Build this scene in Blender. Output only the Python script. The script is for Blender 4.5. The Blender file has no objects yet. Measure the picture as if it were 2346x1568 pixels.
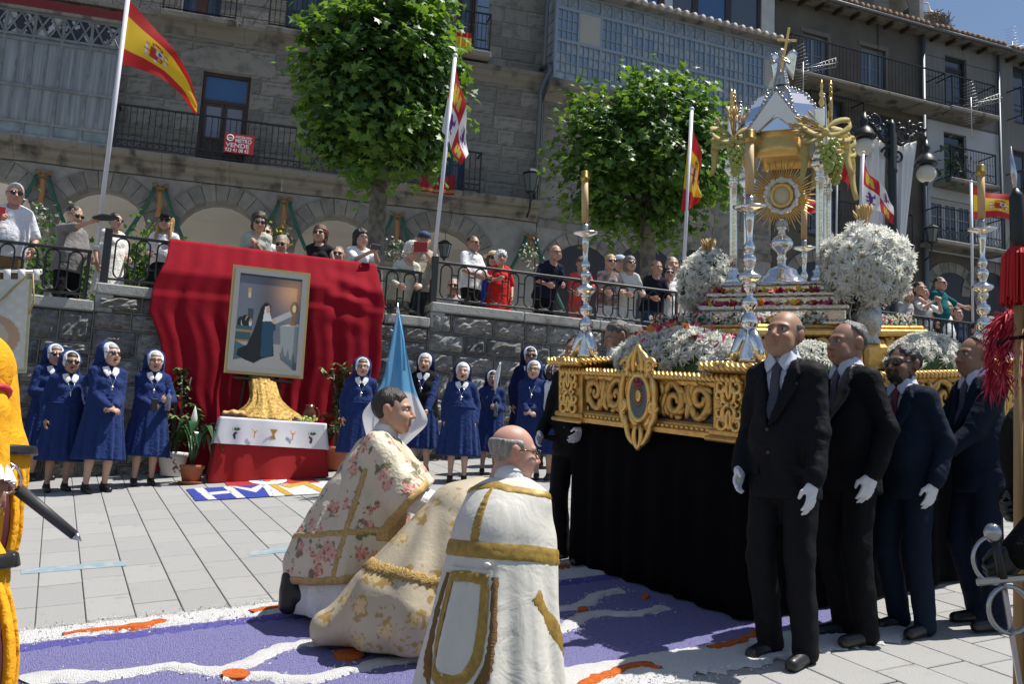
import bpy, math, random
import numpy as np
from mathutils import Vector, Matrix
random.seed(7); RNG = np.random.default_rng(7)
SC = bpy.context.scene
COL = SC.collection
FD, CX, CY, HOR, EYE = 2230., 1173., 784., 775., 1.6
def _frame(lx, ly):
 u = np.array([lx, ly, 1.]); u /= np.linalg.norm(u)
 X = np.array([1., 0, 0]) - u[0]*u; X /= np.linalg.norm(X)
 return np.array([X, np.cross(u, X), u])
M3 = _frame(.0485, .154)
PITCH = math.atan((HOR-CY)/FD)
CAM = np.array([0, 0, EYE])
def W(*p):
 return Vector(M3 @ np.array(p[0] if len(p) == 1 else p, float))
def S(p): return M3.T @ np.array(p, float)
def ray(px, py):
 a, b = (px-CX)/FD, (CY-py)/FD
 c, s = math.cos(PITCH), math.sin(PITCH)
 return np.array([a, c-b*s, s+b*c])
def pix(px, py, Y):
 r = ray(px, py); return CAM + r*(Y/r[1])
def gp(px, py, z=0.):
 r = ray(px, py); return CAM + r*((z-EYE)/r[2])
cam_d = bpy.data.cameras.new('camera'); cam = bpy.data.objects.new('camera', cam_d); COL.objects.link(cam)
c_, s_ = math.cos(PITCH), math.sin(PITCH)
R_ = M3 @ np.array([[1, 0, 0], [0, -s_, -c_], [0, c_, -s_]])
cam.matrix_world = Matrix.Translation(W(CAM)) @ Matrix(R_.tolist()).to_4x4()
cam_d.sensor_width = 36; cam_d.lens = 36*FD/2346.; cam_d.clip_end = 2000; cam_d.clip_start = .05
SC.camera = cam
SUN_AZ, SUN_EL = math.radians(11), math.radians(66)      # azimuth measured from world +X towards +Y
sd = np.array([math.cos(SUN_EL)*math.cos(SUN_AZ), math.cos(SUN_EL)*math.sin(SUN_AZ), math.sin(SUN_EL)])
world = bpy.data.worlds.new('World'); SC.world = world; world.use_nodes = True
wn, wl = world.node_tree.nodes, world.node_tree.links
bg = wn['Background']; sky = wn.new('ShaderNodeTexSky'); sky.sky_type = 'NISHITA'; sky.sun_disc = False
sky.sun_elevation = SUN_EL; sky.sun_rotation = math.pi/2 - SUN_AZ; sky.air_density = 1.0; sky.dust_density = .6; sky.ozone_density = 1.5
tc = wn.new('ShaderNodeTexCoord'); mp = wn.new('ShaderNodeMapping'); mp.inputs['Scale'].default_value = (1, 1, 3.2)
cl = wn.new('ShaderNodeTexNoise'); cl.inputs['Scale'].default_value = 2.2; cl.inputs['Detail'].default_value = 7; cl.inputs['Roughness'].default_value = .6
cr = wn.new('ShaderNodeValToRGB'); cr.color_ramp.elements[0].position = .5; cr.color_ramp.elements[1].position = .78
cr.color_ramp.elements[1].color = (.75, .75, .75, 1)
mx = wn.new('ShaderNodeMix'); mx.data_type = 'RGBA'; mx.inputs['B'].default_value = (7.2, 7.6, 8.2, 1)
wl.new(tc.outputs['Generated'], mp.inputs['Vector']); wl.new(mp.outputs['Vector'], cl.inputs['Vector']); wl.new(cl.outputs['Fac'], cr.inputs['Fac'])
wl.new(cr.outputs['Color'], mx.inputs['Factor']); wl.new(sky.outputs['Color'], mx.inputs['A']); wl.new(mx.outputs['Result'], bg.inputs['Color'])
bg.inputs['Strength'].default_value = .08
sun_d = bpy.data.lights.new('sun', 'SUN'); sun = bpy.data.objects.new('sun', sun_d); COL.objects.link(sun)
sun_d.energy = 5.0; sun_d.angle = math.radians(.53); sun_d.color = (1, .955, .88)
sun.rotation_mode = 'QUATERNION'; sun.rotation_quaternion = Vector(sd).to_track_quat('Z', 'Y')
SC.view_settings.view_transform = 'Standard'; SC.view_settings.look = 'None'; SC.view_settings.gamma = 1; SC.view_settings.exposure = .38
SC.view_settings.use_curve_mapping = False
SC.cycles.use_denoising = True; SC.cycles.max_bounces = 6; SC.cycles.diffuse_bounces = 3; SC.cycles.glossy_bounces = 3; SC.cycles.transparent_max_bounces = 6
SC.cycles.caustics_reflective = False; SC.cycles.caustics_refractive = False
MATS = {}
def mat(name, col, rough=.7, metal=0., var=.0, vs=6., col2=None, bump=0., bs=60., vcol=False, sheen=0., spec=None, trans=0., stretch=None, alpha=1., lo=.4, hi=.6, detail=4, wr=0., ws=13.):
 if name in MATS: return MATS[name]
 m = bpy.data.materials.new(name); m.use_nodes = True; MATS[name] = m
 n, l = m.node_tree.nodes, m.node_tree.links; b = n['Principled BSDF']
 b.inputs['Roughness'].default_value = rough; b.inputs['Metallic'].default_value = metal
 if spec is not None: b.inputs['Specular IOR Level'].default_value = spec
 if sheen: b.inputs['Sheen Weight'].default_value = sheen
 if trans: b.inputs['Transmission Weight'].default_value = trans
 if alpha < 1: b.inputs['Alpha'].default_value = alpha
 c = (*col, 1); b.inputs['Base Color'].default_value = c
 t = n.new('ShaderNodeTexCoord'); vec = t.outputs['Object']
 if stretch:
  mpn = n.new('ShaderNodeMapping'); mpn.inputs['Scale'].default_value = stretch; l.new(vec, mpn.inputs['Vector']); vec = mpn.outputs['Vector']
 src = None
 if vcol:
  a = n.new('ShaderNodeVertexColor'); a.layer_name = 'Col'; src = a.outputs['Color']
 if var or col2:
  no = n.new('ShaderNodeTexNoise'); no.inputs['Scale'].default_value = vs; no.inputs['Detail'].default_value = detail; l.new(vec, no.inputs['Vector'])
  r = n.new('ShaderNodeMapRange'); r.inputs['From Min'].default_value = lo if col2 else .25; r.inputs['From Max'].default_value = hi if col2 else .75
  l.new(no.outputs['Fac'], r.inputs['Value'])
  x = n.new('ShaderNodeMix'); x.data_type = 'RGBA'; l.new(r.outputs['Result'], x.inputs['Factor'])
  if col2:
   x.inputs['A'].default_value = c; x.inputs['B'].default_value = (*col2, 1)
   if src: l.new(src, x.inputs['A'])
  else:
   x.blend_type = 'MULTIPLY' if src else 'MIX'
   if src:
    x.inputs['Factor'].default_value = 1; l.new(src, x.inputs['A'])
    y = n.new('ShaderNodeMix'); y.data_type = 'RGBA'; l.new(r.outputs['Result'], y.inputs['Factor'])
    y.inputs['A'].default_value = (1-var, 1-var, 1-var, 1); y.inputs['B'].default_value = (1, 1, 1, 1)
    for k in list(x.inputs['Factor'].links): l.remove(k)
    x.inputs['Factor'].default_value = 1; l.new(y.outputs['Result'], x.inputs['B'])
   else:
    x.inputs['A'].default_value = (*[max(0, q*(1-var)) for q in col], 1); x.inputs['B'].default_value = (*[min(1, q*(1+var)) for q in col], 1)
  src = x.outputs['Result']
 if src: l.new(src, b.inputs['Base Color'])
 if wr:
  spec = .12 if spec is None else spec; b.inputs['Specular IOR Level'].default_value = spec
  nw = n.new('ShaderNodeTexNoise'); nw.inputs['Scale'].default_value = ws; nw.inputs['Detail'].default_value = 3; nw.inputs['Distortion'].default_value = 1.3; l.new(vec, nw.inputs['Vector'])
  bw_ = n.new('ShaderNodeBump'); bw_.inputs['Strength'].default_value = wr; bw_.inputs['Distance'].default_value = .035; l.new(nw.outputs['Fac'], bw_.inputs['Height']); l.new(bw_.outputs['Normal'], b.inputs['Normal'])
 if bump:
  nb = n.new('ShaderNodeTexNoise'); nb.inputs['Scale'].default_value = bs; nb.inputs['Detail'].default_value = 6; l.new(vec, nb.inputs['Vector'])
  bp = n.new('ShaderNodeBump'); bp.inputs['Strength'].default_value = min(1, bump); bp.inputs['Distance'].default_value = .02*max(1, bump); l.new(nb.outputs['Fac'], bp.inputs['Height'])
  if wr: l.new(bw_.outputs['Normal'], bp.inputs['Normal'])
  l.new(bp.outputs['Normal'], b.inputs['Normal'])
 return m
def unit(v):
 v = np.asarray(v, float); return v/max(1e-9, np.linalg.norm(v))
def basis(d, up=(0, 0, 1)):
 d = unit(d); u = np.asarray(up, float)
 if abs(d @ u) > .95: u = np.array([1., 0, 0]) if abs(d[0]) < .9 else np.array([0, 1., 0])
 x = unit(np.cross(u, d)); return x, np.cross(d, x), d
class MB:
 def __init__(s): s.v = []; s.f = []; s.n = 0; s.c = []
 def add(s, v, f, m=0, c=None):
  v = np.asarray(v, float).reshape(-1, 3)
  if isinstance(f, np.ndarray): s.f.append((f+s.n, m))
  else:
   by = {}
   for q in f: by.setdefault(len(q), []).append(q)
   for k in by.values(): s.f.append((np.array(k)+s.n, m))
  s.v.append(v); s.n += len(v)
  s.c.append(np.tile(np.array([1., 1, 1]) if c is None else np.asarray(c, float), (len(v), 1)) if c is None or np.ndim(c) == 1 else np.asarray(c, float))
  return s
 def box(s, lo, hi, m=0, c=None):
  x0, y0, z0 = lo; x1, y1, z1 = hi
  return s.add([(x0, y0, z0), (x1, y0, z0), (x1, y1, z0), (x0, y1, z0), (x0, y0, z1), (x1, y0, z1), (x1, y1, z1), (x0, y1, z1)],
      [(0, 3, 2, 1), (4, 5, 6, 7), (0, 1, 5, 4), (1, 2, 6, 5), (2, 3, 7, 6), (3, 0, 4, 7)], m, c)
 def bbox(s, lo, hi, b=.01, m=0, c=None):           # box with chamfered edges, as an octagonal-section block
  lo = np.array(lo, float); hi = np.array(hi, float); b = min(b, *((hi-lo)*.45))
  V = []
  for z, k in ((lo[2], b), (lo[2]+b, 0), (hi[2]-b, 0), (hi[2], b)):
   for x, y in ((lo[0]+b, lo[1]+k), (hi[0]-b, lo[1]+k), (hi[0]-k, lo[1]+b), (hi[0]-k, hi[1]-b), (hi[0]-b, hi[1]-k), (lo[0]+b, hi[1]-k), (lo[0]+k, hi[1]-b), (lo[0]+k, lo[1]+b)):
    V.append((x, y, z))
  F = [tuple(range(7, -1, -1)), tuple(range(24, 32))]
  for r in range(3):
   for i in range(8): j = (i+1) % 8; F.append((r*8+i, r*8+j, r*8+8+j, r*8+8+i))
  return s.add(V, F, m, c)
 def rings(s, R, closed=True, caps=True, m=0, c=None):     # R: list of (k,3) rings
  k = len(R[0]); n = len(R); V = np.concatenate(R); F = []
  a = np.arange(k if closed else k-1); b = (a+1) % k
  Q = [np.stack([r*k+a, r*k+b, r*k+k+b, r*k+k+a], 1) for r in range(n-1)]
  s.add(V, np.concatenate(Q), m, c)
  if caps and closed:
   s.f.append((np.array([list(range(k-1, -1, -1))])+s.n-len(V), m)); s.f.append((np.array([list(range(k))])+s.n-k, m))
  return s
 def tube(s, P, r, k=6, m=0, caps=True, c=None, flat=1.):
  P = [np.asarray(p, float) for p in P]; n = len(P); rr = [r]*n if np.isscalar(r) else r; R = []; up = np.array([0, 0, 1.])
  d0 = unit(P[1]-P[0]); x, y, _ = basis(d0)
  for i, p in enumerate(P):
   d = unit(P[min(i+1, n-1)]-P[max(i-1, 0)])
   x = unit(x - d*(x @ d)); y = np.cross(d, x)
   t = np.arange(k)*2*math.pi/k
   R.append(p + rr[i]*(np.cos(t)[:, None]*x + flat*np.sin(t)[:, None]*y))
  return s.rings(R, True, caps, m, c)
 def lathe(s, prof, k=16, o=(0, 0, 0), m=0, c=None, flute=0, fl=0., caps=True):     # prof: [(r,z)]
  t = np.arange(k)*2*math.pi/k; R = []
  for r, z in prof:
   q = r*(1+fl*np.cos(flute*t)) if flute else r+0*t
   R.append(np.stack([o[0]+q*np.cos(t), o[1]+q*np.sin(t), o[2]+z+0*t], 1))
  return s.rings(R, True, caps, m, c)
 def sphere(s, c0, r, k=10, n=7, m=0, c=None):
  r = np.broadcast_to(np.asarray(r, float), (3,)); t = np.arange(k)*2*math.pi/k; R = []
  for i in range(n+1):
   p = math.pi*(.02+.96*i/n); R.append(np.asarray(c0)+np.stack([r[0]*math.sin(p)*np.cos(t), r[1]*math.sin(p)*np.sin(t), -r[2]*math.cos(p)+0*t], 1))
  return s.rings(R, True, True, m, c)
 def prism(s, poly, y0, y1, m=0, c=None, axis='y'):       # polygon in (x,z), extruded in y
  P = np.asarray(poly, float); k = len(P)
  A = np.stack([P[:, 0], 0*P[:, 0]+y0, P[:, 1]], 1); B = np.stack([P[:, 0], 0*P[:, 0]+y1, P[:, 1]], 1)
  if axis == 'z':
   A = np.stack([P[:, 0], P[:, 1], 0*P[:, 0]+y0], 1); B = np.stack([P[:, 0], P[:, 1], 0*P[:, 0]+y1], 1)
  F = [tuple(range(k)), tuple(range(2*k-1, k-1, -1))]
  for i in range(k): j = (i+1) % k; F.append((i, k+i, k+j, j))
  return s.add(np.concatenate([A, B]), F, m, c)
 def grid(s, G, m=0, c=None, thick=0.):               # G: (a,b,3)
  G = np.asarray(G, float); a, b, _ = G.shape
  i = np.arange(a-1)[:, None]*b+np.arange(b-1)[None]; Q = np.stack([i, i+1, i+b+1, i+b], -1).reshape(-1, 4)
  cc = None if c is None else (np.asarray(c, float).reshape(-1, 3) if np.ndim(c) > 1 else c)
  if not thick: return s.add(G.reshape(-1, 3), Q, m, cc)
  du = np.gradient(G, axis=0); dv = np.gradient(G, axis=1); N = np.cross(dv, du); N /= np.maximum(1e-9, np.linalg.norm(N, axis=2, keepdims=True))
  H = G+N*thick; V = np.concatenate([G.reshape(-1, 3), H.reshape(-1, 3)]); o = a*b
  e = np.concatenate([np.arange(b), np.arange(1, a)*b+b-1, (a-1)*b+np.arange(b-2, -1, -1), np.arange(a-2, 0, -1)*b]); e2 = np.roll(e, -1)
  return s.add(V, np.concatenate([Q, Q[:, ::-1]+o, np.stack([e2, e, e+o, e2+o], 1)]), m, None if cc is None else (cc if cc.ndim == 1 else np.concatenate([cc, cc])))
 def xf(s, Mx):
  Mx = np.array(Mx); s.v = [v @ Mx[:3, :3].T + Mx[:3, 3] for v in s.v]; return s
 def ext(s, o, Mx=None, m=None):
  V = np.concatenate(o.v)
  if Mx is not None: Mx = np.array(Mx); V = V @ Mx[:3, :3].T + Mx[:3, 3]
  for f, mm in o.f: s.f.append((f+s.n, mm if m is None else m))
  s.v.append(V); s.c += o.c; s.n += len(V); return s
 def mesh(s, name, mats, smooth=True, vcol=False):
  me = bpy.data.meshes.new(name); V = np.concatenate(s.v).astype(np.float32)
  me.vertices.add(len(V)); me.vertices.foreach_set('co', V.ravel())
  L = np.concatenate([f.ravel() for f, _ in s.f]); tot = np.concatenate([np.full(len(f), f.shape[1]) for f, _ in s.f]); mi = np.concatenate([np.full(len(f), m) for f, m in s.f])
  me.loops.add(len(L)); me.loops.foreach_set('vertex_index', L.astype(np.int32))
  me.polygons.add(len(tot)); me.polygons.foreach_set('loop_start', (np.cumsum(tot)-tot).astype(np.int32))
  me.polygons.foreach_set('material_index', mi.astype(np.int32)); me.polygons.foreach_set('use_smooth', np.full(len(tot), smooth))
  for q in (mats if isinstance(mats, (list, tuple)) else [mats]): me.materials.append(q)
  if vcol:
   a = me.attributes.new('Col', 'FLOAT_COLOR', 'POINT'); C = np.concatenate(s.c); a.data.foreach_set('color', np.concatenate([C, np.ones((len(C), 1))], 1).astype(np.float32).ravel())
  me.update(calc_edges=True); me.validate(); return me
 def build(s, name, mats, parent=None, smooth=True, vcol=False, loc=None):
  o = bpy.data.objects.new(name, s.mesh(name, mats, smooth, vcol)); COL.objects.link(o); o.parent = parent
  if loc is not None: o.location = loc
  if smooth == 'auto': pass
  return o
def place(me, name, parent, loc=(0, 0, 0), rot=None, scale=None, mx=None):
 o = bpy.data.objects.new(name, me); COL.objects.link(o); o.parent = parent
 if mx is not None: o.matrix_local = mx
 else:
  o.location = loc
  if rot is not None: o.rotation_euler = rot
  if scale is not None: o.scale = scale
 return o
def tag(o, label=None, cat=None, group=None, kind=None):
 if label: o['label'] = label
 if cat: o['category'] = cat
 if group: o['group'] = group
 if kind: o['kind'] = kind
 return o
RS = Matrix(M3.tolist()).to_4x4()
def root(name, p, yaw=0., up='g', label=None, cat=None, group=None, kind=None):
 o = bpy.data.objects.new(name, None); COL.objects.link(o); o.empty_display_size = .1
 o.matrix_world = Matrix.Translation(W(p)) @ (RS if up == 's' else Matrix.Identity(4)) @ Matrix.Rotation(yaw, 4, 'Z')
 return tag(o, label, cat, group, kind)
def rootm(name, mx, label=None, cat=None, group=None, kind=None):
 o = bpy.data.objects.new(name, None); COL.objects.link(o); o.empty_display_size = .1; o.matrix_world = mx
 return tag(o, label, cat, group, kind)
def rotm(axis, a): return np.array(Matrix.Rotation(a, 4, axis))
def trs(t=(0, 0, 0), rx=0, ry=0, rz=0, sc=1.):
 m = rotm('Z', rz) @ rotm('Y', ry) @ rotm('X', rx); m[:3, :3] *= sc; m[:3, 3] = t; return m
def smin(a, b, k):
 if k <= 0: return np.minimum(a, b)
 h = np.clip(.5+.5*(b-a)/k, 0, 1); return b+(a-b)*h-k*h*(1-h)
def smax(a, b, k): return -smin(-a, -b, k)
def cone(P, a, b, r1, r2, ys=1.):
 a = np.asarray(a, np.float32); b = np.asarray(b, np.float32); q = P-a; ba = b-a
 if ys != 1.: q = q/np.array([1, ys, 1], np.float32); ba = ba/np.array([1, ys, 1], np.float32)
 h = np.clip((q @ ba)/max(1e-9, ba @ ba), 0, 1)
 return (np.linalg.norm(q-h[..., None]*ba, axis=-1)-(r1+(r2-r1)*h))*(ys if ys < 1 else 1)
def ell(P, c, r, ax=None):
 q = P-np.asarray(c, np.float32); r = np.asarray(r, np.float32)
 if ax is not None: q = q @ np.asarray(ax, np.float32)
 k = np.linalg.norm(q/r, axis=-1); return (k-1)*r.min()
def poly2(x, z, poly):
 P = np.asarray(poly, float); d = np.full(x.shape, 1e9); s = np.ones(x.shape); k = len(P); j = k-1
 for i in range(k):
  ex, ez = P[j]-P[i]; wx, wz = x-P[i][0], z-P[i][1]
  t = np.clip((wx*ex+wz*ez)/max(1e-12, ex*ex+ez*ez), 0, 1); d = np.minimum(d, (wx-ex*t)**2+(wz-ez*t)**2)
  c1 = z >= P[i][1]; c2 = z < P[j][1]; c3 = ex*wz > ez*wx
  f = (c1 & c2 & c3) | (~c1 & ~c2 & ~c3); s = np.where(f, -s, s); j = i
 return s*np.sqrt(d)
def nets(fn, lo, hi, h):
 lo = np.asarray(lo, float); n = np.maximum(3, np.ceil((np.asarray(hi)-lo)/h).astype(int)+1)
 ax = [lo[i]+h*np.arange(n[i]) for i in range(3)]
 P = np.stack(np.meshgrid(*ax, indexing='ij'), -1).astype(np.float32); D = fn(P).astype(np.float32)
 D[0] = np.maximum(D[0], 1e-4); D[-1] = np.maximum(D[-1], 1e-4); D[:, 0] = np.maximum(D[:, 0], 1e-4); D[:, -1] = np.maximum(D[:, -1], 1e-4); D[:, :, 0] = np.maximum(D[:, :, 0], 1e-4); D[:, :, -1] = np.maximum(D[:, :, -1], 1e-4)
 I = D < 0; acc = np.zeros([k-1 for k in n]+[3], np.float32); cnt = np.zeros([k-1 for k in n], np.float32)
 C = [slice(0, -1), slice(1, None)]; F = []
 crossings = []
 for a in range(3):
  s0 = [slice(None)]*3; s1 = [slice(None)]*3; s0[a] = C[0]; s1[a] = C[1]
  d0, d1 = D[tuple(s0)], D[tuple(s1)]; x = I[tuple(s0)] != I[tuple(s1)]
  idx = np.argwhere(x); t = d0[x]/(d0[x]-d1[x]); p = idx.astype(np.float32); p[:, a] += t
  crossings.append((a, idx, I[tuple(s0)][x])); b, c = [k for k in range(3) if k != a]
  for db in (0, -1):
   for dc in (0, -1):
    q = idx.copy(); q[:, b] += db; q[:, c] += dc
    ok = (q >= 0).all(1) & (q[:, 0] < n[0]-1) & (q[:, 1] < n[1]-1) & (q[:, 2] < n[2]-1)
    np.add.at(acc, tuple(q[ok].T), p[ok]); np.add.at(cnt, tuple(q[ok].T), 1)
 cells = cnt > 0; ids = np.full(cells.shape, -1); ids[cells] = np.arange(cells.sum())
 V = lo+h*(acc[cells]/cnt[cells][:, None])
 for a, idx, s in crossings:
  b, c = [k for k in range(3) if k != a]; Q = []
  for db, dc in ((0, 0), (-1, 0), (-1, -1), (0, -1)):
   q = idx.copy(); q[:, b] += db; q[:, c] += dc; q = np.clip(q, 0, np.array(cells.shape)-1); Q.append(ids[tuple(q.T)])
  Q = np.stack(Q, 1); flip = s if a == 1 else ~s
  Q[flip] = Q[flip][:, ::-1]; F.append(Q[(Q >= 0).all(1)])
 return V, np.concatenate(F)
def wob(P, amp, f, seed=0):
 r = np.random.default_rng(seed); d = 0
 for i in range(4):
  k = r.normal(size=3)*f; d = d+np.sin(P @ k.astype(np.float32)+r.uniform(0, 6.28))
 return amp*.25*d
# ================================================================ the setting
NW = M3 @ np.array([0, 0, 1.])                                    # paving normal in world
def gz(x, y): return -(NW[0]*x+NW[1]*y)/NW[2]
stone_grey = mat('paver stone', (.36, .355, .345), .8, var=.16, vs=2.5, bump=.35, bs=90)
joint_m = mat('paver joint', (.13, .13, .125), .95, var=.3, vs=9)
D1 = unit([-.467, 1, 0]); D2 = unit([1, .467, 0])
g = MB(); e = 60.
g.add([W(-e, -25, -.012), W(e, -25, -.012), W(e, 70, -.012), W(-e, 70, -.012)], [(0, 1, 2, 3)])
ground = tag(g.build('ground', joint_m), kind='structure', label='grey granite paving of the sloping square')
PW, PL = .262, .53
def paver_mesh(k):
 r = np.random.default_rng(k); t = r.uniform(-.0012, .0012, 2); b = MB()
 b.bbox((.003, .0055, -.03), (PW-.003, PL-.0055, 0), .004); return b
pav_m = [mat('paver stone %d' % i, (.315+d, .312+d, .305+d*.9), .78, var=.13, vs=3+i, bump=.3, bs=110, col2=(.235, .232, .226), lo=.56, hi=.74, detail=8) for i, d in enumerate((-.018, -.008, 0, .008, .018))]
PM = [paver_mesh(i).mesh('paver', pav_m[i % 5], False) for i in range(5)]
cand = []
for i in range(-14, 48):
 off = random.uniform(0, PL)
 for j in range(2, 30):
  a, b = i*PW-3., j*PL+off
  c = D2*(a+PW/2)+D1*(b+PL/2)
  if c[1] < 2.8 or c[1] > 13.2: continue
  px = CX+FD*c[0]/c[1]; py = HOR+FD*EYE/c[1]
  if px < -60 or px > 2420 or py > 1640: continue
  vis = (py < 1440 or px > 1750 or px < 60) and not (1300 < px < 2080 and py > 1100 and py < 1430)
  cand.append((vis and py > 1085, -c[1], a, b))
cand.sort(reverse=True)
paveM = M3 @ np.stack([D2, D1, [0, 0, 1]], 1)
rest = MB()
for k, (v, _, a, b) in enumerate(cand):
 p = D2*a+D1*b; mw = Matrix(paveM.tolist()).to_4x4(); dz = random.uniform(-.0025, 0)
 if k < 290:
  mw.translation = W(p[0], p[1], dz); o = place(random.choice(PM), 'paver', ground); o.matrix_world = mw
 else:
  q = MB().bbox((.003, .0055, -.03), (PW-.003, PL-.0055, 0), .004); mw.translation = W(p[0], p[1], dz); rest.ext(q, mw)
tag(rest.build('paver_field', pav_m[2], ground, False), kind='stuff')
class Plane:
 def __init__(s, p, ang):
  s.o = np.array(W(p)); s.a = math.radians(ang); s.x = np.array([math.cos(s.a), math.sin(s.a), 0]); s.y = np.array([-math.sin(s.a), math.cos(s.a), 0])
  s.m = Matrix.Translation(Vector(s.o)) @ Matrix.Rotation(s.a, 4, 'Z')
 def q(s, px, py, y=0.):
  r = M3 @ ray(px, py); c = np.array(W(CAM)); t = ((s.o+s.y*y-c) @ s.y)/(r @ s.y); d = c+r*t-s.o
  return np.array([d @ s.x, d[2]])
 def r(s, x0, y0, x1, y1, y=0.):            # px box given by its top-left and bottom-right corner on a leaning facade
  a = s.q(x0, y0, y); b = s.q(x1, y1, y); return a[0], b[1], b[0], a[1]
 def gnd(s, x): p = s.o+s.x*x; return gz(p[0], p[1])-s.o[2]
 def world(s, x, y, z): return Vector(s.o+s.x*x+s.y*y+np.array([0, 0, z]))
iron = mat('black iron', (.022, .023, .026), .45, .3)
iron_g = mat('grey painted iron', (.03, .032, .034), .42, .2)
wood_d = mat('dark brown wood', (.05, .028, .016), .5, var=.3, vs=9, stretch=(1, 1, .1))
glass_b = mat('window glass', (.02, .03, .04), .06, 0, spec=.9)
granite = mat('rough granite', (.33, .315, .29), .9, var=.55, vs=7, bump=1.6, bs=26, detail=8)
granite2 = mat('rough granite pale', (.38, .375, .355), .9, var=.5, vs=9, bump=1.6, bs=30, detail=8)
granite3 = mat('rough granite dark', (.2, .197, .19), .92, var=.5, vs=6, bump=1.6, bs=24, detail=8)
cop_m = mat('weathered coping granite', (.42, .41, .38), .85, var=.3, vs=5, bump=.8, bs=60, col2=(.16, .155, .14), lo=.55, hi=.75)
mortar_m = mat('mortar', (.10, .097, .09), .95, var=.3, vs=5, bump=.6, bs=40)
mortar_l = mat('raised mortar', (.26, .235, .20), .95, var=.3, vs=8, bump=.5, bs=60)
WL = Plane(gp(105, 1095), 20)
XS = [-2.6, WL.q(218, 690)[0], WL.q(983, 740)[0], WL.q(1562, 750)[0], 15.]
CZ = [WL.q(138, 683)[1], WL.q(282, 655)[1], WL.q(986, 693)[1], WL.q(2120, 722)[1]-.5]
RZ = [WL.q(110, 557)[1], WL.q(224, 527)[1], WL.q(986, 591)[1], WL.q(2120, 722)[1]]
wall = rootm('retaining_wall', WL.m, 'rough granite retaining wall with stepped stone coping below the terrace railing', 'wall')
b = MB()
for i in range(4):
 x0, x1 = XS[i], XS[i+1]; b.prism([(x0, WL.gnd(x0)-.4), (x1, WL.gnd(x1)-.4), (x1, CZ[i]-.1), (x0, CZ[i]-.1)], 0, .45)
b.build('wall_core', mortar_m, wall, False)
for i in range(4):
 x = XS[i]
 while x < XS[i+1]-.05:
  w = min(random.uniform(.9, 1.5), XS[i+1]-x)
  if XS[i+1]-x-w < .4: w = XS[i+1]-x
  MB().bbox((x+.003, -.075, CZ[i]-.13), (x+w-.003, .42, CZ[i]), .015).build('coping_stone', cop_m, wall, False); x += w
 if i < 3: MB().bbox((XS[i+1]-.0, -.06, CZ[i]-.12), (XS[i+1]+.2, .4, CZ[i+1]-.132), .012).build('coping_step', cop_m, wall, False)
def rough_stone(k):
 r = np.random.default_rng(k); n, m = 9, 7; G = np.zeros((m, n, 3))
 for j in range(m):
  for i in range(n):
   u, v = i/(n-1), j/(m-1); edge = min(u, 1-u, v, 1-v)
   G[j, i] = (u, -(.03*min(1, edge*6))-(r.uniform(0, .06) if edge > .01 else 0), v)
   if edge < .01: G[j, i, 0] += r.uniform(-.015, .015) if 0 < v < 1 else 0; G[j, i, 2] += r.uniform(-.02, .02) if 0 < u < 1 else 0; G[j, i, 1] = -.004
 b = MB(); b.grid(G); return b
stone_me = [rough_stone(k).mesh('stone', (granite, granite2, granite3, granite)[k % 4], k % 3 == 0) for k in range(12)]
nst = 0; mort = MB()
for i in range(4):
 x0, x1 = XS[i], min(XS[i+1], 13); z = min(WL.gnd(x0), WL.gnd(x1))-.1; top = CZ[i]-.135
 while z < top-.05:
  h = random.choice((.22, .26, .3, .34)); h = min(h, top-z) if top-z-h > .12 else top-z
  x = x0
  while x < x1-.05:
   w = random.uniform(.28, .62); w = x1-x if x1-x-w < .22 else w
   if z+h > WL.gnd(x+w/2)-.03:
    two = random.random() < .25 and h > .27
    for zz, hh in (((z, h*.48), (z+h*.52, h*.48)) if two else ((z, h),)):
     o = place(random.choice(stone_me), 'stone', wall, (x+.014, -.004, zz+.014), None, (w-.028, random.uniform(.8, 1.3), hh-.028)); nst += 1
    mort.box((x-.007, -.018, z), (x+.007, .01, z+h)); mort.box((x, -.0185, z-.007), (x+w, .01, z+.007))
   x += w
  z += h
tag(mort.build('raised_mortar_joint', mortar_l, wall, False), kind='stuff')
FZ = [z-.42 for z in CZ]
ter_m = mat('terrace paving', (.42, .41, .39), .85, var=.15, vs=3, bump=.3)
for i in range(4):
 x1 = XS[i+1] if i < 3 else 30
 b = MB().box((XS[i] if i else -14, .45, FZ[i]-3), (x1, 24, FZ[i])); o = b.build('terrace', ter_m, None, False); o.matrix_world = WL.m; tag(o, 'stone paved terrace above the retaining wall', kind='structure')
def stadium(w, h, r, n=7):
 P = []
 for cz, a0 in ((h-w/2, 0), (w/2, math.pi)):
  for i in range(n): t = a0+math.pi*i/(n-1); P.append((w/2*math.cos(t), 0, cz+w/2*math.sin(t)))
 P.append(P[0]); b = MB(); b.tube(P, r, 5, caps=False); return b
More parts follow.
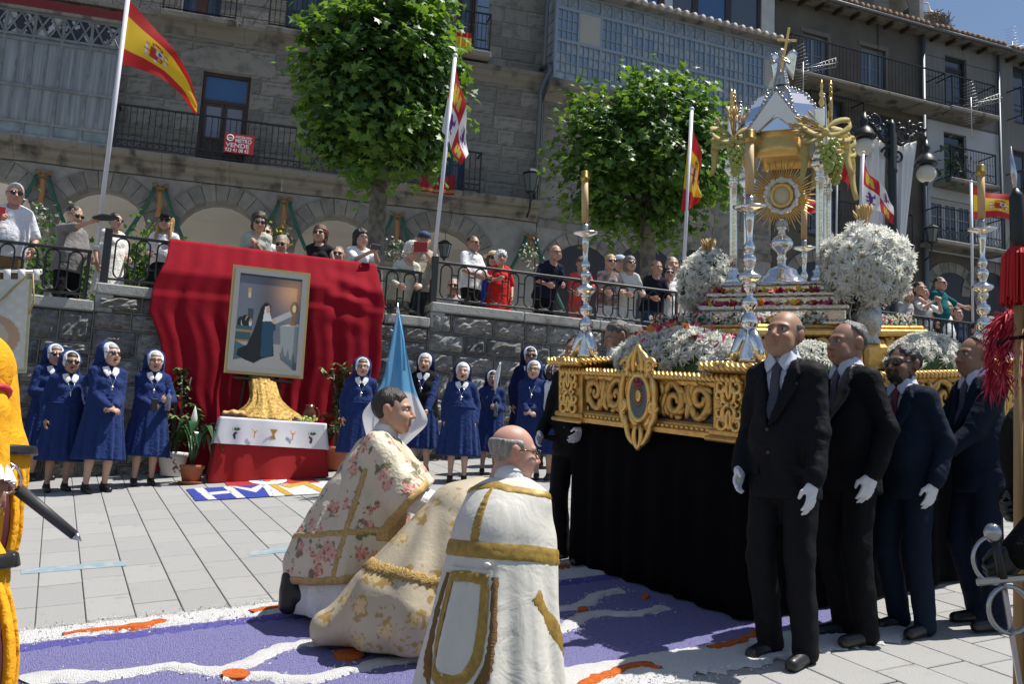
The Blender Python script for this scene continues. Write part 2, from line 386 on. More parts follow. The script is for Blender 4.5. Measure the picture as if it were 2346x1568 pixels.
def railing(name, i, x0, x1, label, post0=True):
 rt = rootm(name, WL.m @ Matrix.Translation((x0, .12, CZ[i])), label, 'railing', 'wrought iron railings along the terrace'); L = x1-x0; H = RZ[i]-CZ[i]
 MB().bbox((0, -.028, H-.035), (L, .028, H), .008).build('top_rail', iron_g, rt, False)
 MB().bbox((0, -.015, .075), (L, .015, .1), .004).build('bottom_rail', iron_g, rt, False)
 ph = H+.06; base = (CZ[i-1]-CZ[i]) if i and post0 else 0
 MB().bbox((-.045, -.045, base), (.045, .045, ph), .008).build('post', iron_g, rt, False)
 MB().bbox((L-.05, -.02, 0), (L-.01, .02, H-.036), .005).build('post', iron_g, rt, False)
 n = max(1, int((L-.1)/.235)); st = (L-.1)/n; oh = H-.035-.1-.012; me = stadium(.155, oh, .011).mesh('oval_ring', iron_g)
 bar = MB(); bar.box((-.04, -.007, -.008), (.04, .007, .008)); bm_ = bar.mesh('link_bar', iron_g, False)
 sc = MB()
 for sx in (-1, 1):
  P = [(sx*(.015+.05*math.sin(t*.9)), 0, .06-.045*(1-math.cos(t*.9))*.6-.0*t) for t in np.linspace(0, 3.2, 9)]
  sc.tube(P, .008, 5)
 scm = sc.mesh('scroll', iron_g)
 for k in range(n):
  cx = .05+st*(k+.5); place(me, 'oval_ring', rt, (cx, 0, .106))
  if k < n-1:
   for zz in (.3, .72): place(bm_, 'link_bar', rt, (cx+st/2, 0, .1+oh*zz))
  if k % 3 == 1: place(scm, 'scroll', rt, (cx, 0, .01))
 return rt
railing('railing', 0, XS[0], XS[1]-.1, 'grey iron oval ring railing above the lowest stretch of granite wall')
railing('railing', 1, XS[1]+.06, XS[2]-.1, 'grey iron oval ring railing partly covered by the hanging red cloth')
railing('railing', 2, XS[2]+.06, XS[3], 'grey iron oval ring railing between the second flagpole and the float')
rt = rootm('railing', WL.m @ Matrix.Translation((XS[3]+.05, .12, CZ[3])), 'dark iron railing with plain upright bars beyond the white flower vase', 'railing', 'wrought iron railings along the terrace')
H3 = RZ[3]-CZ[3]; L3 = 9.
MB().bbox((0, -.025, H3-.03), (L3, .025, H3), .006).build('top_rail', iron, rt, False); MB().bbox((0, -.015, .06), (L3, .015, .085), .004).build('bottom_rail', iron, rt, False)
bme = MB().box((-.01, -.01, .085), (.01, .01, H3-.03)).mesh('bar', iron, False); ame = MB().tube([(-.06*math.cos(t), 0, H3-.1+.06*math.sin(t)) for t in np.linspace(0, math.pi, 7)], .008, 4).mesh('arch', iron)
for k in range(int(L3/.12)):
 place(bme, 'bar', rt, (.06+.12*k, 0, 0)); place(ame, 'arch', rt, (.12+.12*k, 0, 0))
# ================================================================ facade A : arcaded stone house
FA = Plane(pix(460, 560, 21.), 15)
st_col = [(.225, .21, .185), (.255, .238, .21), (.195, .183, .163), (.275, .257, .226), (.235, .217, .187)]
ash_m = [mat('ashlar %d' % i, c, .9, vs=3.5, bump=.9, bs=26, col2=(.085, .082, .076), lo=.48, hi=.78, detail=9) for i, c in enumerate(st_col)]
joint_a = mat('pale pointing', (.27, .265, .25), .95, var=.2, vs=5, bump=.3, bs=40)
cream = mat('cream plaster', (.80, .77, .71), .9, var=.08, vs=1.2)
dirty = mat('stained cornice', (.20, .185, .16), .9, var=.4, vs=3, bump=.6, bs=30, col2=(.045, .043, .04), lo=.5, hi=.7, stretch=(1, 1, .5))
xa0, xa1 = FA.q(-130, 300)[0], FA.q(1238, 300)[0]
zc1 = FA.q(455, 375)[1]; zc2 = FA.q(540, 68)[1]; ztop = zc2+3.2; zf = FZ[1]+(WL.o[2]-FA.o[2])-.2
houseA = rootm('arcaded_house', FA.m, 'grey stone house with round arcade, long balcony and glazed gallery', 'house')
def house_wall(h, x0, x1, z0, z1, ops, m, th=.4, name='wall', y=0.):
 xs = sorted({x0, x1, *[o[0] for o in ops], *[o[2] for o in ops]}); zs = sorted({z0, z1, *[o[1] for o in ops], *[o[3] for o in ops]})
 xs = [x for x in xs if x0 <= x <= x1]; zs = [z for z in zs if z0 <= z <= z1]; b = MB()
 for i in range(len(xs)-1):
  run = None
  for j in range(len(zs)-1):
   cx, cz = (xs[i]+xs[i+1])/2, (zs[j]+zs[j+1])/2
   if any(o[0] < cx < o[2] and o[1] < cz < o[3] for o in ops): continue
   b.box((xs[i], y, zs[j]), (xs[i+1], y+th, zs[j+1]))
 return b.build(name, m, h, False)
def ashlar(h, x0, x1, z0, z1, ops, budget, rows=(.26, .3, .34, .38), wr=(.4, .95), prob=1., y=-.018):
 L = []; z = z0
 while z < z1-.05:
  hh = random.choice(rows); hh = hh if z1-z-hh > .15 else z1-z; x = x0-random.uniform(0, .4)
  while x < x1:
   w = random.uniform(*wr); a, c = max(x, x0), min(x+w, x1)
   for o in ops:
    if o[3] > z+.02 and o[1] < z+hh-.02:
     if a < o[0] < c: c = o[0]
     elif a < o[2] < c: a = o[2]
     elif o[0] <= a and c <= o[2]: a = c
   if c-a > .1 and random.random() < prob: L.append((a, z, c, z+hh))
   x += w
  z += hh
 random.shuffle(L); stuff = MB()
 me = [MB().bbox((.0, 0, 0), (1, .05, 1), .012).mesh('ashlar_block', m, False) for m in ash_m]
 for k, (a, zz, c, z2) in enumerate(L):
  j = .011
  if k < budget: place(random.choice(me), 'ashlar_block', h, (a+j, y-random.uniform(0, .008), zz+j), None, (c-a-2*j, 1, z2-zz-2*j))
  else: stuff.bbox((a+j, y, zz+j), (c-j, y+.05, z2-j), .006, random.randrange(5))
 if stuff.n: tag(stuff.build('ashlar_field', ash_m, h, False), kind='stuff')
def rectpx(F, tl, tr, bl, y=0.):
 a, b_, c = F.q(*tl, y), F.q(*tr, y), F.q(*bl, y); return (a[0]+c[0])/2, c[1], (a[0]+c[0])/2+(b_[0]-a[0]), (a[1]+b_[1])/2
door = list(rectpx(FA, (465, 160), (575, 173), (447, 372))); door[1] = zc1
gal = (xa0-.1, zc1+.02, FA.q(270, 200)[0], FA.q(140, 58)[1])
ud1 = [FA.q(418, 20)[0], zc2+.05, FA.q(505, 30)[0], zc2+2.6]; ud2 = [FA.q(655, 40)[0], zc2+.05, FA.q(735, 50)[0], zc2+2.6]; ud3 = [FA.q(1045, 90)[0], zc2+.3, FA.q(1110, 100)[0]-.25, zc2+2.6]
wd4 = [FA.q(1000, 380)[0], zc1, FA.q(1065, 380)[0], zc1+2.3]
opsA = [door, gal, ud1, ud2, ud3, wd4]
house_wall(houseA, xa0, xa1, zc1, ztop, opsA, joint_a)
ashlar(houseA, gal[2]+.02, xa1, zc1+.05, zc2-.25, opsA, 190); ashlar(houseA, xa0, xa1, zc2+.02, ztop, opsA, 60)
def moulding(h, name, x0, x1, prof, m, seg=1.3):
 x = x0
 while x < x1-.01:
  w = min(seg*random.uniform(.8, 1.2), x1-x)
  b = MB(); b.rings([np.array([(xx, y, z) for y, z in prof]) for xx in (x+.003, x+w-.003)]); b.build(name, m, h, False); x += w
P1 = [(.05, zc1-.42), (-.05, zc1-.42), (-.09, zc1-.36), (-.1, zc1-.3), (-.2, zc1-.26), (-.24, zc1-.2), (-.24, zc1-.13), (-.42, zc1-.1), (-.44, zc1-.0), (.05, zc1)]
moulding(houseA, 'cornice_stone', xa0, xa1, P1, dirty)
P2 = [(.05, zc2-.32), (-.04, zc2-.32), (-.08, zc2-.22), (-.16, zc2-.18), (-.2, zc2-.08), (-.28, zc2-.06), (-.28, zc2+.02), (.05, zc2+.02)]
moulding(houseA, 'cornice_stone', gal[2]+.05, xa1, P2, dirty)
moulding(houseA, 'cornice_stone', xa0, gal[2]+.03, [(a, z+.0) for a, z in P2], dirty)
arc_px = [(-25, 402), (240, 428), (508, 460), (778, 489), (1018, 520), (1300, 553)]
ztops = []
def arcade(h, F, arcs, x0, x1, z0, z1, budget):
 vm = [mat('voussoir %d' % i, c, .9, var=.25, vs=5, bump=.6, bs=30) for i, c in enumerate([(.2, .19, .175), (.17, .162, .15), (.23, .218, .2)])]
 b = MB(); n = 14; xs = x0; blk = MB()
 for (cx, r, sp) in arcs:
  L = cx-r; b.box((xs, 0, z0), (L, .55, z1));
  zz = z0
  while zz < min(sp, z1)-.05:
   hh = random.choice((.3, .36, .42)); hh = min(hh, sp-zz)
   if L-xs > .1: MB().bbox((xs+.008, -.014, zz+.008), (L-.006, .04, zz+hh-.008), .01).build('pier_block', random.choice(ash_m), h, False)
   zz += hh
  for k in range(n):
   t0, t1 = math.pi-math.pi*k/n, math.pi-math.pi*(k+1)/n
   p = [(cx+r*math.cos(t0), sp+r*math.sin(t0)), (cx+r*math.cos(t1), sp+r*math.sin(t1)), (cx+r*math.cos(t1), z1), (cx+r*math.cos(t0), z1)]
   b.prism(p, 0, .55)
  nv = 13
  for k in range(nv):
   t0, t1 = math.pi-math.pi*(k+.03)/nv, math.pi-math.pi*(k+.97)/nv; R = r+.36
   p = [(cx+q*math.cos(t), min(z1-.005, sp+q*math.sin(t))) for q, t in ((r-.012, t0), (r-.012, t1), (R, t1), (R, t0))]
   MB().prism(p, -.03-random.uniform(0, .012), .3).build('voussoir', random.choice(vm), h, False)
  xs = cx+r
 b.box((xs, 0, z0), (x1, .55, z1)); b.build('arcade_wall', joint_a, h, False)
 MB().box((x0, 3.0, z0), (x1, 3.1, z1)).build('inner_wall', cream, h, False)
 MB().box((x0, .55, z1-.1), (x1, 3.0, z1)).build('arcade_ceiling', cream, h, False)
arcsA = []
for px, py in arc_px[:5]:
 c = FA.q(px, py); arcsA.append((c[0], .93, c[1]-.93))
sp0 = np.mean([a[2] for a in arcsA]); arcsA = [(a, r, sp0) for a, r, _ in arcsA]
arcade(houseA, FA, arcsA, xa0, xa1, zf-1.2, zc1-.42, 0)
for k in range(len(arcsA)-1):
 xm = (arcsA[k][0]+arcsA[k+1][0])/2
 for s in (-1, 1): pass
glass_sky = mat('door glass', (.07, .085, .11), .08, spec=.8)
curtain = mat('net curtain', (.35, .36, .38), .8, var=.15, vs=4, stretch=(14, 1, .6))
def tall_window(h, o, leaves=2, transom=.0, fm=wood_d, gm=glass_sky, panel=.0, rows=1, y=.14, name='balcony_door', fw=.07, cols=1):
 x0, z0, x1, z1 = o; f = MB(); W_ = x1-x0
 f.box((x0, y-.04, z0), (x0+fw, y+.08, z1)); f.box((x1-fw, y-.04, z0), (x1, y+.08, z1)); f.box((x0+fw, y-.04, z1-fw), (x1-fw, y+.08, z1)); f.box((x0+fw, y-.04, z0), (x1-fw, y+.08, z0+fw))
 d = f.build(name, fm, h, False); top = z1-fw
 if transom:
  MB().box((x0+fw, y-.03, z1-transom-.08), (x1-fw, y+.07, z1-transom)).build('transom_bar', fm, d, False)
  MB().box((x0+fw, y+.02, z1-transom), (x1-fw, y+.03, top)).build('pane', gm, d, False); top = z1-transom-.08
 lw = (W_-2*fw)/leaves
 for k in range(leaves):
  a, c = x0+fw+lw*k+.004, x0+fw+lw*(k+1)-.004; l = MB(); s = .055
  zb = z0+fw+.004; zp = zb+panel
  l.box((a, y-.02, zb), (a+s, y+.03, top-.004)); l.box((c-s, y-.02, zb), (c, y+.03, top-.004)); l.box((a+s, y-.02, top-.004-s), (c-s, y+.03, top-.004)); l.box((a+s, y-.02, zb), (c-s, y+.03, zb+s))
  if panel: l.box((a+s, y-.005, zb+s), (c-s, y+.02, zp)); l.bbox((a+s+.04, y-.018, zb+s+.05), (c-s-.04, y, zp-.06), .01); l.box((a+s, y-.02, zp), (c-s, y+.03, zp+s)); zp += s
  else: zp = zb+s
  hh = (top-.004-s-zp)/rows
  for r in range(1, rows): l.box((a+s, y-.01, zp+hh*r-.012), (c-s, y+.02, zp+hh*r+.012))
  cw = (c-a-2*s)/cols
  for q in range(1, cols): l.box((a+s+cw*q-.01, y-.01, zp), (a+s+cw*q+.01, y+.02, top-.004-s))
  l.build('leaf', fm, d, False)
  for r in range(rows): MB().box((a+s, y+.004, zp+hh*r), (c-s, y+.010, zp+hh*(r+1))).build('pane', gm, d, False)
 MB().box((x0+fw, y+.35, z0), (x1-fw, y+.36, z1)).build('curtain', curtain, d, False)
 return d
blueg = mat('blue transom glass', (.035, .10, .24), .1, spec=.8)
lilac = mat('shuttered glass', (.19, .20, .25), .25, spec=.6, var=.1, vs=5, stretch=(.3, 1, 12))
d0 = tall_window(houseA, door, 2, .62, wood_d, lilac, panel=.55)
MB().box((door[0]+.08, .158, door[3]-.61), (door[2]-.08, .161, door[3]-.075)).build('transom_pane', blueg, houseA, False)
dblue = mat('dark blue paint', (.03, .055, .10), .5)
for o in (ud1, ud2): tall_window(houseA, o, 2, 0, dblue, glass_sky, rows=4)
MB().box((ud1[0]+.3, .1, ud1[1]), (ud1[2]-.3, .16, ud1[3])).build('blind', mat('red brown blind', (.13, .05, .035), .7), houseA, False)
tall_window(houseA, ud3, 1, 0, wood_d, glass_sky); tall_window(houseA, wd4, 2, 0, dblue, glass_sky, rows=2)
shut = MB()
for k in range(6): shut.box((ud3[2]+.02, -.05, ud3[1]+k*.42), (ud3[2]+.3, -.02, ud3[1]+k*.42+.38), 0)
shut.build('shutter', mat('blue shutter glass', (.18, .26, .40), .3, spec=.7), houseA, False)
MB().prism([(door[0]-.55, door[3]+.02), (door[2]+.55, door[3]+.02), (door[2]+.5, door[3]+.3), (door[2]-.1, door[3]+.52), (door[0]+.1, door[3]+.55), (door[0]-.5, door[3]+.3)], -.035, .03).build('lintel', ash_m[1], houseA, False)
def bars(h, x0, x1, y, z0, z1, name='balcony_railing', step=.125, belly=0, knob=True, lower=.14, m=iron, ret=True):
 f = MB(); f.box((x0, y-.02, z1-.03), (x1, y+.02, z1)); f.box((x0, y-.012, z0+.05), (x1, y+.012, z0+.07)); f.box((x0, y-.012, z0+.05+lower), (x1, y+.012, z0+.07+lower))
 if ret:
  for xx in (x0, x1): f.box((xx-.015, y, z1-.028), (xx+.015, .02, z1-.002)); f.box((xx-.012, y, z0+.05), (xx+.012, .02, z0+.07)); f.box((xx-.016, y-.016, z0), (xx+.016, y+.016, z1))
 o = f.build(name, m, h, False); n = int((x1-x0)/step)
 b = MB(); b.tube([(0, 0, z0+.06), (0, 0, z1-.03)], .0085, 4)
 if knob: b.sphere((0, 0, (z0+z1)/2+.12), .02, 6, 4); b.sphere((0, 0, (z0+z1)/2-.2), .017, 6, 4)
 me = b.mesh('bar', m, False)
 for k in range(1, n): place(me, 'bar', o, (x0+(x1-x0)*k/n, y, 0))
 if lower > .1:
  q = MB()
  for k in range(int((x1-x0)/.14)):
   a = x0+.14*k
   q.tube([(a, y, z0+.07), (a+.14, y, z0+.05+lower)], .006, 3); q.tube([(a+.14, y, z0+.07), (a, y, z0+.05+lower)], .006, 3)
  tag(q.build('lattice', m, o, False), kind='stuff')
 return o
bars(houseA, gal[2]+.12, FA.q(1092, 400)[0], -.40, zc1, zc1+.98)
bars(houseA, ud1[0]-.35, ud1[2]+.35, -.42, zc2+.02, zc2+1.0, lower=0, step=.11); MB().bbox((ud1[0]-.4, -.46, zc2-.1), (ud1[2]+.4, -.29, zc2+.02), .01).build('balcony_slab', dirty, houseA, False)
bars(houseA, ud2[0]-.35, ud2[2]+.35, -.42, zc2+.02, zc2+1.0, lower=0, step=.11); MB().bbox((ud2[0]-.4, -.46, zc2-.1), (ud2[2]+.4, -.29, zc2+.02), .01).build('balcony_slab', dirty, houseA, False)
xr = FA.q(1112, 120)[0]; bars(houseA, ud3[0]-.5, xr, -.42, zc2+.25, zc2+1.2, lower=0, step=.1); MB().bbox((ud3[0]-.55, -.46, zc2+.1), (xr+.05, -.02, zc2+.25), .02).build('balcony_slab', dirty, houseA, False)
gmet = mat('weathered gallery paint', (.17, .19, .20), .7, var=.3, vs=6)
gcur = mat('gallery curtain glass', (.22, .235, .25), .35, spec=.7, var=.4, vs=3, stretch=(9, 1, .25))
gx0, gz0, gx1, gz1 = gal; gy = -.4; fr = MB(); nb = 6; bw = (gx1-gx0)/nb
for k in range(nb+1): fr.box((gx0+bw*k-.03, gy-.03, gz0), (gx0+bw*k+.03, gy+.04, gz1))
levels = [gz0+.28, gz0+1.05, gz0+2.05, gz1-.5, gz1]
for z in [gz0]+levels: fr.box((gx0, gy-.035, z-.025), (gx1, gy+.035, z+.025))
for k in range(nb):
 a, c = gx0+bw*k, gx0+bw*(k+1)
 fr.tube([(a, gy-.02, gz1-.5), ((a+c)/2, gy-.02, gz1)], .022, 4); fr.tube([(c, gy-.02, gz1-.5), ((a+c)/2, gy-.02, gz1)], .022, 4); fr.tube([(a, gy-.02, gz1), ((a+c)/2, gy-.02, gz1-.5)], .022, 4); fr.tube([(c, gy-.02, gz1), ((a+c)/2, gy-.02, gz1-.5)], .022, 4)
 for z0_, z1_ in zip(levels[:2], levels[1:3]): fr.box(((a+c)/2-.015, gy-.02, z0_), ((a+c)/2+.015, gy+.02, z1_))
for z in levels+[gz0]: fr.box((gx1-.03, gy, z-.025), (gx1+.03, .0, z+.025))
fr.box((gx1-.03, -.04, gz0), (gx1+.03, .0, gz1))
gal_o = fr.build('glazed_gallery', gmet, houseA, False)
MB().box((gx0, gy+.0, gz0), (gx1, gy+.03, gz0+.255)).build('apron_panel', mat('gallery panel', (.2, .25, .27), .6, var=.3, vs=4), gal_o, False)
torn = mat('torn paper pane', (.45, .46, .48), .8, col2=(.03, .04, .06), vs=4, lo=.47, hi=.5)
for k in range(nb):
 a, c = gx0+bw*k+.03, gx0+bw*(k+1)-.03
 for j in range(4):
  z0_, z1_ = levels[j]+.025, levels[j+1]-.025; MB().box((a, gy+.0, z0_), (c, gy+.008, z1_)).build('pane', torn if j == 3 else gcur, gal_o, False)
for j in range(4): MB().box((gx1-.004, gy+.04, levels[j]+.025), (gx1+.004, -.045, levels[j+1]-.025)).build('pane', glass_sky, gal_o, False)
MB().box((gx0, gy-.1, gz1+.03), (gx1+.05, .0, gz1+.09)).build('gallery_roof', dirty, gal_o, False)
MB().box((gx0+.5, -.33, gz1+.1), (gx1, -.29, gz1+.36)).build('awning_strip', mat('dark red awning', (.16, .012, .015), .7), gal_o, False)
# ================================================================ facade B : white glazed gallery house
OB = S(np.array(FA.world(xa1+.02, 0, 0))); FB = Plane(OB, 22)
houseB = rootm('gallery_house', FB.m, 'stone house with wide pale blue glazed gallery and dark framed attic windows', 'house')
xb1 = FB.q(1770, 100)[0]; zg0 = FB.q(1262, 178, -.5)[1]; zg1 = FB.q(1775, 105, -.5)[1]
for_b = []
house_wall(houseB, 0, xb1, zf-2, zg1+3.6, for_b, joint_a); ashlar(houseB, 0.02, xb1, zc1-.3, zg0-.35, [], 25, rows=(.4, .5, .6), wr=(.6, 1.2))
MB().box((.0, -.04, zc1-.5), (xb1, .0, zc1-.32)).build('string_course', dirty, houseB, False)
moulding(houseB, 'cornice_stone', 0, xb1, [(.0, zg0-.4), (-.08, zg0-.4), (-.14, zg0-.3), (-.4, zg0-.22), (-.6, zg0-.16), (-.62, zg0-.02), (.0, zg0-.02)], dirty)
gw = mat('pale grey blue gallery paint', (.25, .30, .36), .5); gpane = mat('pale gallery pane', (.36, .41, .47), .15, spec=.7, var=.25, vs=2); gdark = mat('sky gallery pane', (.22, .30, .42), .08, spec=.9); blind = mat('roller blind', (.40, .385, .35), .8)
fr = MB(); yb = -.5; nb = 11; bw = (xb1-.12)/nb; ox = .06; hz = zg1-zg0; lv = [zg0+hz*q for q in (0, .1, .21, .32, .45, .57, .7, .82, 1)]
mull = MB()
for k in range(nb+1): fr.box((ox+bw*k-.028, yb-.03, zg0), (ox+bw*k+.028, yb+.03, zg1))
for q, z in enumerate(lv): t = .035 if q in (0, 4, 7, 8) else .012; fr.box((ox, yb-t, z-t), (xb1, yb+t, z+t))
gB = fr.build('glazed_gallery', gw, houseB, False)
pme = {m.name: MB().box((0, 0, 0), (1, .006, 1)).mesh('pane', m, False) for m in (gpane, gdark, blind)}
for k in range(nb):
 a, c = ox+bw*k+.028, ox+bw*(k+1)-.028; fan = k % 3 == 1; nc = 4 if not fan else 4
 f = MB()
 z7, z8 = lv[7], lv[8]-.04
 if fan:
  cxm = (a+c)/2; R = min((c-a)/2, z8-z7)
  for rr in (R, R*.25): f.tube([(cxm+rr*math.cos(t), yb-.02, z7+rr*math.sin(t)) for t in np.linspace(0, math.pi, 13)], .012, 4)
  for t in np.linspace(0, math.pi, 8)[1:-1]: f.tube([(cxm+R*.25*math.cos(t), yb-.02, z7+R*.25*math.sin(t)), (cxm+R*math.cos(t), yb-.02, z7+R*math.sin(t))], .01, 4)
 else:
  for i in range(2):
   for s in (0, 1): p = a+(c-a)*i/2; q = a+(c-a)*(i+1)/2; f.tube([(p if s else q, yb-.02, z7), (q if s else p, yb-.02, z8)], .012, 4)
  f.box(((a+c)/2-.012, yb-.02, z7), ((a+c)/2+.012, yb+.02, z8))
 for q in range(1, nc): f.box((a+(c-a)*q/nc-.011, yb-.02, lv[1] if q != 2 else zg0), (a+(c-a)*q/nc+.011, yb+.02, z7))
 f.build('glazing_bar', gw, gB, False)
 place(pme[gpane.name], 'pane', gB, (a, yb+.02, z7), None, (c-a, 1, z8-z7)); place(pme[gpane.name], 'apron_panel', gB, (a, yb+.015, zg0), None, (c-a, 1, lv[1]-zg0))
 if fan and k in (1, 10): place(pme[blind.name], 'blind', gB, (a, yb-.025, lv[4]), None, (c-a, 1, z7-lv[4]))
 for r in range(1, 7):
  for q in range(2):
   m = gdark if (q+r+k) % 3 == 0 or (k in (0, 2, 9) and r > 3) else gpane
   place(pme[m.name], 'pane', gB, (a+(c-a)*q/2, yb+.02, lv[r]), None, ((c-a)/2, 1, lv[r+1]-lv[r]))
MB().box((ox, yb+.06, zg0), (xb1, yb+.07, zg1)).build('gallery_backing', mat('gallery inner', (.30, .33, .38), .8), gB, False)
fr = MB()
for z in lv: fr.box((ox-.03, yb, z-.015), (ox+.03, 0, z+.015))
fr.build('glazing_bar', gw, gB, False); MB().box((ox-.006, yb+.03, zg0), (ox+.006, -.01, zg1)).build('pane', gpane, gB, False)
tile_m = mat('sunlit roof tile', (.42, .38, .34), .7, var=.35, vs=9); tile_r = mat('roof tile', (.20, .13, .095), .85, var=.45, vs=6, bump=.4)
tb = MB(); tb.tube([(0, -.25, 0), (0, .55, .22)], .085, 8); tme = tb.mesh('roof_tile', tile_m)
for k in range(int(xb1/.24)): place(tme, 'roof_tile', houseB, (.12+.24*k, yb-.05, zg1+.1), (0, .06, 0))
MB().prism([(0, zg1+.02), (xb1, zg1+.02), (xb1, zg1+.06), (0, zg1+.06)], yb-.28, 0).build('roof_lip', dirty, houseB, False)
za = FB.q(1740, 85)[1]; aw = MB(); bw = 1.02; x = xb1-.45
brown = mat('brown window frame', (.035, .02, .015), .4)
for k in range(8):
 a = x-bw*(k+1); f = MB(); H_ = 1.45
 f.box((a, -.06, za), (a+.09, .04, za+H_)); f.box((a+bw-.09, -.06, za), (a+bw, .04, za+H_)); f.box((a+.09, -.06, za), (a+bw-.09, .04, za+.1)); f.box((a+.09, -.06, za+H_-.14), (a+bw-.09, .04, za+H_))
 w = f.build('attic_window', brown, houseB, False); MB().box((a+.09, -.03, za+.1), (a+bw-.09, -.02, za+H_-.14)).build('pane', blueg if k % 2 else glass_sky, w, False)
 if k in (2, 3, 5): MB().box((a+.11, -.036, za+.1), (a+.35, -.031, za+H_-.14)).build('curtain', mat('white curtain', (.5, .55, .62), .8), w, False)
MB().box((xb1-.43, -.1, za-.4), (xb1-.02, .02, za+1.7)).build('white_pier', mat('white plaster', (.55, .55, .54), .85, var=.1, vs=3), houseB, False)
MB().box((0, -.35, za+1.5), (xb1+.1, .4, za+1.66)).build('eaves', mat('white plaster', (.5, .5, .5)), houseB, False)
# ================================================================ facades C, D, E on the right, bell tower
OC = S(np.array(FB.world(xb1+.02, 0, 0))); FC = Plane(OC, 22)
plC = mat('brown grey render', (.115, .105, .09), .95, var=.25, vs=1.5, bump=.5, bs=25); plL = mat('dark lower render', (.085, .076, .062), .95, var=.4, vs=1.2, bump=.5, bs=20)  # the lower walls are darker and more mottled than the upper render
houseC = rootm('balcony_house', FC.m, 'brown rendered house with one long iron balcony under the tiled eaves', 'house')
xc1 = FC.q(2112, 200)[0]; ze = FC.q(2000, 48)[1]; zb = FC.q(1960, 198, -.6)[1]
w1 = rectpx(FC, (1842, 72), (1897, 88), (1838, 185)); w2 = rectpx(FC, (1973, 103), (2028, 118), (1973, 222))
w1 = (w1[0], zb+.03, w1[2], w1[3]); w2 = (w2[0], zb+.03, w2[2], w2[3])
w3 = rectpx(FC, (1890, 222), (1935, 233), (1888, 300)); w4 = rectpx(FC, (1985, 256), (2042, 268), (1985, 350))
w5 = rectpx(FC, (1850, 420), (1925, 440), (1850, 540)); opsC = [w1, w2, w3, w4, w5]
house_wall(houseC, 0, xc1, zb-.3, ze, opsC, plC, name='upper_wall'); house_wall(houseC, 0, xc1, zf-4, zb-.3, opsC, plL, name='lower_wall')
fC = mat('pale blue window frame', (.22, .27, .33), .6); fCd = mat('dark window frame', (.03, .03, .035), .5)
for o in (w1, w2): tall_window(houseC, o, 2, 0, fC, glass_sky, rows=3, fw=.05)
for o in (w3, w4): tall_window(houseC, o, 2, 0, fCd, blueg, rows=1, fw=.05)
tall_window(houseC, w5, 2, 0, fCd, glass_sky, rows=2)
for o in (w1, w2):
 f = MB(); f.box((o[0]-.1, -.03, o[3]), (o[2]+.1, .0, o[3]+.12)); f.box((o[2], -.03, o[1]), (o[2]+.1, 0, o[3])); f.build('window_surround', mat('surround', (.16, .145, .125), .9), houseC, False)
bars(houseC, .05, xc1+.15, -.72, zb, zb+1.0, lower=0, knob=False, step=.12)
MB().bbox((0, -.8, zb-.1), (xc1+.25, 0, zb-.0), .02).build('balcony_slab', dirty, houseC, False)
bars(houseC, FC.q(1830, 300)[0], FC.q(1950, 300)[0], -.5, w3[1]-.1, w3[1]+.85, lower=.2, step=.1)
bars(houseC, FC.q(1830, 480)[0], FC.q(2060, 530)[0], -.5, w5[1], w5[1]+.95, lower=.2, step=.1)
def tiled_eaves(h, x0, x1, z, n=None):
 MB().box((x0, -.42, z-.06), (x1, .5, z)).build('eaves_board', dirty, h, False)
 gut = MB(); gut.tube([(x0, -.46, z-.01), (x1, -.46, z-.01)], .05, 7); gut.build('gutter', mat('zinc gutter', (.16, .165, .17), .5, .5), h)
 b = MB(); b.tube([(0, -.5, .02), (0, .2, .2), (0, 1., .42)], .085, 8); me = b.mesh('roof_tile', tile_r)
 for k in range(int((x1-x0)/.2)): place(me, 'roof_tile', h, (x0+.1+.2*k, 0, z+.05+random.uniform(-.01, .015)), (0, random.uniform(-.05, .05), random.uniform(-.04, .04)))
 MB().prism([(x0, z+.01), (x1, z+.01), (x1, z+.03), (x0, z+.03)], -.4, 1).build('roof', tile_r, h, False)
 for k in range(int((x1-x0)/.6)): MB().box((x0+.3+.6*k, -.36, z-.16), (x0+.38+.6*k, 0, z-.06)).build('rafter_end', wood_d, h, False)
tiled_eaves(houseC, -.1, xc1, ze)
zinc = mat('blue grey downpipe', (.10, .125, .15), .5, .3)
MB().tube([(xc1-.05, -.12, ze-.1), (xc1-.05, -.12, zf-2)], .07, 8).build('downpipe', zinc, houseC)
MB().tube([(FC.q(2010, 100)[0], -.03, ze-.05), (FC.q(2010, 100)[0], -.03, zb+.6)], .012, 4).build('cable', iron, houseC)
OD = S(np.array(FC.world(xc1+.02, 0, 0))); FD_ = Plane(OD, 21)
plD = mat('ribbed cement cladding', (.20, .197, .19), .9, var=.15, vs=3, stretch=(5, 1, .3)); whD = mat('whitewash', (.47, .49, .52), .9, var=.06, vs=1.5)
houseD = rootm('clad_house', FD_.m, 'narrow house with grey ribbed cladding above and whitewashed wall below', 'house')
xd1 = FD_.q(2288, 200)[0]; zeD = FD_.q(2200, 102)[1]; zw = FD_.q(2200, 290)[1]
dd1 = rectpx(FD_, (2166, 125), (2215, 138), (2166, 262)); dd2 = rectpx(FD_, (2163, 300), (2215, 312), (2163, 422)); dd3 = rectpx(FD_, (2133, 450), (2235, 470), (2133, 560))
dd4 = (.3, zf-2.5, 2., zf+.2)
opsD = [dd1, dd2, dd3]
house_wall(houseD, 0, xd1, zw, zeD, opsD, plD, name='clad_wall'); house_wall(houseD, 0, xd1, dd3[1]-.2, zw, opsD, whD, name='white_wall'); house_wall(houseD, 0, xd1, zf-5, dd3[1]-.2, [], plL, name='base_wall')
for k in range(4):
 z = zw+.05+(zeD-zw)*k/4; MB().box((0.01, -.008, z), (xd1-.01, .0, z+.012)).build('cladding_joint', iron, houseD, False)
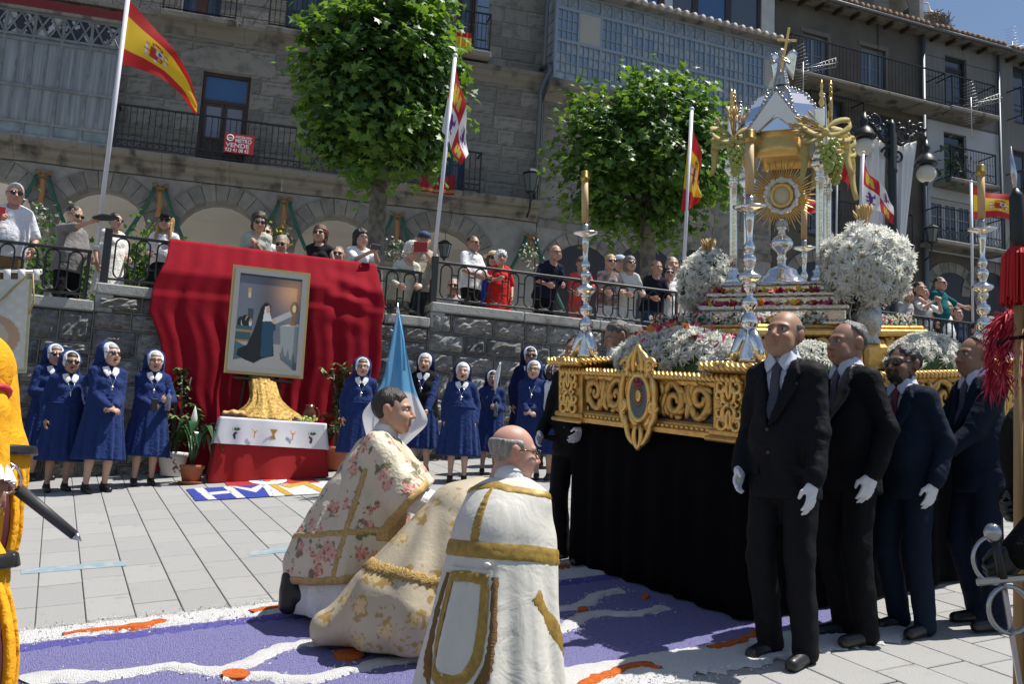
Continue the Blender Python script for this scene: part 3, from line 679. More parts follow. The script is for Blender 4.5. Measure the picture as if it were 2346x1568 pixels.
dk = mat('dark door and arch shade', (.018, .018, .022), .5)  # dark door frames; also colours in the shade of the arcade arches
tall_window(houseD, dd1, 1, .3, dk, glass_sky, rows=1); tall_window(houseD, dd2, 2, .3, dk, glass_b, rows=1); tall_window(houseD, dd3, 3, 0, mat('white glazing', (.45, .45, .45), .6), glass_b, rows=3, cols=2)
for o, py in ((dd1, 0), (dd2, 0), (dd3, 0)):
 bars(houseD, o[0]-.35, o[2]+.45, -.6, o[1]-.02, o[1]+.92, lower=.22, step=.1); MB().bbox((o[0]-.45, -.68, o[1]-.16), (o[2]+.55, 0, o[1]-.02), .03).build('balcony_slab', dirty, houseD, False)
MB().tube([(xd1-.1, -.1, zeD-.1), (xd1-.1, -.1, zf-2)], .05, 8).build('downpipe', zinc, houseD)
tiled_eaves(houseD, 0, xd1, zeD)
leafg = mat('balcony leaf', (.05, .10, .03), .6)
pp = MB()
for k in range(160):
 c = np.array([dd2[0]-.1+.25*RNG.normal(), -.5+.08*RNG.normal(), dd2[1]+.45+.3*RNG.normal()]); a = RNG.normal(size=3)*.07; b_ = RNG.normal(size=3)*.05; pp.add([c, c+a, c+a+b_, c+b_], [(0, 1, 2, 3)])
tag(pp.build('balcony_plant', leafg, houseD, False), kind='stuff')
OE = S(np.array(FD_.world(xd1+.02, 0, 0))); FE = Plane(OE, 24)
houseE = rootm('corner_house', FE.m, 'grey rendered house with dark balcony windows at the end of the row', 'house')
ee1 = rectpx(FE, (2322, 150), (2390, 165), (2322, 280)); ee2 = rectpx(FE, (2322, 340), (2390, 360), (2322, 470)); zeE = FE.q(2300, 130)[1]
house_wall(houseE, 0, 7, zf-5, zeE, [ee1, ee2], plD)
for o in (ee1, ee2): tall_window(houseE, o, 2, 0, fCd, glass_sky, rows=3); bars(houseE, o[0]-.3, o[2]+.3, -.5, o[1]-.05, o[1]+.9, lower=.2)
tiled_eaves(houseE, 0, 7, zeE)
def dark_arches(h, F, pxs, py, z0):
 for px in pxs:
  c = F.q(px, py); r = .85; n = 12
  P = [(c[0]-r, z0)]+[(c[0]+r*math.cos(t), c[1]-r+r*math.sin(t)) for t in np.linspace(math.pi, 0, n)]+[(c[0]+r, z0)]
  MB().prism(P, -.012, .06).build('shaded_arch', dk, h, False)  # flat near-black panel stands for the shade inside the arcade
  for k in range(11):
   t0, t1 = math.pi-math.pi*(k+.04)/11, math.pi-math.pi*(k+.96)/11
   MB().prism([(c[0]+q*math.cos(t), c[1]-r+q*math.sin(t)) for q, t in ((r, t0), (r, t1), (r+.3, t1), (r+.3, t0))], -.03, .0).build('voussoir', ash_m[k % 5], h, False)
dark_arches(houseB, FB, (1335, 1480, 1620), 562, zf-2); dark_arches(houseC, FC, (1870, 2010), 600, zf-2); dark_arches(houseD, FD_, (2180, 2270), 625, zf-2)
TP = Plane(pix(2065, 200, 46), 16)
tower = rootm('bell_tower', TP.m, 'small stone bell tower with an open round arch behind the roofs', 'tower')
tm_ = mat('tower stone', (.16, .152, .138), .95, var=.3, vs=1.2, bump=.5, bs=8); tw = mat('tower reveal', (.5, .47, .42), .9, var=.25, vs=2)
a0 = TP.q(2003, 40)[0]; a1 = TP.q(2107, 40)[0]; o0 = TP.q(2037, 30)[0]; o1 = TP.q(2083, 30)[0]; zs = TP.q(2060, 12)[1]; zt = TP.q(2060, -60)[1]; zb0 = TP.q(2060, 58)[1]
cxm, r = (o0+o1)/2, (o1-o0)/2; b = MB(); b.box((a0, 0, -4), (o0, 1.6, zt)); b.box((o1, 0, -4), (a1, 1.6, zt)); b.box((o0, 0, -4), (o1, 1.6, zb0))
for k in range(12):
 t0, t1 = math.pi*(1-k/12), math.pi*(1-(k+1)/12); b.prism([(cxm+r*math.cos(t0), zs+r*math.sin(t0)), (cxm+r*math.cos(t1), zs+r*math.sin(t1)), (cxm+r*math.cos(t1), zt), (cxm+r*math.cos(t0), zt)], 0, 1.6)
b.build('shaft', tm_, tower, False)
rv = MB()
for k in range(12):
 t0, t1 = math.pi*(1-k/12), math.pi*(1-(k+1)/12); rv.prism([(cxm+q*math.cos(t), zs+q*math.sin(t)) for q, t in ((r-.02, t0), (r-.02, t1), (r+.05, t1), (r+.05, t0))], .05, 1.55)
rv.build('arch_reveal', tw, tower, False)
zy = TP.q(2060, 42)[1]; MB().bbox((o0-.1, .5, zy-.12), (o1+.1, .95, zy+.2), .03).build('bell_yoke', wood_d, tower, False); MB().lathe([(.42, -.9), (.34, -.75), (.26, -.3), (.16, -.08), (.05, 0)], 14, (cxm-.25, .7, zy-.1)).build('bell', mat('bronze', (.08, .07, .045), .5, .7), tower)
e0 = TP.q(2185, 60); MB().prism([(a1, -4), (e0[0], -4), (e0[0], e0[1]-.1), (e0[0]-.3, TP.q(2160, 45)[1]), (a1, TP.q(2115, 35)[1])], .1, 1.4).build('side_wing', tm_, tower, False)
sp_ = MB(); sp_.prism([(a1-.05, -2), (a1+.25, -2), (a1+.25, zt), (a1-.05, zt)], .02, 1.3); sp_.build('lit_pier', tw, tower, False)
nb_ = TP.q(2160, 48)
nest = rootm('stork_nest', TP.m @ Matrix.Translation((nb_[0], .7, nb_[1]-.25)), 'large stick nest on the tower wing with a stork on it', 'nest')
b = MB()
for k in range(420):
 t = random.uniform(0, 6.28); rr = random.uniform(.1, 1.0)*.85; z = random.uniform(0, .75); p = np.array([rr*math.cos(t), rr*math.sin(t)*.8, z]); d = np.array([-math.sin(t), math.cos(t), random.uniform(-.3, .3)])+RNG.normal(size=3)*.4; d = unit(d)*random.uniform(.25, .5); b.tube([p-d, p+d], .018, 3)
b.sphere((0, 0, .32), (.75, .6, .38), 12, 6); tag(b.build('twigs', mat('dry twigs', (.20, .155, .10), .95, var=.4, vs=8), nest, False), kind='stuff')
stork = rootm('stork', TP.m @ Matrix.Translation((nb_[0]+.1, .7, nb_[1]+.4)), 'white stork with red beak sitting on its nest', 'bird')
def stork_f(P):
 d = ell(P, (.05, 0, .3), (.42, .17, .18)); d = smin(d, cone(P, (-.28, 0, .38), (-.38, 0, .78), .09, .05), .08); d = smin(d, cone(P, (-.38, 0, .78), (-.45, 0, .82), .065, .05), .03); return d
V, F_ = nets(stork_f, (-.6, -.25, .05), (.6, .25, 1), .03); MB().add(V, F_).build('stork_body', mat('white feathers', (.75, .74, .7), .9), stork)
MB().tube([(-.47, 0, .81), (-.85, 0, .74)], [.03, .006], 6).build('beak', mat('red beak', (.45, .06, .03), .5), stork); MB().sphere((.33, 0, .3), (.28, .12, .1)).build('wing_tips', mat('black feathers', (.02, .02, .02), .8), stork)
for s in (-1, 1): MB().tube([(.02, .05*s, .2), (.02, .05*s, -.1)], .015, 4).build('leg', mat('red beak', (.4, .05, .03)), stork)
alu = mat('dull aluminium', (.5, .5, .5), .4, .8)
def aerial(F, px, py, y, label):
 c = F.q(px, py, y); rt = rootm('tv_aerial', F.m @ Matrix.Translation((c[0], y, c[1])) @ Matrix.Scale(.72, 4), label, 'aerial', 'television aerials on the balconies')
 MB().tube([(0, 0, -1.3), (0, 0, .4)], .02, 6).build('mast', alu, rt)
 a = MB(); a.tube([(-.4, 0, 0), (1.3, -.2, .55)], .012, 4); a.tube([(-.1, 0, .1), (1.3, -.2, .75)], .01, 4); a.tube([(-.1, 0, -.05), (1.3, -.2, .4)], .01, 4)
 for t in np.linspace(.15, 1, 9): p = np.array([1.3*t, -.2*t, .55*t]); a.tube([p+(0, 0, .12*t+.08), p-(0, 0, .12*t+.05)], .008, 4); a.tube([p+(0, .1, 0), p-(0, .1, 0)], .008, 4)
 a.build('boom', alu, rt)
 g_ = MB()
 for k in range(7): z = .12*k; g_.tube([(-.35-.1*k/7, .0, .1+z), (-.05-.3*k/7, -.4, .15+z)], .008, 4); g_.tube([(-.35-.1*k/7, 0, -.1-z), (-.05-.3*k/7, -.4, -.1-z)], .008, 4)
 g_.build('reflector', alu, rt)
aerial(FC, 1840, 165, -1.0, 'fan shaped silver television aerial in front of the long balcony'); aerial(FD_, 2225, 245, -1.0, 'pale rod television aerial beside the small balcony of the clad house')
aerial(FE, 2320, 115, .8, 'thin television aerial lying above the tiled eaves of the corner house')
# ================================================================ people: builder
def proj(q):
 d = np.asarray(q, float)-CAM; c, s = math.cos(PITCH), math.sin(PITCH); y = d[1]*c+d[2]*s; z = -d[1]*s+d[2]*c
 return CX+FD*d[0]/y, CY-FD*z/y
skin_m = mat('skin', (.5, .3, .2), .5, vcol=True, var=.12, vs=40, bump=.05, bs=300, spec=.35)
def rot3(yaw, pitch, roll):
 return np.array(Matrix.Rotation(yaw, 3, 'Z') @ Matrix.Rotation(-pitch, 3, 'X') @ Matrix.Rotation(roll, 3, 'Y'))   # pitch>0 looks up
def head_f(P, open_=0., fat=0., fem=0.):
 a = P.copy(); a[..., 0] = np.abs(a[..., 0])
 d = ell(a, (0, .014, .03), (.073, .092, .086)); d = smin(d, ell(a, (0, -.026, -.028), (.058+.008*fat, .064, .083)), .035)
 d = smin(d, ell(a, (0, -.062, -.094), (.024, .022, .02)), .03)
 d = smin(d, ell(a, (.043, -.048, -.062), (.018+.01*fat, .03, .025)), .03)
 d = smin(d, ell(a, (.036, -.064, -.028), (.024, .024, .022)), .022)
 d = smin(d, cone(a, (.006, -.082, .024), (.046, -.072, .021), .0115-.003*fem, .008), .016)
 d = smax(d, -ell(a, (.031, -.098, .006), (.019, .018, .012)), .014)
 d = smin(d, cone(a, (0, -.088, .012), (0, -.112, -.026), .0085, .0115), .011); d = smin(d, ell(a, (.0125, -.098, -.031), (.009, .011, .0085)), .007)
 d = smin(d, cone(a, (0, -.091, -.053), (.019, -.084, -.056), .0085, .004), .009); d = smin(d, cone(a, (0, -.09, -.068-.012*open_), (.017, -.083, -.065-.01*open_), .009, .004), .009)
 if open_: d = smax(d, -ell(a, (0, -.098, -.062), (.014, .03, .011*open_)), .004)
 d = smin(d, ell(a, (.076, .014, -.004), (.009, .022, .033)), .008); d = smin(d, ell(a, (.08, .02, .012), (.008, .016, .017)), .006)
 return d
_HC = {}
def head_mesh(open_, fat, fem, h):
 k = (open_, fat, fem, h)
 if k not in _HC: _HC[k] = nets(lambda P: head_f(P, open_, fat, fem), (-.11, -.135, -.13), (.11, .125, .135), h)
 return _HC[k]
def hand_f(P, curl, spread=.0, thumb=.5):
 d = ell(P, (0, -.004, -.052), (.041, .016, .05)); d = smin(d, cone(P, (0, 0, .02), (0, 0, -.02), .025, .028, .75), .02)
 for i, (x, L, dz) in enumerate(((.029, .068, -.09), (.01, .078, -.097), (-.010, .073, -.094), (-.028, .057, -.085))):
  p = np.array([x, 0, dz+.012]); a = 0.; sx = x*spread*3
  for j, f in enumerate((.45, .32, .23)):
   a += curl*(.75 if j == 0 else 1.)*(1+.08*i); q = p+L*f*np.array([sx, -math.sin(a), -math.cos(a)]); d = smin(d, cone(P, p, q, .0095-.001*j, .0085-.001*j), .004); p = q
 p = np.array([.03, -.004, -.028]); q = p+np.array([.022, -.018*thumb*2, -.03]); d = smin(d, cone(P, p, q, .015, .0115), .012)
 r = q+np.array([.002-.02*thumb, -.016*thumb*2, -.026]); return smin(d, cone(P, q, r, .011, .0085), .004)
_HD = {}
def hand_mesh(curl, h=.006):
 if (curl, h) not in _HD: _HD[(curl, h)] = nets(lambda P: hand_f(P, curl), (-.06, -.11, -.2), (.075, .035, .045), h)
 return _HD[(curl, h)]
def ik(a, b, l1, l2, hint):
 a, b = np.array(a, float), np.array(b, float); d = b-a; L = np.linalg.norm(d); L2 = min(L, (l1+l2)*.995); d = unit(d); b = a+d*L2
 x = (l1*l1-l2*l2+L2*L2)/(2*L2); hh = math.sqrt(max(0, l1*l1-x*x)); n = np.array(hint, float); n = n-d*(n @ d); return a+d*x+unit(n)*hh, b
def on_cope(P, fn, th, z, off, c0=.05):         # points of a garment surface seen from its axis: th 0 is the wearer's back
 th = np.asarray(th, float); z = np.asarray(z, float); d = np.stack([np.sin(th), np.cos(th), 0*th], -1); c = np.stack([0*th, c0+0*th, z], -1); t = np.linspace(.72, .02, 140); Q = c[..., None, :]+d[..., None, :]*t[:, None]
 v = fn(Q.astype(np.float32)) < 0; k = v.argmax(-1); return c+d*(t[k]+off)[..., None]
class Person:
 def __init__(s, label, pos=None, yaw=0., H=1.65, mw=None, lean=(0, 0), head=(0, 0, 0), la=None, ra=None, le=None, re=None, hands=('r', 'r'), skin=(.56, .35, .255), group=None, slope=True, res=.014, drop=0., legs=None, open_=0., fat=0., fem=0., brow=(.08, .05, .03), palm=None, hf=None, cat='person', shoulders=1., feet=None, hs=1.07):
  yaw = math.radians(yaw); s.k = H/1.70; s.yaw = yaw; s.H = H; s.res = res
  s.r = root('person', pos, yaw, 'g', label, cat, group) if mw is None else rootm('person', mw, label, cat, group)
  ln = np.array([lean[0], lean[1], 0.]); s.ln = ln
  def at(x, y, z): return np.array([x, y, z-drop])+ln*max(0, (z-.93)/.6)
  s.at = at; n = (Matrix.Rotation(-yaw, 3, 'Z') @ Vector(NW)) if slope else Vector((0, 0, 1))
  s.gl = lambda x, y: -(n.x*x+n.y*y)/n.z
  s.neck = at(0, .012, 1.43); s.hc = at(0, -.012, 1.568); s.hR = rot3(*[math.radians(q) for q in head])*hs; s.hI = s.hR/hs**2; s.hc = s.hc+(0, 0, .06*(hs-1)); s.drop = drop
  w = .158*shoulders*(.93 if fem else 1); s.sh = [at(w, .008, 1.365), at(-w, .008, 1.365)]
  dl = la if la is not None else (.225, -.03, .86); dr = ra if ra is not None else (-.225, -.03, .86)
  s.wr = [None, None]; s.el = [None, None]
  for i, (t, e) in enumerate(((dl, le), (dr, re))):
   t = np.array(t, float); sg = 1 if i == 0 else -1; s.el[i], s.wr[i] = ik(s.sh[i], t, .285, .255, e if e is not None else (sg*.5, .8, -.3))
  s.hand = hands; s.skin = np.array(skin); s.brow = np.array(brow); s.open_ = open_; s.fat = fat; s.fem = fem; s.palm = palm or (None, None); s.hf = hf or (None, None)
  if legs is None:
   fx = feet or ((.1, .0), (-.1, .02)); s.hp = [at(.085, .0, .88), at(-.085, 0, .88)]; s.an = [np.array([x, y+.03, s.gl(x, y)+.085]) for x, y in fx]; s.kn = []
   for i in range(2): k, a = ik(s.hp[i], s.an[i], .402, .402, (0, -1, 0)); s.kn.append(k); s.an[i] = a
  else: s.hp, s.kn, s.an = legs
 def mesh(s, mb, name, m, parent=None, smooth=True, vcol=False):
  mb.v = [v*s.k for v in mb.v]; return mb.build(name, m, parent or s.r, smooth, vcol)
 def sdf(s, name, fn, lo, hi, m, h=None, parent=None):
  V, F = nets(fn, lo, hi, h or s.res); b = MB(); b.add(V, F); return s.mesh(b, name, m, parent)
 def body(s, arms=0., legs=0., glove=None, hh=None, eyes=True, foot=False, necklen=1.):
  b = MB(); hh = hh or (.0065 if s.res < .013 else .0085); sk = s.skin
  V, F = head_mesh(s.open_, s.fat, s.fem, hh); C = np.tile(sk, (len(V), 1)); ax = np.abs(V[:, 0])
  def mixc(mask, c, f): C[mask] = C[mask]*(1-f)+np.array(c)*f
  mixc((ax < .022) & (V[:, 2] < -.047) & (V[:, 2] > -.078-.012*s.open_) & (V[:, 1] < -.083), sk*(.95, .55, .55), .8 if s.fem else .5)
  mixc((ax > .01) & (ax < .05) & (V[:, 2] > .017) & (V[:, 2] < .0275) & (V[:, 1] < -.062), s.brow, .75)
  mixc((ax > .06) & (V[:, 1] > -.01) & (V[:, 2] < .03), sk*(1.02, .8, .78), .6); mixc((ax < .014) & (V[:, 2] < -.018) & (V[:, 2] > -.04) & (V[:, 1] < -.1), sk*(1.05, .78, .75), .6)
  mixc((ax > .02) & (ax < .06) & (V[:, 2] < -.012) & (V[:, 2] > -.05) & (V[:, 1] < -.05), sk*(1.05, .8, .78), .4)
  if s.open_: mixc((ax < .0135) & (np.abs(V[:, 2]+.062) < .011*s.open_) & (V[:, 1] > -.092) & (V[:, 1] < -.05), (.05, .012, .012), .9)
  V = V @ s.hR.T+s.hc; b.add(V, F, 0, C)
  if eyes:
   for sg in (-1, 1):
    e = MB(); e.sphere((sg*.031, -.0745, .007), (.013, .0115, .0078), 8, 6, 0, (.62, .58, .55)); e.sphere((sg*.031-.001, -.083, .007), (.0058, .004, .0058), 7, 5, 0, (.03, .02, .015))
    e.v = [v @ s.hR.T+s.hc for v in e.v]; b.ext(e)
  def core(P):
   d = cone(P, s.hc+s.hR @ np.array([0, .022, -.05]), s.neck+(0, .008, -.04), .05+.008*s.fat-.006*s.fem, .056)
   d = smin(d, cone(P, s.sh[0]*(.8)+s.sh[1]*.2-(0, 0, .03), s.sh[1]*.8+s.sh[0]*.2-(0, 0, .03), .04, .04), .05); d = smin(d, cone(P, s.neck-(0, 0, .08), s.at(0, .01, .95), .1, .12, .6), .05)
   for i in range(2):
    if arms > 0: d = smin(d, cone(P, s.sh[i], s.el[i], .044, .036), .02)
    if arms >= 0: d = smin(d, cone(P, s.el[i], s.wr[i], .037, .025), .01)
    if legs > 0: d = smin(d, smin(cone(P, s.hp[i], s.kn[i], .068, .048), smin(cone(P, s.kn[i], s.kn[i]*.6+s.an[i]*.4+(0, .012, 0), .046, .05), cone(P, s.kn[i]*.6+s.an[i]*.4+(0, .012, 0), s.an[i], .05, .031), .02), .02), .03)
    if legs > 0 and foot: d = smin(d, cone(P, s.an[i]-(0, 0, .03), s.an[i]+(0, -.13, -.06), .033, .024), .02)
   return d
  pts = np.array([s.hc, *s.sh, *s.el, *s.wr]+([*s.kn, *s.an] if legs > 0 else [])+[s.at(0, 0, .95)]); lo = pts.min(0)-.12; hi = pts.max(0)+.12; hi[2] = s.hc[2]+.05
  V, F = nets(core, lo, hi, s.res); b.add(V, F, 0, np.tile(sk, (len(V), 1)))
  gls = []
  for i in range(2):
   if s.hand[i] is None: continue
   V, F = hand_mesh({'r': .28, 'g': 1.0, 'f': .06, 'h': .6}[s.hand[i]], .006 if s.res < .013 else .0085); V = V.copy()
   if i == 1: V[:, 0] *= -1; F = F[:, ::-1]
   f = unit(s.wr[i]-s.el[i]) if s.hf[i] is None else unit(s.hf[i]); pn = np.array(s.palm[i] if s.palm[i] is not None else ((-1 if i == 0 else 1), 0, 0), float); pn = unit(pn-f*(pn @ f)); z = -f; y = -pn; x = np.cross(y, z)
   V = (V*1.0) @ np.stack([x, y, z], 1).T+s.wr[i]+f*.005
   if glove: gls.append(MB().add(V, F))
   else: b.add(V, F, 0, np.tile(sk*(1.0, .93, .92), (len(V), 1)))
  o = s.mesh(b, 'body', skin_m, vcol=True)
  for q in gls: s.mesh(q, 'glove', glove, None)
  return o
 def torso(s, P, w=1., belly=0., hip=.165, low=.84, neck=True, sh=.05, depth=.7):
  if s.fem: w = w*.93
  at = s.at; d = smin(cone(P, at(.02, .012, 1.42), s.sh[0], .05, .048), cone(P, at(-.02, .012, 1.42), s.sh[1], .05, .048), .02); d = smin(d,  cone(P, at(0, .005, 1.13), at(0, .012, 1.29), .14*w, .148*w, depth), .05); d = smin(d, cone(P, s.sh[0]*.88+s.sh[1]*.12-(0, 0, .012), s.sh[1]*.88+s.sh[0]*.12-(0, 0, .012), sh, sh), .06)
  d = smin(d, cone(P, at(0, .01, low), at(0, .005, 1.12), hip*w, .142*w, depth), .05)
  if belly: d = smin(d, ell(P, at(0, -.045, 1.06), (.14*w, .1+.05*belly, .16)), .06)
  if s.fem:
   for sx in (-1, 1): d = smin(d, ell(P, at(.07*sx, -.085, 1.235), (.068, .055, .062)), .035)
  if neck: d = smin(d, cone(P, at(0, .015, 1.37), at(0, .008, 1.445), .068, .058), .03)
  return d
 def sleeves(s, P, f1=1., r=(.057, .05, .046, .036), part=1., k=.03):
  d = 1e3
  for i in range(2):
   d = np.minimum(d, cone(P, s.sh[i], s.el[i] if part >= .5 else s.sh[i]+(s.el[i]-s.sh[i])*part*2, r[0], r[1]+(r[0]-r[1])*(0 if part >= .5 else .2)))
   if part > .5: d = smin(d, cone(P, s.el[i], s.el[i]+(s.wr[i]-s.el[i])*(part-.5)*2, r[2], r[2]+(r[3]-r[2])*(part-.5)*2), .015)
  return d
 def skirt(s, P, z0=1.06, z1=.33, a0=.15, a1=.25, ys=.78, pl=.012, n=14, off=(0, 0), seed=1.):
  c0 = s.at(0, .005, z0); z1 = z1-s.drop if s.drop else z1; t = np.clip((c0[2]-P[..., 2])/(c0[2]-z1), 0, 1.2); x = P[..., 0]-c0[0]-off[0]*t; y = (P[..., 1]-c0[1]-off[1]*t)/ys; th = np.arctan2(x, y)
  rr = a0+(a1-a0)*(.35*np.sqrt(np.clip(t, 0, 1))+.65*t)+pl*t*(np.cos(n*th+seed)+.6*np.cos(n*1.7*th+2*seed)); d = (np.sqrt(x*x+y*y)-rr)*.75
  return smax(smax(d, P[..., 2]-c0[2]-.02, .03), z1-P[..., 2], .005)
 def bounds(s, z0, z1, arms=True, r=.14, extra=0.):
  pts = [s.at(0, 0, z0+s.drop), s.at(0, 0, z1+s.drop), *s.sh]+(list(s.el)+list(s.wr) if arms else []); pts = np.array(pts); lo = pts.min(0)-r-extra; hi = pts.max(0)+r+extra; lo[2] = z0-.03; hi[2] = max(z1, pts[:, 2].max()+.1); return lo, hi
 def decal(s, name, poly, t, m, fn=None, h=.008, back=False, parent=None, k=0):
  fn = fn or s.torso; P_ = np.array(poly); zc = s.at(0, 0, P_[:, 1].mean()+s.drop)
  def f(P):
   dx = s.ln[0]*np.clip((P[..., 2]+s.drop-.93)/.6, 0, 2); y0 = zc[1]
   return np.maximum(np.maximum(np.abs(fn(P)-t/2)-t/2-.002, poly2(P[..., 0]-dx, P[..., 2], P_)), (P[..., 1]-y0-.02) if not back else (y0+.02-P[..., 1]))
  lo = [P_[:, 0].min()-.03+min(0, s.ln[0]), zc[1]-.32, P_[:, 1].min()-.02]; hi = [P_[:, 0].max()+.03+max(0, s.ln[0]), zc[1]+.32, P_[:, 1].max()+.02]
  if back: lo[1] = zc[1]
  else: hi[1] = zc[1]+.06
  return s.sdf(name, f, lo, hi, m, h, parent)
 def shoes(s, m, name='shoe', tall=.045):
  for i in range(2):
   a = s.an[i]; g0 = a[2]-.085
   def f(P, a=a, g0=g0):
    sl = s.gl(P[..., 0], P[..., 1])-s.gl(a[0], a[1]) if True else 0
    d = cone(P, (a[0], a[1]+.025, g0+.04), (a[0]*1.12, a[1]-.15, g0+.028+float(s.gl(0, -.16))), .043, .034); d = smin(d, cone(P, (a[0], a[1]+.01, g0+.05), (a[0], a[1]+.01, g0+.05+tall), .04, .037), .02); return d
   s.sdf(name, f, (a[0]-.1, a[1]-.25, g0-.06), (a[0]+.1, a[1]+.1, g0+.05+tall+.04), m, .011)
 def trousers(s, m, r=(.094, .072, .062), name='trousers', part=1.):
  def f(P):
   d = cone(P, s.at(0, .01, .87), s.at(0, .008, 1.0), .155, .148, .72)
   for i in range(2):
    e = s.kn[i]+(s.an[i]-s.kn[i])*(1. if part >= 1 else max(0, part*2-1)); e = e-np.array([0, 0, .035]) if part >= 1 else e
    d = smin(d, cone(P, s.hp[i]-(0, 0, .02), s.kn[i], r[0], r[1]), .03)
    d = smin(d, cone(P, s.kn[i], e, r[1], r[2]), .02)
   return d+wob(P, .006, 25, 3)
  pts = np.array([*s.hp, *s.kn, *(s.an if part > .6 else s.kn), s.at(0, 0, 1.02)]); return s.sdf(name, f, pts.min(0)-.13, pts.max(0)+.12, m)
 def on_head(s, mb): mb.v = [v @ s.hR.T+s.hc for v in mb.v]; return mb
 def hair(s, kind, col, h=None):
  h = h or (.009 if s.res < .013 else .011); m = mat('hair %.2f %.2f %.2f' % tuple(col), col, .45, var=.45, vs=60, stretch=(1, 1, .25), bump=.5, bs=120)
  sd_ = len(kind)+int(col[0]*100)
  def f(P):
   q = (P-s.hc.astype(np.float32)) @ s.hI.astype(np.float32); x, y, z = q[..., 0], q[..., 1], q[..., 2]; ax = np.abs(x)
   base = ell(q, (0, .02, .035), (.082, .098, .09)); wv = wob(q, .006, 70, sd_)+wob(q, .004, 160, sd_+1)
   if kind == 'short': d = smax(base, -(z-.052+(-.62)*(y+.03)+0*x)*1., .006) if False else smax(base, (.045-1.0*(y+.055)-z)*.7, .006); d = smax(d, -.07-z, .01); d = np.where(ax > .06, smax(d, (-.02-y), .01), d)
   elif kind == 'crop': d = smax(base+.003, (.04-1.0*(y+.05)-z)*.7, .006); d = smax(d, -.06-z, .01); d = np.where(ax > .06, smax(d, (-.01-y), .01), d); wv = wv*.4
   elif kind == 'fringe': d = smax(base+.0005, (.012-1.4*(y+.022)-z)*.58, .006); d = smax(d, -.065-z, .01); d = smax(d, z-.052, .012); d = np.where(ax > .06, smax(d, (-.024-y), .01), d); wv = wv*.4
   elif kind == 'back': d = smax(base+.003, (.075-1.15*(y+.012)-z)*.65, .006); d = smax(d, -.075-z, .01); d = np.where(ax > .06, smax(d, (-.012-y), .01), d)
   elif kind == 'bob':
    d = smin(base-.006, cone(q, (0, .045, .02), (0, .05, -.085), .092, .086, .8), .04); d = smax(d, -ell(q, (0, -.105, -.035), (.062, .1, .088)), .012); d = smax(d, -.115-z, .02)
   elif kind == 'long':
    d = smin(base-.004, cone(q, (0, .05, .02), (0, .06, -.24), .09, .105, .62), .04); d = smax(d, -ell(q, (0, -.105, -.05), (.06, .11, .1)), .012)
    d = smin(d, smin(cone(q, (.07, -.03, -.02), (.085, -.06, -.24), .022, .026), cone(q, (-.07, -.03, -.02), (-.085, -.06, -.24), .022, .026), 0), .02)
   elif kind == 'curly': d = smax(base-.018, -ell(q, (0, -.12, -.035), (.064, .11, .088)), .012); d = smax(d, -.08-z, .02); wv = wob(q, .016, 110, 5)
   elif kind == 'bun': d = smin(smax(base, (.04-1.0*(y+.06)-z)*.7, .006), ell(q, (0, .12, .04), (.045, .04, .045)), .01); d = smax(d, -.07-z, .01)
   elif kind == 'beard': d = smax(ell(q, (0, -.03, -.045), (.064, .078, .083)), z+.03, .01); d = smax(d, -ell(q, (0, -.12, -.03), (.032, .05, .035)), .006); d = smax(d, y-.02, .01)
   return d+wv
  o = s.hc; e = .34 if kind == 'long' else .17
  return s.sdf('beard' if kind == 'beard' else 'hair', f, o-(.17, .2, e), o+(.17, .2, .17), m, h)
 def glasses(s, dark=True, col=(.012, .012, .014)):
  m = mat('sunglass lens' if dark else 'spectacle rim', col if dark else (.06, .045, .03), .12, spec=.8); b = MB()
  for sg in (-1, 1):
   if dark: b.sphere((sg*.032, -.094, .004), (.027, .008, .02), 10, 6)
   else: b.tube([(sg*.032+.026*math.cos(t), -.1, .004+.02*math.sin(t)) for t in np.linspace(0, 6.283, 13)], .0028, 4)
   b.tube([(sg*.056, -.094, .01), (sg*.08, -.03, .012), (sg*.083, .02, .006)], .0032, 4)
  b.tube([(-.008, -.104, .008), (.008, -.104, .008)], .003, 4); return s.mesh(s.on_head(b), 'sunglasses' if dark else 'glasses', m)
 def cap(s, m, brim=True, straw=False):
  b = MB(); b.lathe([(.088, .045), (.087, .075), (.075, .105), (.045, .125), (.003, .13)], 18, (0, .016, 0))
  if straw: b.lathe([(.15, .045), (.15, .05), (.088, .056)], 20, (0, .016, 0))
  elif brim:
   G = np.array([[(.085*math.sin(t)*(1-.0*r), .016-.085*math.cos(t)-.085*r*math.cos(t*.85), .05-.018*r) for t in np.linspace(-1.15, 1.15, 11)] for r in (0, .5, 1)]); b.grid(G, thick=.005)
  v = b.v; b.v = [q*np.array([.97, 1.14, 1]) for q in v]; return s.mesh(s.on_head(b), 'hat' if straw else 'cap', m)
def fitH(pos, py):
 lo, hi = .6, 2.4
 for _ in range(30):
  m = (lo+hi)/2
  if proj(S(np.array(W(pos))+np.array([0, 0, m])))[1] > py: lo = m
  else: hi = m
 return lo
navy = mat('navy habit cloth', (.016, .034, .13), .85, var=.12, vs=20, sheen=.05, bump=.12, bs=300, wr=.55)
navy_d = mat('dark navy veil cloth', (.008, .014, .06), .8, var=.15, vs=14, sheen=.03, bump=.1, bs=300, wr=.5)
white_c = mat('white cotton', (.8, .8, .8), .85, var=.05, vs=20, wr=.3); blackl = mat('black leather', (.012, .012, .013), .4); silver = mat('silver', (.8, .8, .82), .22, 1.)
blackc = mat('black cloth', (.01, .01, .012), .85, var=.2, vs=12, bump=.1, bs=250, wr=.5)
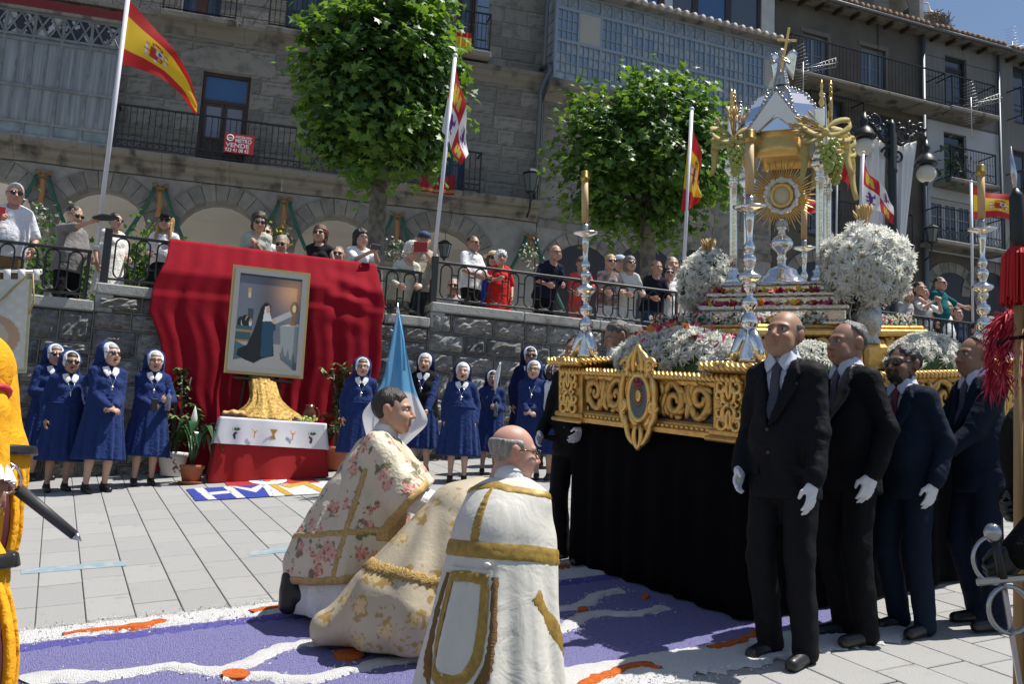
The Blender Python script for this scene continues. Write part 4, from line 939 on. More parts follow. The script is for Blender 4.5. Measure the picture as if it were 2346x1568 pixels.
def nun(label, px, py, ptop, yaw, blouse=None, vest=None, dress=navy, **kw):
 pos = gp(px, py); kw.setdefault('group', 'nuns in navy habits along the wall'); hem = kw.pop('hem', .36); pend = kw.pop('pend', True); gl = kw.pop('glasses', None); hs = kw.pop('hairs', (.25, .24, .23)); veil = kw.pop('veil', navy); coll = kw.pop('collar', True)
 s = Person(label, pos, yaw, fitH(pos, ptop)/1.02, fem=1, slope=True, shoulders=1.06, hs=1.17, **kw)
 s.body(arms=0, legs=1, foot=False)
 seed = px*.37
 def top(P): return smin(s.torso(P, 1.26, .5 if s.fat else .25, low=1.0), s.sleeves(P, r=(.066, .06, .056, .046), part=.98), .03)+wob(P, .005, 28, int(px))+wob(P, .0035, 70, int(px)+3)
 if blouse is None:
  def dr(P): return smin(top(P), s.skirt(P, 1.08, hem, .18+.02*s.fat, .285+.03*s.fat, .8, .017, 13, seed=seed), .04)
  lo, hi = s.bounds(hem, 1.47); lo[:2] = np.minimum(lo[:2], [-.4, -.36]); hi[:2] = np.maximum(hi[:2], [.4, .36]); s.sdf('habit', dr, lo, hi, dress)
  s.decal('waist_belt', [(-.3, 1.045), (.3, 1.045), (.3, 1.075), (-.3, 1.075)], .006, dress, lambda P: smin(s.torso(P, 1.26, .5 if s.fat else .25, low=1.0), s.skirt(P, 1.08, hem, .18+.02*s.fat, .285, .8, 0), .04))
 else:
  lo, hi = s.bounds(.98, 1.47); s.sdf('blouse', top, lo, hi, blouse)
  s.sdf('skirt', lambda P: s.skirt(P, 1.08, hem, .18, .27, .8, .015, 13), (-.36, -.33, hem-.03), (.36, .33, 1.14), navy)
 tf = lambda P: s.torso(P, 1.26, .25, low=1.0)
 if vest:
  s.sdf('waistcoat', lambda P: np.maximum(s.torso(P, 1.3, .35, low=.86, hip=.185)-.012, -poly2(P[..., 0], P[..., 2], [(0, 1.12), (.07, 1.45), (-.07, 1.45)])), *s.bounds(.78, 1.45, False, .24), vest)
 if coll:
  for sg in (1, -1): s.decal('collar', [(sg*.0, 1.35), (sg*.03, 1.44), (sg*.095, 1.42), (sg*.09, 1.37), (sg*.045, 1.31)][::sg], .014, white_c, tf)
 else: s.sdf('collar', lambda P: smax(cone(P, s.neck-(0, 0, .06), s.neck+(0, -.004, .03), .078, .066), -(P[..., 2]-s.neck[2]+.04)*1., .005), s.neck-(.13, .13, .1), s.neck+(.13, .13, .09), white_c, .01)
 if pend:
  b = MB(); y = -.178-(.03 if s.fat else 0); c = s.at(0, y, 1.19)+(0, .0, 0); b.box(c-(.006, .004, .04), c+(.006, .002, .022)); b.box(c-(.02, .004, .0), c+(.02, .002, .011)); b.tube([c+(0, 0, .02), c+(.03, .01, .1), s.at(.055, -.08, 1.38)], .0022, 4); b.tube([c+(0, 0, .02), c+(-.03, .01, .1), s.at(-.055, -.08, 1.38)], .0022, 4); s.mesh(b, 'cross_pendant', silver)
 R = s.hI.astype(np.float32); hc = s.hc.astype(np.float32)
 def vf(P):
  q = (P-hc) @ R; y, z = q[..., 1], q[..., 2]; d = ell(q, (0, .032, .03), (.099, .112, .108)); d = smin(d, cone(q, (0, .06, .03), (0, .13, -.27), .088, .17, .5), .06)
  d = smax(d, -ell(q, (0, -.085, -.04), (.07, .1, .105)), .01); d = smax(d, (-.032+.5*z-y)*.9, .008); return d+wob(q, .006, 35, int(px))*np.clip(.1-z, 0, .3)*6
 s.sdf('veil', vf, s.hc-(.27, .3, .38), s.hc+(.27, .33, .19), veil, .0125)
 def bf(P):
  q = (P-hc) @ R; y, z = q[..., 1], q[..., 2]; d = ell(q, (0, .02, .02), (.091, .107, .108)); d = smax(d, -ell(q, (0, -.09, -.02), (.066, .15, .088)), .006); d = smax(d, (-.07+.42*z-y)*.9, .005); return smax(d, y-.5*z-.02, .005)
 s.sdf('coif', bf, s.hc-(.14, .15, .15), s.hc+(.14, .15, .16), white_c, .0085)
 if hs: s.sdf('hair', lambda P: smax(smax(head_f((P-hc) @ R)-.006, -((P-hc) @ R)[..., 2]+.058, .004), ((P-hc) @ R)[..., 1]+.02, .004), s.hc-(.13, .15, .02), s.hc+(.13, .1, .15), mat('nun hair %.2f' % hs[0], hs, .6), .008)
 s.shoes(blackl)
 if gl is not None: s.glasses(gl)
 return s
def suit(label, pos, yaw, H, jk, tr=None, tie=None, shirt=None, lapel=None, tiec=(.03, .03, .07), **kw):
 hr = kw.pop('hair', None); hc = kw.pop('hcol', (.03, .025, .02)); gl = kw.pop('glasses', None); dec = kw.pop('decals', True); shoes = kw.pop('shoes', True)
 kw.setdefault('group', 'men in dark suits carrying the float'); kw.setdefault('shoulders', .94); s = Person(label, pos, yaw, H, **kw); s.body(glove=mat('white cotton glove', (.75, .75, .78), .9, wr=.3, ws=40))
 shirt = shirt or mat('pale shirt', (.55, .58, .68), .85); b_ = .45 if s.fat else .15
 def core(P): return s.torso(P, 1.07, b_, hip=.175, low=.8, sh=.05, depth=.74, neck=False)
 def jf(P):
  d = smin(core(P), s.sleeves(P, r=(.066, .06, .056, .05), part=.97), .035)+wob(P, .007, 22, 4)+wob(P, .003, 60, 9); d = smax(d, .76-s.drop-P[..., 2], .006)
  v = poly2(P[..., 0]-s.ln[0]*np.clip((P[..., 2]-.93)/.6, 0, 2), P[..., 2], [(0, 1.13), (.085, 1.47), (-.085, 1.47)]); return smax(d, -np.maximum(v, P[..., 1]-s.at(0, -.03, 1.3)[1]), .004)
 lo, hi = s.bounds(.74, 1.48, True, .16); lo[:2] = np.minimum(lo[:2], [-.3, -.25]); hi[:2] = np.maximum(hi[:2], [.3, .25]); s.sdf('jacket', jf, lo, hi, jk)
 s.sdf('shirt', lambda P: smin(s.torso(P, .99, b_, depth=.72, neck=True), cone(P, s.neck-(0, 0, .03), s.neck+(0, -.008, .035), .072, .066), .01)+np.clip(1.16-s.drop-P[..., 2], 0, 1)+np.clip(np.abs(P[..., 0]-s.neck[0])-.088, 0, 1), *s.bounds(1.1, 1.5, False, .2), shirt, .012)
 if dec:
  tf = lambda P: s.torso(P, 1.04, b_, sh=.05, depth=.735)
  for sg in (1, -1): s.decal('lapel', [(sg*.0, 1.1), (sg*.075, 1.43), (sg*.1, 1.445), (sg*.125, 1.36), (sg*.105, 1.335), (sg*.12, 1.31), (sg*.045, 1.13)][::sg], .022, lapel or jk, tf)
  s.decal('tie', [(0, 1.13), (.032, 1.19), (.022, 1.38), (.03, 1.43), (-.03, 1.43), (-.022, 1.38), (-.032, 1.19)], .014, mat('tie %.2f %.2f' % (tiec[0], tiec[2]), tiec, .6, var=.3, vs=60), lambda P: s.torso(P, 1.0, b_, depth=.725))
  for sg in (1, -1): s.decal('shirt_collar', [(sg*.005, 1.425), (sg*.05, 1.375), (sg*.085, 1.43), (sg*.06, 1.49), (sg*.03, 1.475)][::sg], .02, shirt, lambda P: smin(s.torso(P, .99, b_, depth=.72), cone(P, s.neck-(0, 0, .03), s.neck+(0, -.008, .035), .072, .066), .01))
  q = MB()
  for zb in (1.09, .98): q.sphere(on_cope(s, jf, np.array([math.pi+.06]), np.array([zb]), .002, 0)[0], (.011, .006, .011), 8, 5)
  s.mesh(q, 'button', mat('dark horn button', (.03, .028, .026), .35))
  q = MB(); G = on_cope(s, jf, math.pi+np.array([[.06, .075]]*12)+np.linspace(0, .1, 12)[:, None], np.repeat(np.linspace(1.12, .79, 12)[:, None], 2, 1), .006, 0); q.grid(G); s.mesh(q, 'front_edge', lapel or jk)
  for sg in (1, -1): q = MB(); q.grid(on_cope(s, jf, math.pi+sg*np.array([[.55, .65, .75, .85, .95]]*3), np.array([[.92]*5, [.9]*5, [.87]*5])+0., .007, 0)); s.mesh(q, 'pocket_flap', jk)
 s.trousers(tr or jk)
 if shoes: s.shoes(blackl)
 if hr: s.hair(hr, hc)
 if gl is not None: s.glasses(gl)
 return s
def casual(label, px, ptop, i, yaw, top, bottom=None, dback=.35, part=.45, H=None, hair=None, hcol=(.05, .03, .02), glasses=None, capm=None, dress=False, hat=None, pos=None, floor=None, shorts=False, skirt=False, neckline=True, lowz=.9, **kw):
 if pos is None:
  a = WL.q(px, ptop, .12+dback); fl = FZ[i] if floor is None else FZ[i]+floor; Hf = (a[1]-fl); w = WL.world(a[0], .12+dback, fl); mw = Matrix.Translation(w) @ Matrix.Rotation(math.radians(yaw), 4, 'Z')
 else: mw = Matrix.Translation(W(pos)) @ Matrix.Rotation(math.radians(yaw), 4, 'Z'); Hf = fitH(pos, ptop)
 kw.setdefault('group', 'onlookers behind the terrace railing'); kw.setdefault('res', .019); kw.setdefault('hs', 1.14)
 lf = kw.pop('hf_', 1.0); Hf = Hf/1.0*lf
 s = Person(label, None, yaw, Hf, mw=mw, slope=False, **kw); s.yaw = math.radians(yaw)
 s.body(arms=1 if part < .9 else 0, legs=1 if (dress or shorts or skirt) else 0)
 bl = .4 if s.fat else .1
 def tp(P):
  d = s.torso(P, 1.2, bl, low=lowz-.03, neck=False, hip=.175);
  if part > 0: d = smin(d, s.sleeves(P, r=(.058, .06, .056, .045) if part < .9 else (.056, .052, .05, .043), part=part), .03)
  d = d+wob(P, .005, 30, px)+wob(P, .004, 75, px+1);
  if neckline: d = smax(d, -ell(P, s.neck+(0, -.045, .0), (.07, .075, .06)), .008)
  return smax(d, lowz-.06-P[..., 2], .006) if not dress else d
 if dress:
  s.sdf('dress', lambda P: smin(tp(P), s.skirt(P, 1.05, .45, .165+.02*s.fat, .25, .85, .01, 11), .04), *s.bounds(.45, 1.46, True, .2), top)
 else:
  s.sdf('shirt', tp, *s.bounds(lowz-.08, 1.46, True, .16), top)
  if skirt: s.sdf('skirt', lambda P: s.skirt(P, 1.0, .45, .16, .23, .85, .01, 11), (-.33, -.3, .42), (.33, .3, 1.06), bottom)
  else: s.trousers(bottom or mat('dark trousers', (.03, .03, .035), .85), part=.55 if shorts else 1.)
 s.shoes(blackl)
 if hair: s.hair(hair, hcol)
 if glasses is not None: s.glasses(glasses)
 if capm: s.cap(capm)
 if hat: s.cap(hat, straw=True)
 return s
# ================================================================ the processional float
FCn = np.array([1.884, 6.80]); FTH = math.radians(31)
fl_m = Matrix.Translation(W(FCn[0], FCn[1], 0)) @ RS @ Matrix.Rotation(FTH, 4, 'Z')       # local: -x is the front (towards the kneeling priests), -y the near long side
HX, HY, Z0, Z1 = 1.10, .80, 1.05, 1.40
gold = mat('carved gilding', (.66, .40, .12), .42, .7, var=.25, vs=18, bump=.15, bs=50); gold_l = mat('bright gilding', (.80, .52, .17), .34, .75, var=.15, vs=18)
fl_dark = mat('dark green panel', (.012, .022, .022), .5); silv = mat('polished silver', (.78, .77, .74), .16, 1., var=.12, vs=20, bump=.08, bs=40); silv_o = mat('old silver', (.42, .41, .39), .33, 1., var=.3, vs=25, bump=.5, bs=45)
fl = rootm('processional_float', fl_m, 'gilded processional float with carved dark panels and long black skirt', 'float')
def leafscroll(b, o, ax, ay, n, pts, r0=.016, sc=1.):      # scrolling acanthus: tapered tubes laid on a panel; o origin, ax/ay panel axes, n outwards
 o, ax, ay, n = [np.array(q, float) for q in (o, ax, ay, n)]
 for path, r in pts:
  P = [o+ax*x*sc+ay*y*sc+n*(.008+.012*math.sin(math.pi*i/(len(path)-1))) for i, (x, y) in enumerate(path)]; k = len(P)
  b.tube(P, [1.12*r*sc*(.45+.75*math.sin(math.pi*(.12+.8*i/(k-1)))) for i in range(k)], 6)
def spiral(cx, cy, r, t0, turns, n=18, grow=1.):
 return [(cx+r*(1-.82*i/n)*math.cos(t0+turns*6.283*i/n), cy+r*(1-.82*i/n)*math.sin(t0+turns*6.283*i/n)*grow) for i in range(n+1)]
def curve(a, b, c, n=9): return [tuple((1-t)**2*np.array(a)+2*t*(1-t)*np.array(b)+t*t*np.array(c)) for t in np.linspace(0, 1, n)]
def scroll_panel(L, H):
 pts = []; x = 0.; k = 0; w = H*1.3
 n = max(1, round(L/w)); w = L/n
 for k in range(n):
  f = 1 if k % 2 == 0 else -1; m = H/2; cx = w*(k+.5)
  Y = lambda y: m+f*(y-m)
  pts.append(([(x_, Y(y)) for x_, y in curve((w*k, H*.1), (w*k+w*.3, H*1.3), (cx+w*.28, H*.78))]+[(x_, Y(y)) for x_, y in spiral(cx+w*.1, H*.45, H*.36, .9, -1.25)], .02))
  for a, bb, c, r in (((w*.45, .78), (w*.52, 1.02), (w*.6, .93), .012), ((w*.6, .8), (w*.72, 1.0), (w*.78, .85), .011), ((w*.05, .2), (w*.0, .5), (w*.1, .62), .011), ((w*.5, .3), (w*.55, .05), (w*.45, .02), .012), ((w*.84, .55), (w*.75, .4), (w*.88, .3), .011), ((w*.1, .45), (w*.2, .85), (w*.02, .95), .016), ((w*.2, .62), (w*.42, .75), (w*.38, 1.0), .017), ((w*.3, .72), (w*.1, .3), (w*.18, .05), .018), ((w*.35, .5), (w*.2, .2), (w*.36, .08), .015), ((w*.75, .7), (w*.98, .85), (w*.95, .55), .016), ((w*.7, .25), (w*.9, .1), (w*.97, .3), .016), ((w*.62, .12), (w*.75, -.02), (w*.85, .08), .013)):
   pts.append(([(w*k+x_, Y(y)) for x_, y in curve((a[0], a[1]*H), (bb[0], bb[1]*H), (c[0], c[1]*H))], r))
 return pts
def gadroon(L, r=.022, n=None):       # twisted rope moulding along x
 b = MB(); n = n or int(L/.04)
 for i in range(n):
  c = np.array([L*(i+.5)/n, 0, 0]); P = [c+np.array([(t-.5)*.05, -r*math.sin(math.pi*t)*1.1, (.5-t)*r*2.2]) for t in np.linspace(0, 1, 6)]; b.tube(P, [.007, .013, .015, .015, .013, .007], 5)
 return b
MB().box((-HX-.1, -HY-.1, Z0+.02), (HX+.1, HY+.1, Z1-.04)).build('carcass', fl_dark, fl, False)
faces = [((-HX-.1, HY+.1), (0, -1), (-1, 0), 2*HY+.2), ((-HX-.1, -HY-.1), (1, 0), (0, -1), 2*HX+.2), ((HX+.1, -HY-.1), (0, 1), (1, 0), 2*HY+.2)]
for fi, (o2, d2, n2, L) in enumerate(faces):
 mx = np.eye(4); mx[:3, 0] = [*d2, 0]; mx[:3, 1] = [-n2[0], -n2[1], 0]; mx[:3, 2] = [0, 0, 1]; mx[:3, 3] = [*o2, 0]
 def put(b, name, m, sm=True): b.xf(mx); return b.build(name, m, fl, sm)
 b = MB(); b.rings([np.array([(x, y, z) for y, z in [(0, Z0-.03), (-.055, Z0-.03), (-.06, Z0+.0), (-.035, Z0+.012), (-.03, Z0+.035), (-.012, Z0+.05), (0, Z0+.05)]]) for x in (-.02, L+.02)]); put(b, 'base_moulding', gold, False)
 b = MB()
 for k in range(int(L/.045)): b.bbox((.045*k+.005, -.047, Z0+.004), (.045*k+.036, -.03, Z0+.026), .006)
 tag(put(b, 'base_beading', gold_l), kind='stuff')
 b = MB(); b.rings([np.array([(x, y, z) for y, z in [(0, Z1-.085), (-.02, Z1-.085), (-.028, Z1-.06), (-.04, Z1-.05), (-.05, Z1-.03), (-.045, Z1-.012), (0.02, Z1-.012)]]) for x in (0, L)]); put(b, 'top_moulding', gold, False)
 b = gadroon(L); b.xf(trs((0, -.045, Z1-.03))); tag(put(b, 'gadroon', gold_l), kind='stuff')
 if fi == 0:
  for k, (a, c) in enumerate(((.28, L/2-.15), (L/2+.15, L-.28))):
   s_ = MB(); W_ = c-a; pts = scroll_panel(W_, .235)
   if k == 0: pts = [([(W_-x, y) for x, y in p], r) for p, r in pts]
   leafscroll(s_, (a, -.0, Z0+.06), (1, 0, 0), (0, 0, 1), (0, -1, 0), pts); put(s_, 'carved_scroll', gold)
  c = np.array([L/2, -.05, (Z0+Z1)/2+.0]); b = MB(); b.tube([c+np.array([.105*math.cos(t), -.01, .145*math.sin(t)]) for t in np.linspace(0, 6.283, 29)], .02, 7, caps=False); b.tube([c+np.array([.135*math.cos(t), .01, .185*math.sin(t)]) for t in np.linspace(0, 6.283, 29)], [.022+.008*math.sin(5*t) for t in np.linspace(0, 6.283, 29)], 7, caps=False)
  for sg in (-1, 1):
   for p in (spiral(sg*.12, .2, .05, 1.57-sg*1.57, sg*1.1), spiral(sg*.15, -.05, .045, 1.57-sg*1.57, -sg*1.1), curve((sg*.13, .15), (sg*.2, .05), (sg*.14, -.12)), curve((sg*.1, -.2), (sg*.2, -.12), (sg*.16, .02)), curve((sg*.03, -.3), (sg*.12, -.26), (sg*.13, -.12)), curve((0, .3), (sg*.12, .26), (sg*.1, .13)), curve((0, .33), (sg*.06, .24), (sg*.04, .16)), curve((0, -.33), (sg*.06, -.26), (sg*.02, -.18))):
    b.tube([c+np.array([x, -.02, z]) for x, z in p], [.018*(.5+.7*math.sin(math.pi*(.1+.8*i/(len(p)-1)))) for i in range(len(p))], 6)
  put(b, 'cartouche', gold_l); b = MB(); G = np.array([[c+np.array([.1*r*math.cos(t), -.016, .14*r*math.sin(t)]) for t in np.linspace(0, 6.283, 25)] for r in (0, .33, .66, 1)]); b.grid(G[:, ::-1]); put(b, 'cartouche_field', mat('grey green field', (.10, .13, .13), .5))
  b = MB(); b.sphere(c+(0, -.02, .01), (.03, .006, .04), 10, 6, 0); put(b, 'cartouche_host', gold_l); b = MB(); b.prism([(c[0]-.04, c[2]+.075), (c[0]+.04, c[2]+.075), (c[0]+.05, c[2]+.11), (c[0]+.02, c[2]+.095), (c[0], c[2]+.12), (c[0]-.02, c[2]+.095), (c[0]-.05, c[2]+.11)], c[1]-.022, c[1]-.017); put(b, 'cartouche_crown', mat('red enamel', (.35, .02, .02), .4)); b = MB()
  for t in np.linspace(0, 6.283, 17)[:-1]: b.tube([c+np.array([.03*math.cos(t), -.02, .01+.04*math.sin(t)]), c+np.array([.058*math.cos(t), -.02, .01+.075*math.sin(t)])], [.006, .002], 4)
  tag(put(b, 'cartouche_rays', mat('pink gold', (.5, .22, .14), .4, .6)), kind='stuff')
 else:
  s_ = MB(); leafscroll(s_, (.28, 0, Z0+.06), (1, 0, 0), (0, 0, 1), (0, -1, 0), scroll_panel(L-.56, .235)); put(s_, 'carved_scroll', gold)
def rosette_face(b, mx, w, h):
 for sg in (-1, 1):
  for sv in (-1, 1):
   for p, r in ((spiral(sg*w*.22, sv*h*.33, w*.2, 1.57, sg*1.2), .012), (spiral(sg*w*.27, sv*h*.14, w*.16, -1.57*sv, -sg*sv*1.1), .011), (curve((0, 0), (sg*w*.3, sv*h*.08), (sg*w*.1, sv*h*.33)), .014), (curve((0, sv*h*.08), (sg*w*.12, sv*h*.3), (0, sv*h*.44)), .012)):
    q = MB(); q.tube([(x, -.012, z) for x, z in p], [r*(.5+.7*math.sin(math.pi*(.1+.8*i/(len(p)-1)))) for i in range(len(p))], 6); b.ext(q, mx)
 q = MB(); q.sphere((0, -.02, 0), .02, 8, 6); b.ext(q, mx)
for sx in (-1, 1):
 for sy in (-1, 1):
  c = (sx*HX, sy*HY); w = .145
  MB().bbox((c[0]-w, c[1]-w, Z0-.01), (c[0]+w, c[1]+w, Z1), .008).build('corner_post', gold, fl, False)
  for z0_, z1_, w_ in ((Z0-.04, Z0-.012, w+.04), (Z0-.012, Z0+.03, w+.02), (Z1, Z1+.02, w+.015), (Z1+.02, Z1+.055, w+.045)): MB().bbox((c[0]-w_, c[1]-w_, z0_+.001), (c[0]+w_, c[1]+w_, z1_), .01).build('post_moulding', gold, fl, False)
  g_ = MB()
  for a in range(4):
   q = gadroon(2*(w+.045), .022); g_.ext(q, trs((0, 0, 0), rz=a*math.pi/2) @ trs((-(w+.045), -(w+.045), 0)))
  g_.xf(trs((c[0], c[1], Z1+.037))); tag(g_.build('cap_gadroon', gold_l, fl), kind='stuff')
  b = MB()
  for a, off in ((0, (0, -w)), (-math.pi/2, (-w, 0)), (math.pi/2, (w, 0))): rosette_face(b, trs((c[0]+off[0], c[1]+off[1], (Z0+Z1)/2), rz=a), 2*w, Z1-Z0-.03)
  b.build('carved_rosette', gold_l, fl)
MB().box((-.78, -.52, Z1-.05), (.78, .52, Z1+.22)).build('upper_carcass', fl_dark, fl, False)
for z0_, z1_, e in ((Z1-.02, Z1+.03, .03), (Z1+.21, Z1+.26, .05), (Z1+.26, Z1+.285, .03)): MB().bbox((-.78-e, -.52-e, z0_), (.78+e, .52+e, z1_), .012).build('upper_moulding', gold, fl, False)
s_ = MB(); leafscroll(s_, (-.78, .5, Z1+.035), (0, -1, 0), (0, 0, 1), (-1, 0, 0), scroll_panel(1.0, .17)); s_.build('carved_scroll', gold, fl); s_ = MB(); leafscroll(s_, (-.76, -.52, Z1+.035), (1, 0, 0), (0, 0, 1), (0, -1, 0), scroll_panel(1.5, .17)); s_.build('carved_scroll', gold, fl)
xs = np.concatenate([np.stack([-HX-.06+0*np.linspace(0, 1, 60), np.linspace(HY+.06, -HY-.06, 60)], 1), np.stack([np.linspace(-HX-.06, HX+.06, 80), -HY-.06+0*np.linspace(0, 1, 80)], 1)[1:], np.stack([HX+.06+0*np.linspace(0, 1, 60), np.linspace(-HY-.06, HY+.06, 60)], 1)[1:]])
nrm = np.concatenate([np.tile([-1., 0], (60, 1)), np.tile([0., -1], (79, 1)), np.tile([1., 0], (59, 1))]); G = []
ph = RNG.uniform(-.25, .25, len(xs)).cumsum()
for z in np.linspace(Z0, .02, 9):
 t = 1-z/Z0; G.append(np.concatenate([xs+nrm*(.012+t*.045+(.006+.014*t)*np.sin(np.arange(len(xs))*.8+ph*2.2))[:, None], np.full((len(xs), 1), z)], 1))
MB().grid(np.array(G), thick=.004).build('black_skirt', mat('black velvet', (.004, .004, .005), .95, spec=.05, bump=.15, bs=120), fl)
ZB = Z1+.285
tp_m = fl_m @ Matrix.Translation((.05, .05, 0)) @ Matrix.Rotation(math.radians(36), 4, 'Z')
tem = rootm('silver_temple', tp_m, 'tall silver canopy of slim columns and dome over the monstrance', 'temple')
for (hx, hy, z0_, z1_) in ((.50, .50, ZB, ZB+.03), (.465, .465, ZB+.03, ZB+.10), (.485, .485, ZB+.10, ZB+.135), (.42, .42, ZB+.135, ZB+.19), (.44, .44, ZB+.19, ZB+.22), (.34, .34, ZB+.22, ZB+.27), (.36, .36, ZB+.27, ZB+.29)):
 MB().bbox((-hx, -hy, z0_+.001), (hx, hy, z1_), .008).build('base_step', silv, tem, False)
ZT = ZB+.29; CR = .30; CH = .80
colp = [(.055, 0), (.055, .03), (.04, .04), (.045, .07), (.028, .09), (.024, .12)]; colq = [(.028, CH-.12), (.036, CH-.11), (.026, CH-.09), (.03, CH-.06), (.05, CH-.03), (.062, CH-.02), (.062, CH), (.04, CH+.01)]
shaft = [(.025, .12+(CH-.25)*t) for t in np.linspace(0, 1, 8)]
ccol = MB(); ccol.lathe(colp+shaft+colq, 20, flute=6, fl=.12); cme = ccol.mesh('column', silv)
colpos = [(sx*CR*.95, sy*CR*.95) for sx in (-1, 1) for sy in (-1, 1)]
ZD = ZT+CH
for cx, cy in colpos:
 place(cme, 'column', tem, (cx, cy, ZT)); MB().bbox((cx-.05, cy-.05, ZD+.01), (cx+.05, cy+.05, ZD+.055), .012).build('capital_block', silv, tem, False)
 p = MB(); p.lathe([(.035, 0), (.02, .03), (.028, .06), (.012, .09), (.03, .13), (.012, .17), (.022, .21), (.008, .25), (.016, .28), (.003, .34)], 10, (0, 0, 0)); p.xf(trs((cx*1.04, cy*1.04, ZD+.3), sc=.72)); p.build('pinnacle', gold_l, tem)
 MB().bbox((cx-.035, cy-.035, ZD+.055), (cx+.035, cy+.035, ZD+.36), .01).build('corner_pier', silv, tem, False)
mirror = mat('mirror silver', (.85, .86, .88), .06, 1.)
def gable(b, w, h, t, op):
 P = [(-w, 0), (-w*.72, 0), (-w*.6, h*.3), (0, h*.62), (w*.6, h*.3), (w*.72, 0), (w, 0), (w, .06), (0, h), (-w, .06)]
 b.prism([(-w, 0), (-w*.78, 0), (-w*.62, h*.32), (0, h*.66), (0, h), (-w, .07)], -t, t); b.prism([(w, 0), (w, .07), (0, h), (0, h*.66), (w*.62, h*.32), (w*.78, 0)], -t, t)
for a, w, off in ((0, CR*.95, CR*.95), (math.pi, CR*.95, CR*.95), (math.pi/2, CR*.95, CR*.95), (-math.pi/2, CR*.95, CR*.95)):
 b = MB(); gable(b, w, .46, .012, 0); b.xf(trs((0, 0, ZD+.04), rz=a) @ trs((0, -off, 0))); b.build('gable', mat('white silver', (.74, .74, .76), .3, .45), tem, False)
 c = MB()
 for sg in (-1, 1):
  for t in np.linspace(0, 1, 15): c.sphere((sg*w*(1-t), -off, ZD+.04+.07+.39*t+.012), .015, 6, 4)
 c.xf(trs((0, 0, 0), rz=a)); tag(c.build('gable_beading', silv_o, tem), kind='stuff')
 v = MB(); G = np.array([[(w*.62*(2*i/8-1)*(1-.0*j), -off*(.95-.25*math.sin(j*1.2)), ZD+.06+.26*math.sin(j*1.35)*(1-.35*abs(2*i/8-1))) for i in range(9)] for j in np.linspace(0, 1, 5)]); v.grid(G, thick=.004); v.xf(trs((0, 0, 0), rz=a)); v.build('inner_vault', gold_l, tem)
dm = MB(); n = 8; R_d = CR*.99; HZ = .44
ring = lambda r, z, ph=.3927: np.array([(r*math.cos(ph+6.283*i/n), r*math.sin(ph+6.283*i/n), z) for i in range(n)])
prof = [(1.0, 0), (.96, .16), (.84, .32), (.62, .46), (.34, .55), (.1, .58)]
dm.rings([ring(R_d*r, ZD+.24+HZ*z*1.35) for r, z in prof]); dm.build('dome', mirror, tem, False)
rb = MB()
for i in range(n):
 t = .3927+6.283*i/n
 for k in np.linspace(0, 1, 16):
  j = k*(len(prof)-1); a = int(min(j, len(prof)-2)); f = j-a; r = prof[a][0]*(1-f)+prof[a+1][0]*f; z = prof[a][1]*(1-f)+prof[a+1][1]*f; rb.sphere((R_d*r*1.01*math.cos(t), R_d*r*1.01*math.sin(t), ZD+.24+HZ*z*1.35), .014, 5, 4)
tag(rb.build('dome_beading', silv_o, tem), kind='stuff')
ZTp = ZD+.24+HZ*.58*1.35; MB().lathe([(.06, 0), (.045, .03), (.03, .05)], 12, (0, 0, ZTp-.02)).build('dome_cap', silv_o, tem)
for a in (0, 1, 3):
 t = a*math.pi/2; b = MB(); c = np.array([(CR+.03)*math.cos(t), (CR+.03)*math.sin(t), ZD+.42]); u = np.array([-math.sin(t), math.cos(t), 0])
 b.tube([c+u*.055*math.cos(q)+np.array([0, 0, .065*math.sin(q)]) for q in np.linspace(0, 6.283, 17)], .011, 5, caps=False)
 for p in ((0, 0, .045), (0, 0, -.045)): b.sphere(c+np.array(p)*.6, .014, 6, 4)
 for sg in (-1, 1): b.sphere(c+u*sg*.026, .014, 6, 4); b.tube([c+u*x+np.array([0, 0, z+.09]) for x, z in spiral(sg*.035, .04, .03, 1.57, sg*1.0, 12)], .008, 5)
 b.tube([c+np.array([0, 0, .06]), c+np.array([0, 0, .19])], [.015, .005], 6); b.tube([c-np.array([0, 0, .12]), c-np.array([0, 0, .06])], .012, 6)
 for z in (.1, .13, .16): b.sphere(c+np.array([0, 0, z]), .016*(1.3-z*3), 6, 4)
 b.build('openwork_finial', mat('gilt openwork', (.5, .34, .12), .35, .9), tem)
ang = rootm('angel_statue', tp_m @ Matrix.Translation((0, 0, ZTp+.02)) @ Matrix.Rotation(math.radians(-67-25), 4, 'Z') @ Matrix.Scale(.74, 4), 'small silver winged angel holding a gold cross on the dome', 'statue')
def af(P):
 d = cone(P, (0, 0, .0), (0, 0, .16), .075, .042); d = smin(d, cone(P, (0, 0, .16), (0, 0, .25), .04, .04, .8), .02); d = smin(d, ell(P, (0, -.005, .325), (.027, .03, .035)), .012); d = smin(d, cone(P, (0, 0, .26), (0, 0, .3), .02, .016), .01)
 d = smin(d, cone(P, (-.04, 0, .25), (-.08, -.03, .22), .016, .014), .01); d = smin(d, cone(P, (-.08, -.03, .22), (-.09, -.05, .3), .013, .01), .008); d = smin(d, cone(P, (.04, 0, .25), (.075, -.04, .2), .016, .014), .01); d = smin(d, cone(P, (.075, -.04, .2), (.03, -.08, .22), .013, .01), .008)
 return d+.006*np.cos(9*np.arctan2(P[..., 0], P[..., 1]))*np.clip((.17-P[..., 2])/.17, 0, 1)
V, F = nets(af, (-.13, -.12, 0), (.13, .1, .38), .008); MB().add(V, F).build('figure', silv_o, ang)
for sg in (-1, 1):
 b = MB(); G = np.array([[(sg*(.02+.11*u*(1-.35*v)), .05+.05*u, .27-.2*v*u**.5+.09*math.sin(u*2.4)*(1-v)) for u in np.linspace(0, 1, 8)] for v in np.linspace(0, 1, 7)]); b.grid(G, thick=.008); b.build('wing', silv, ang)
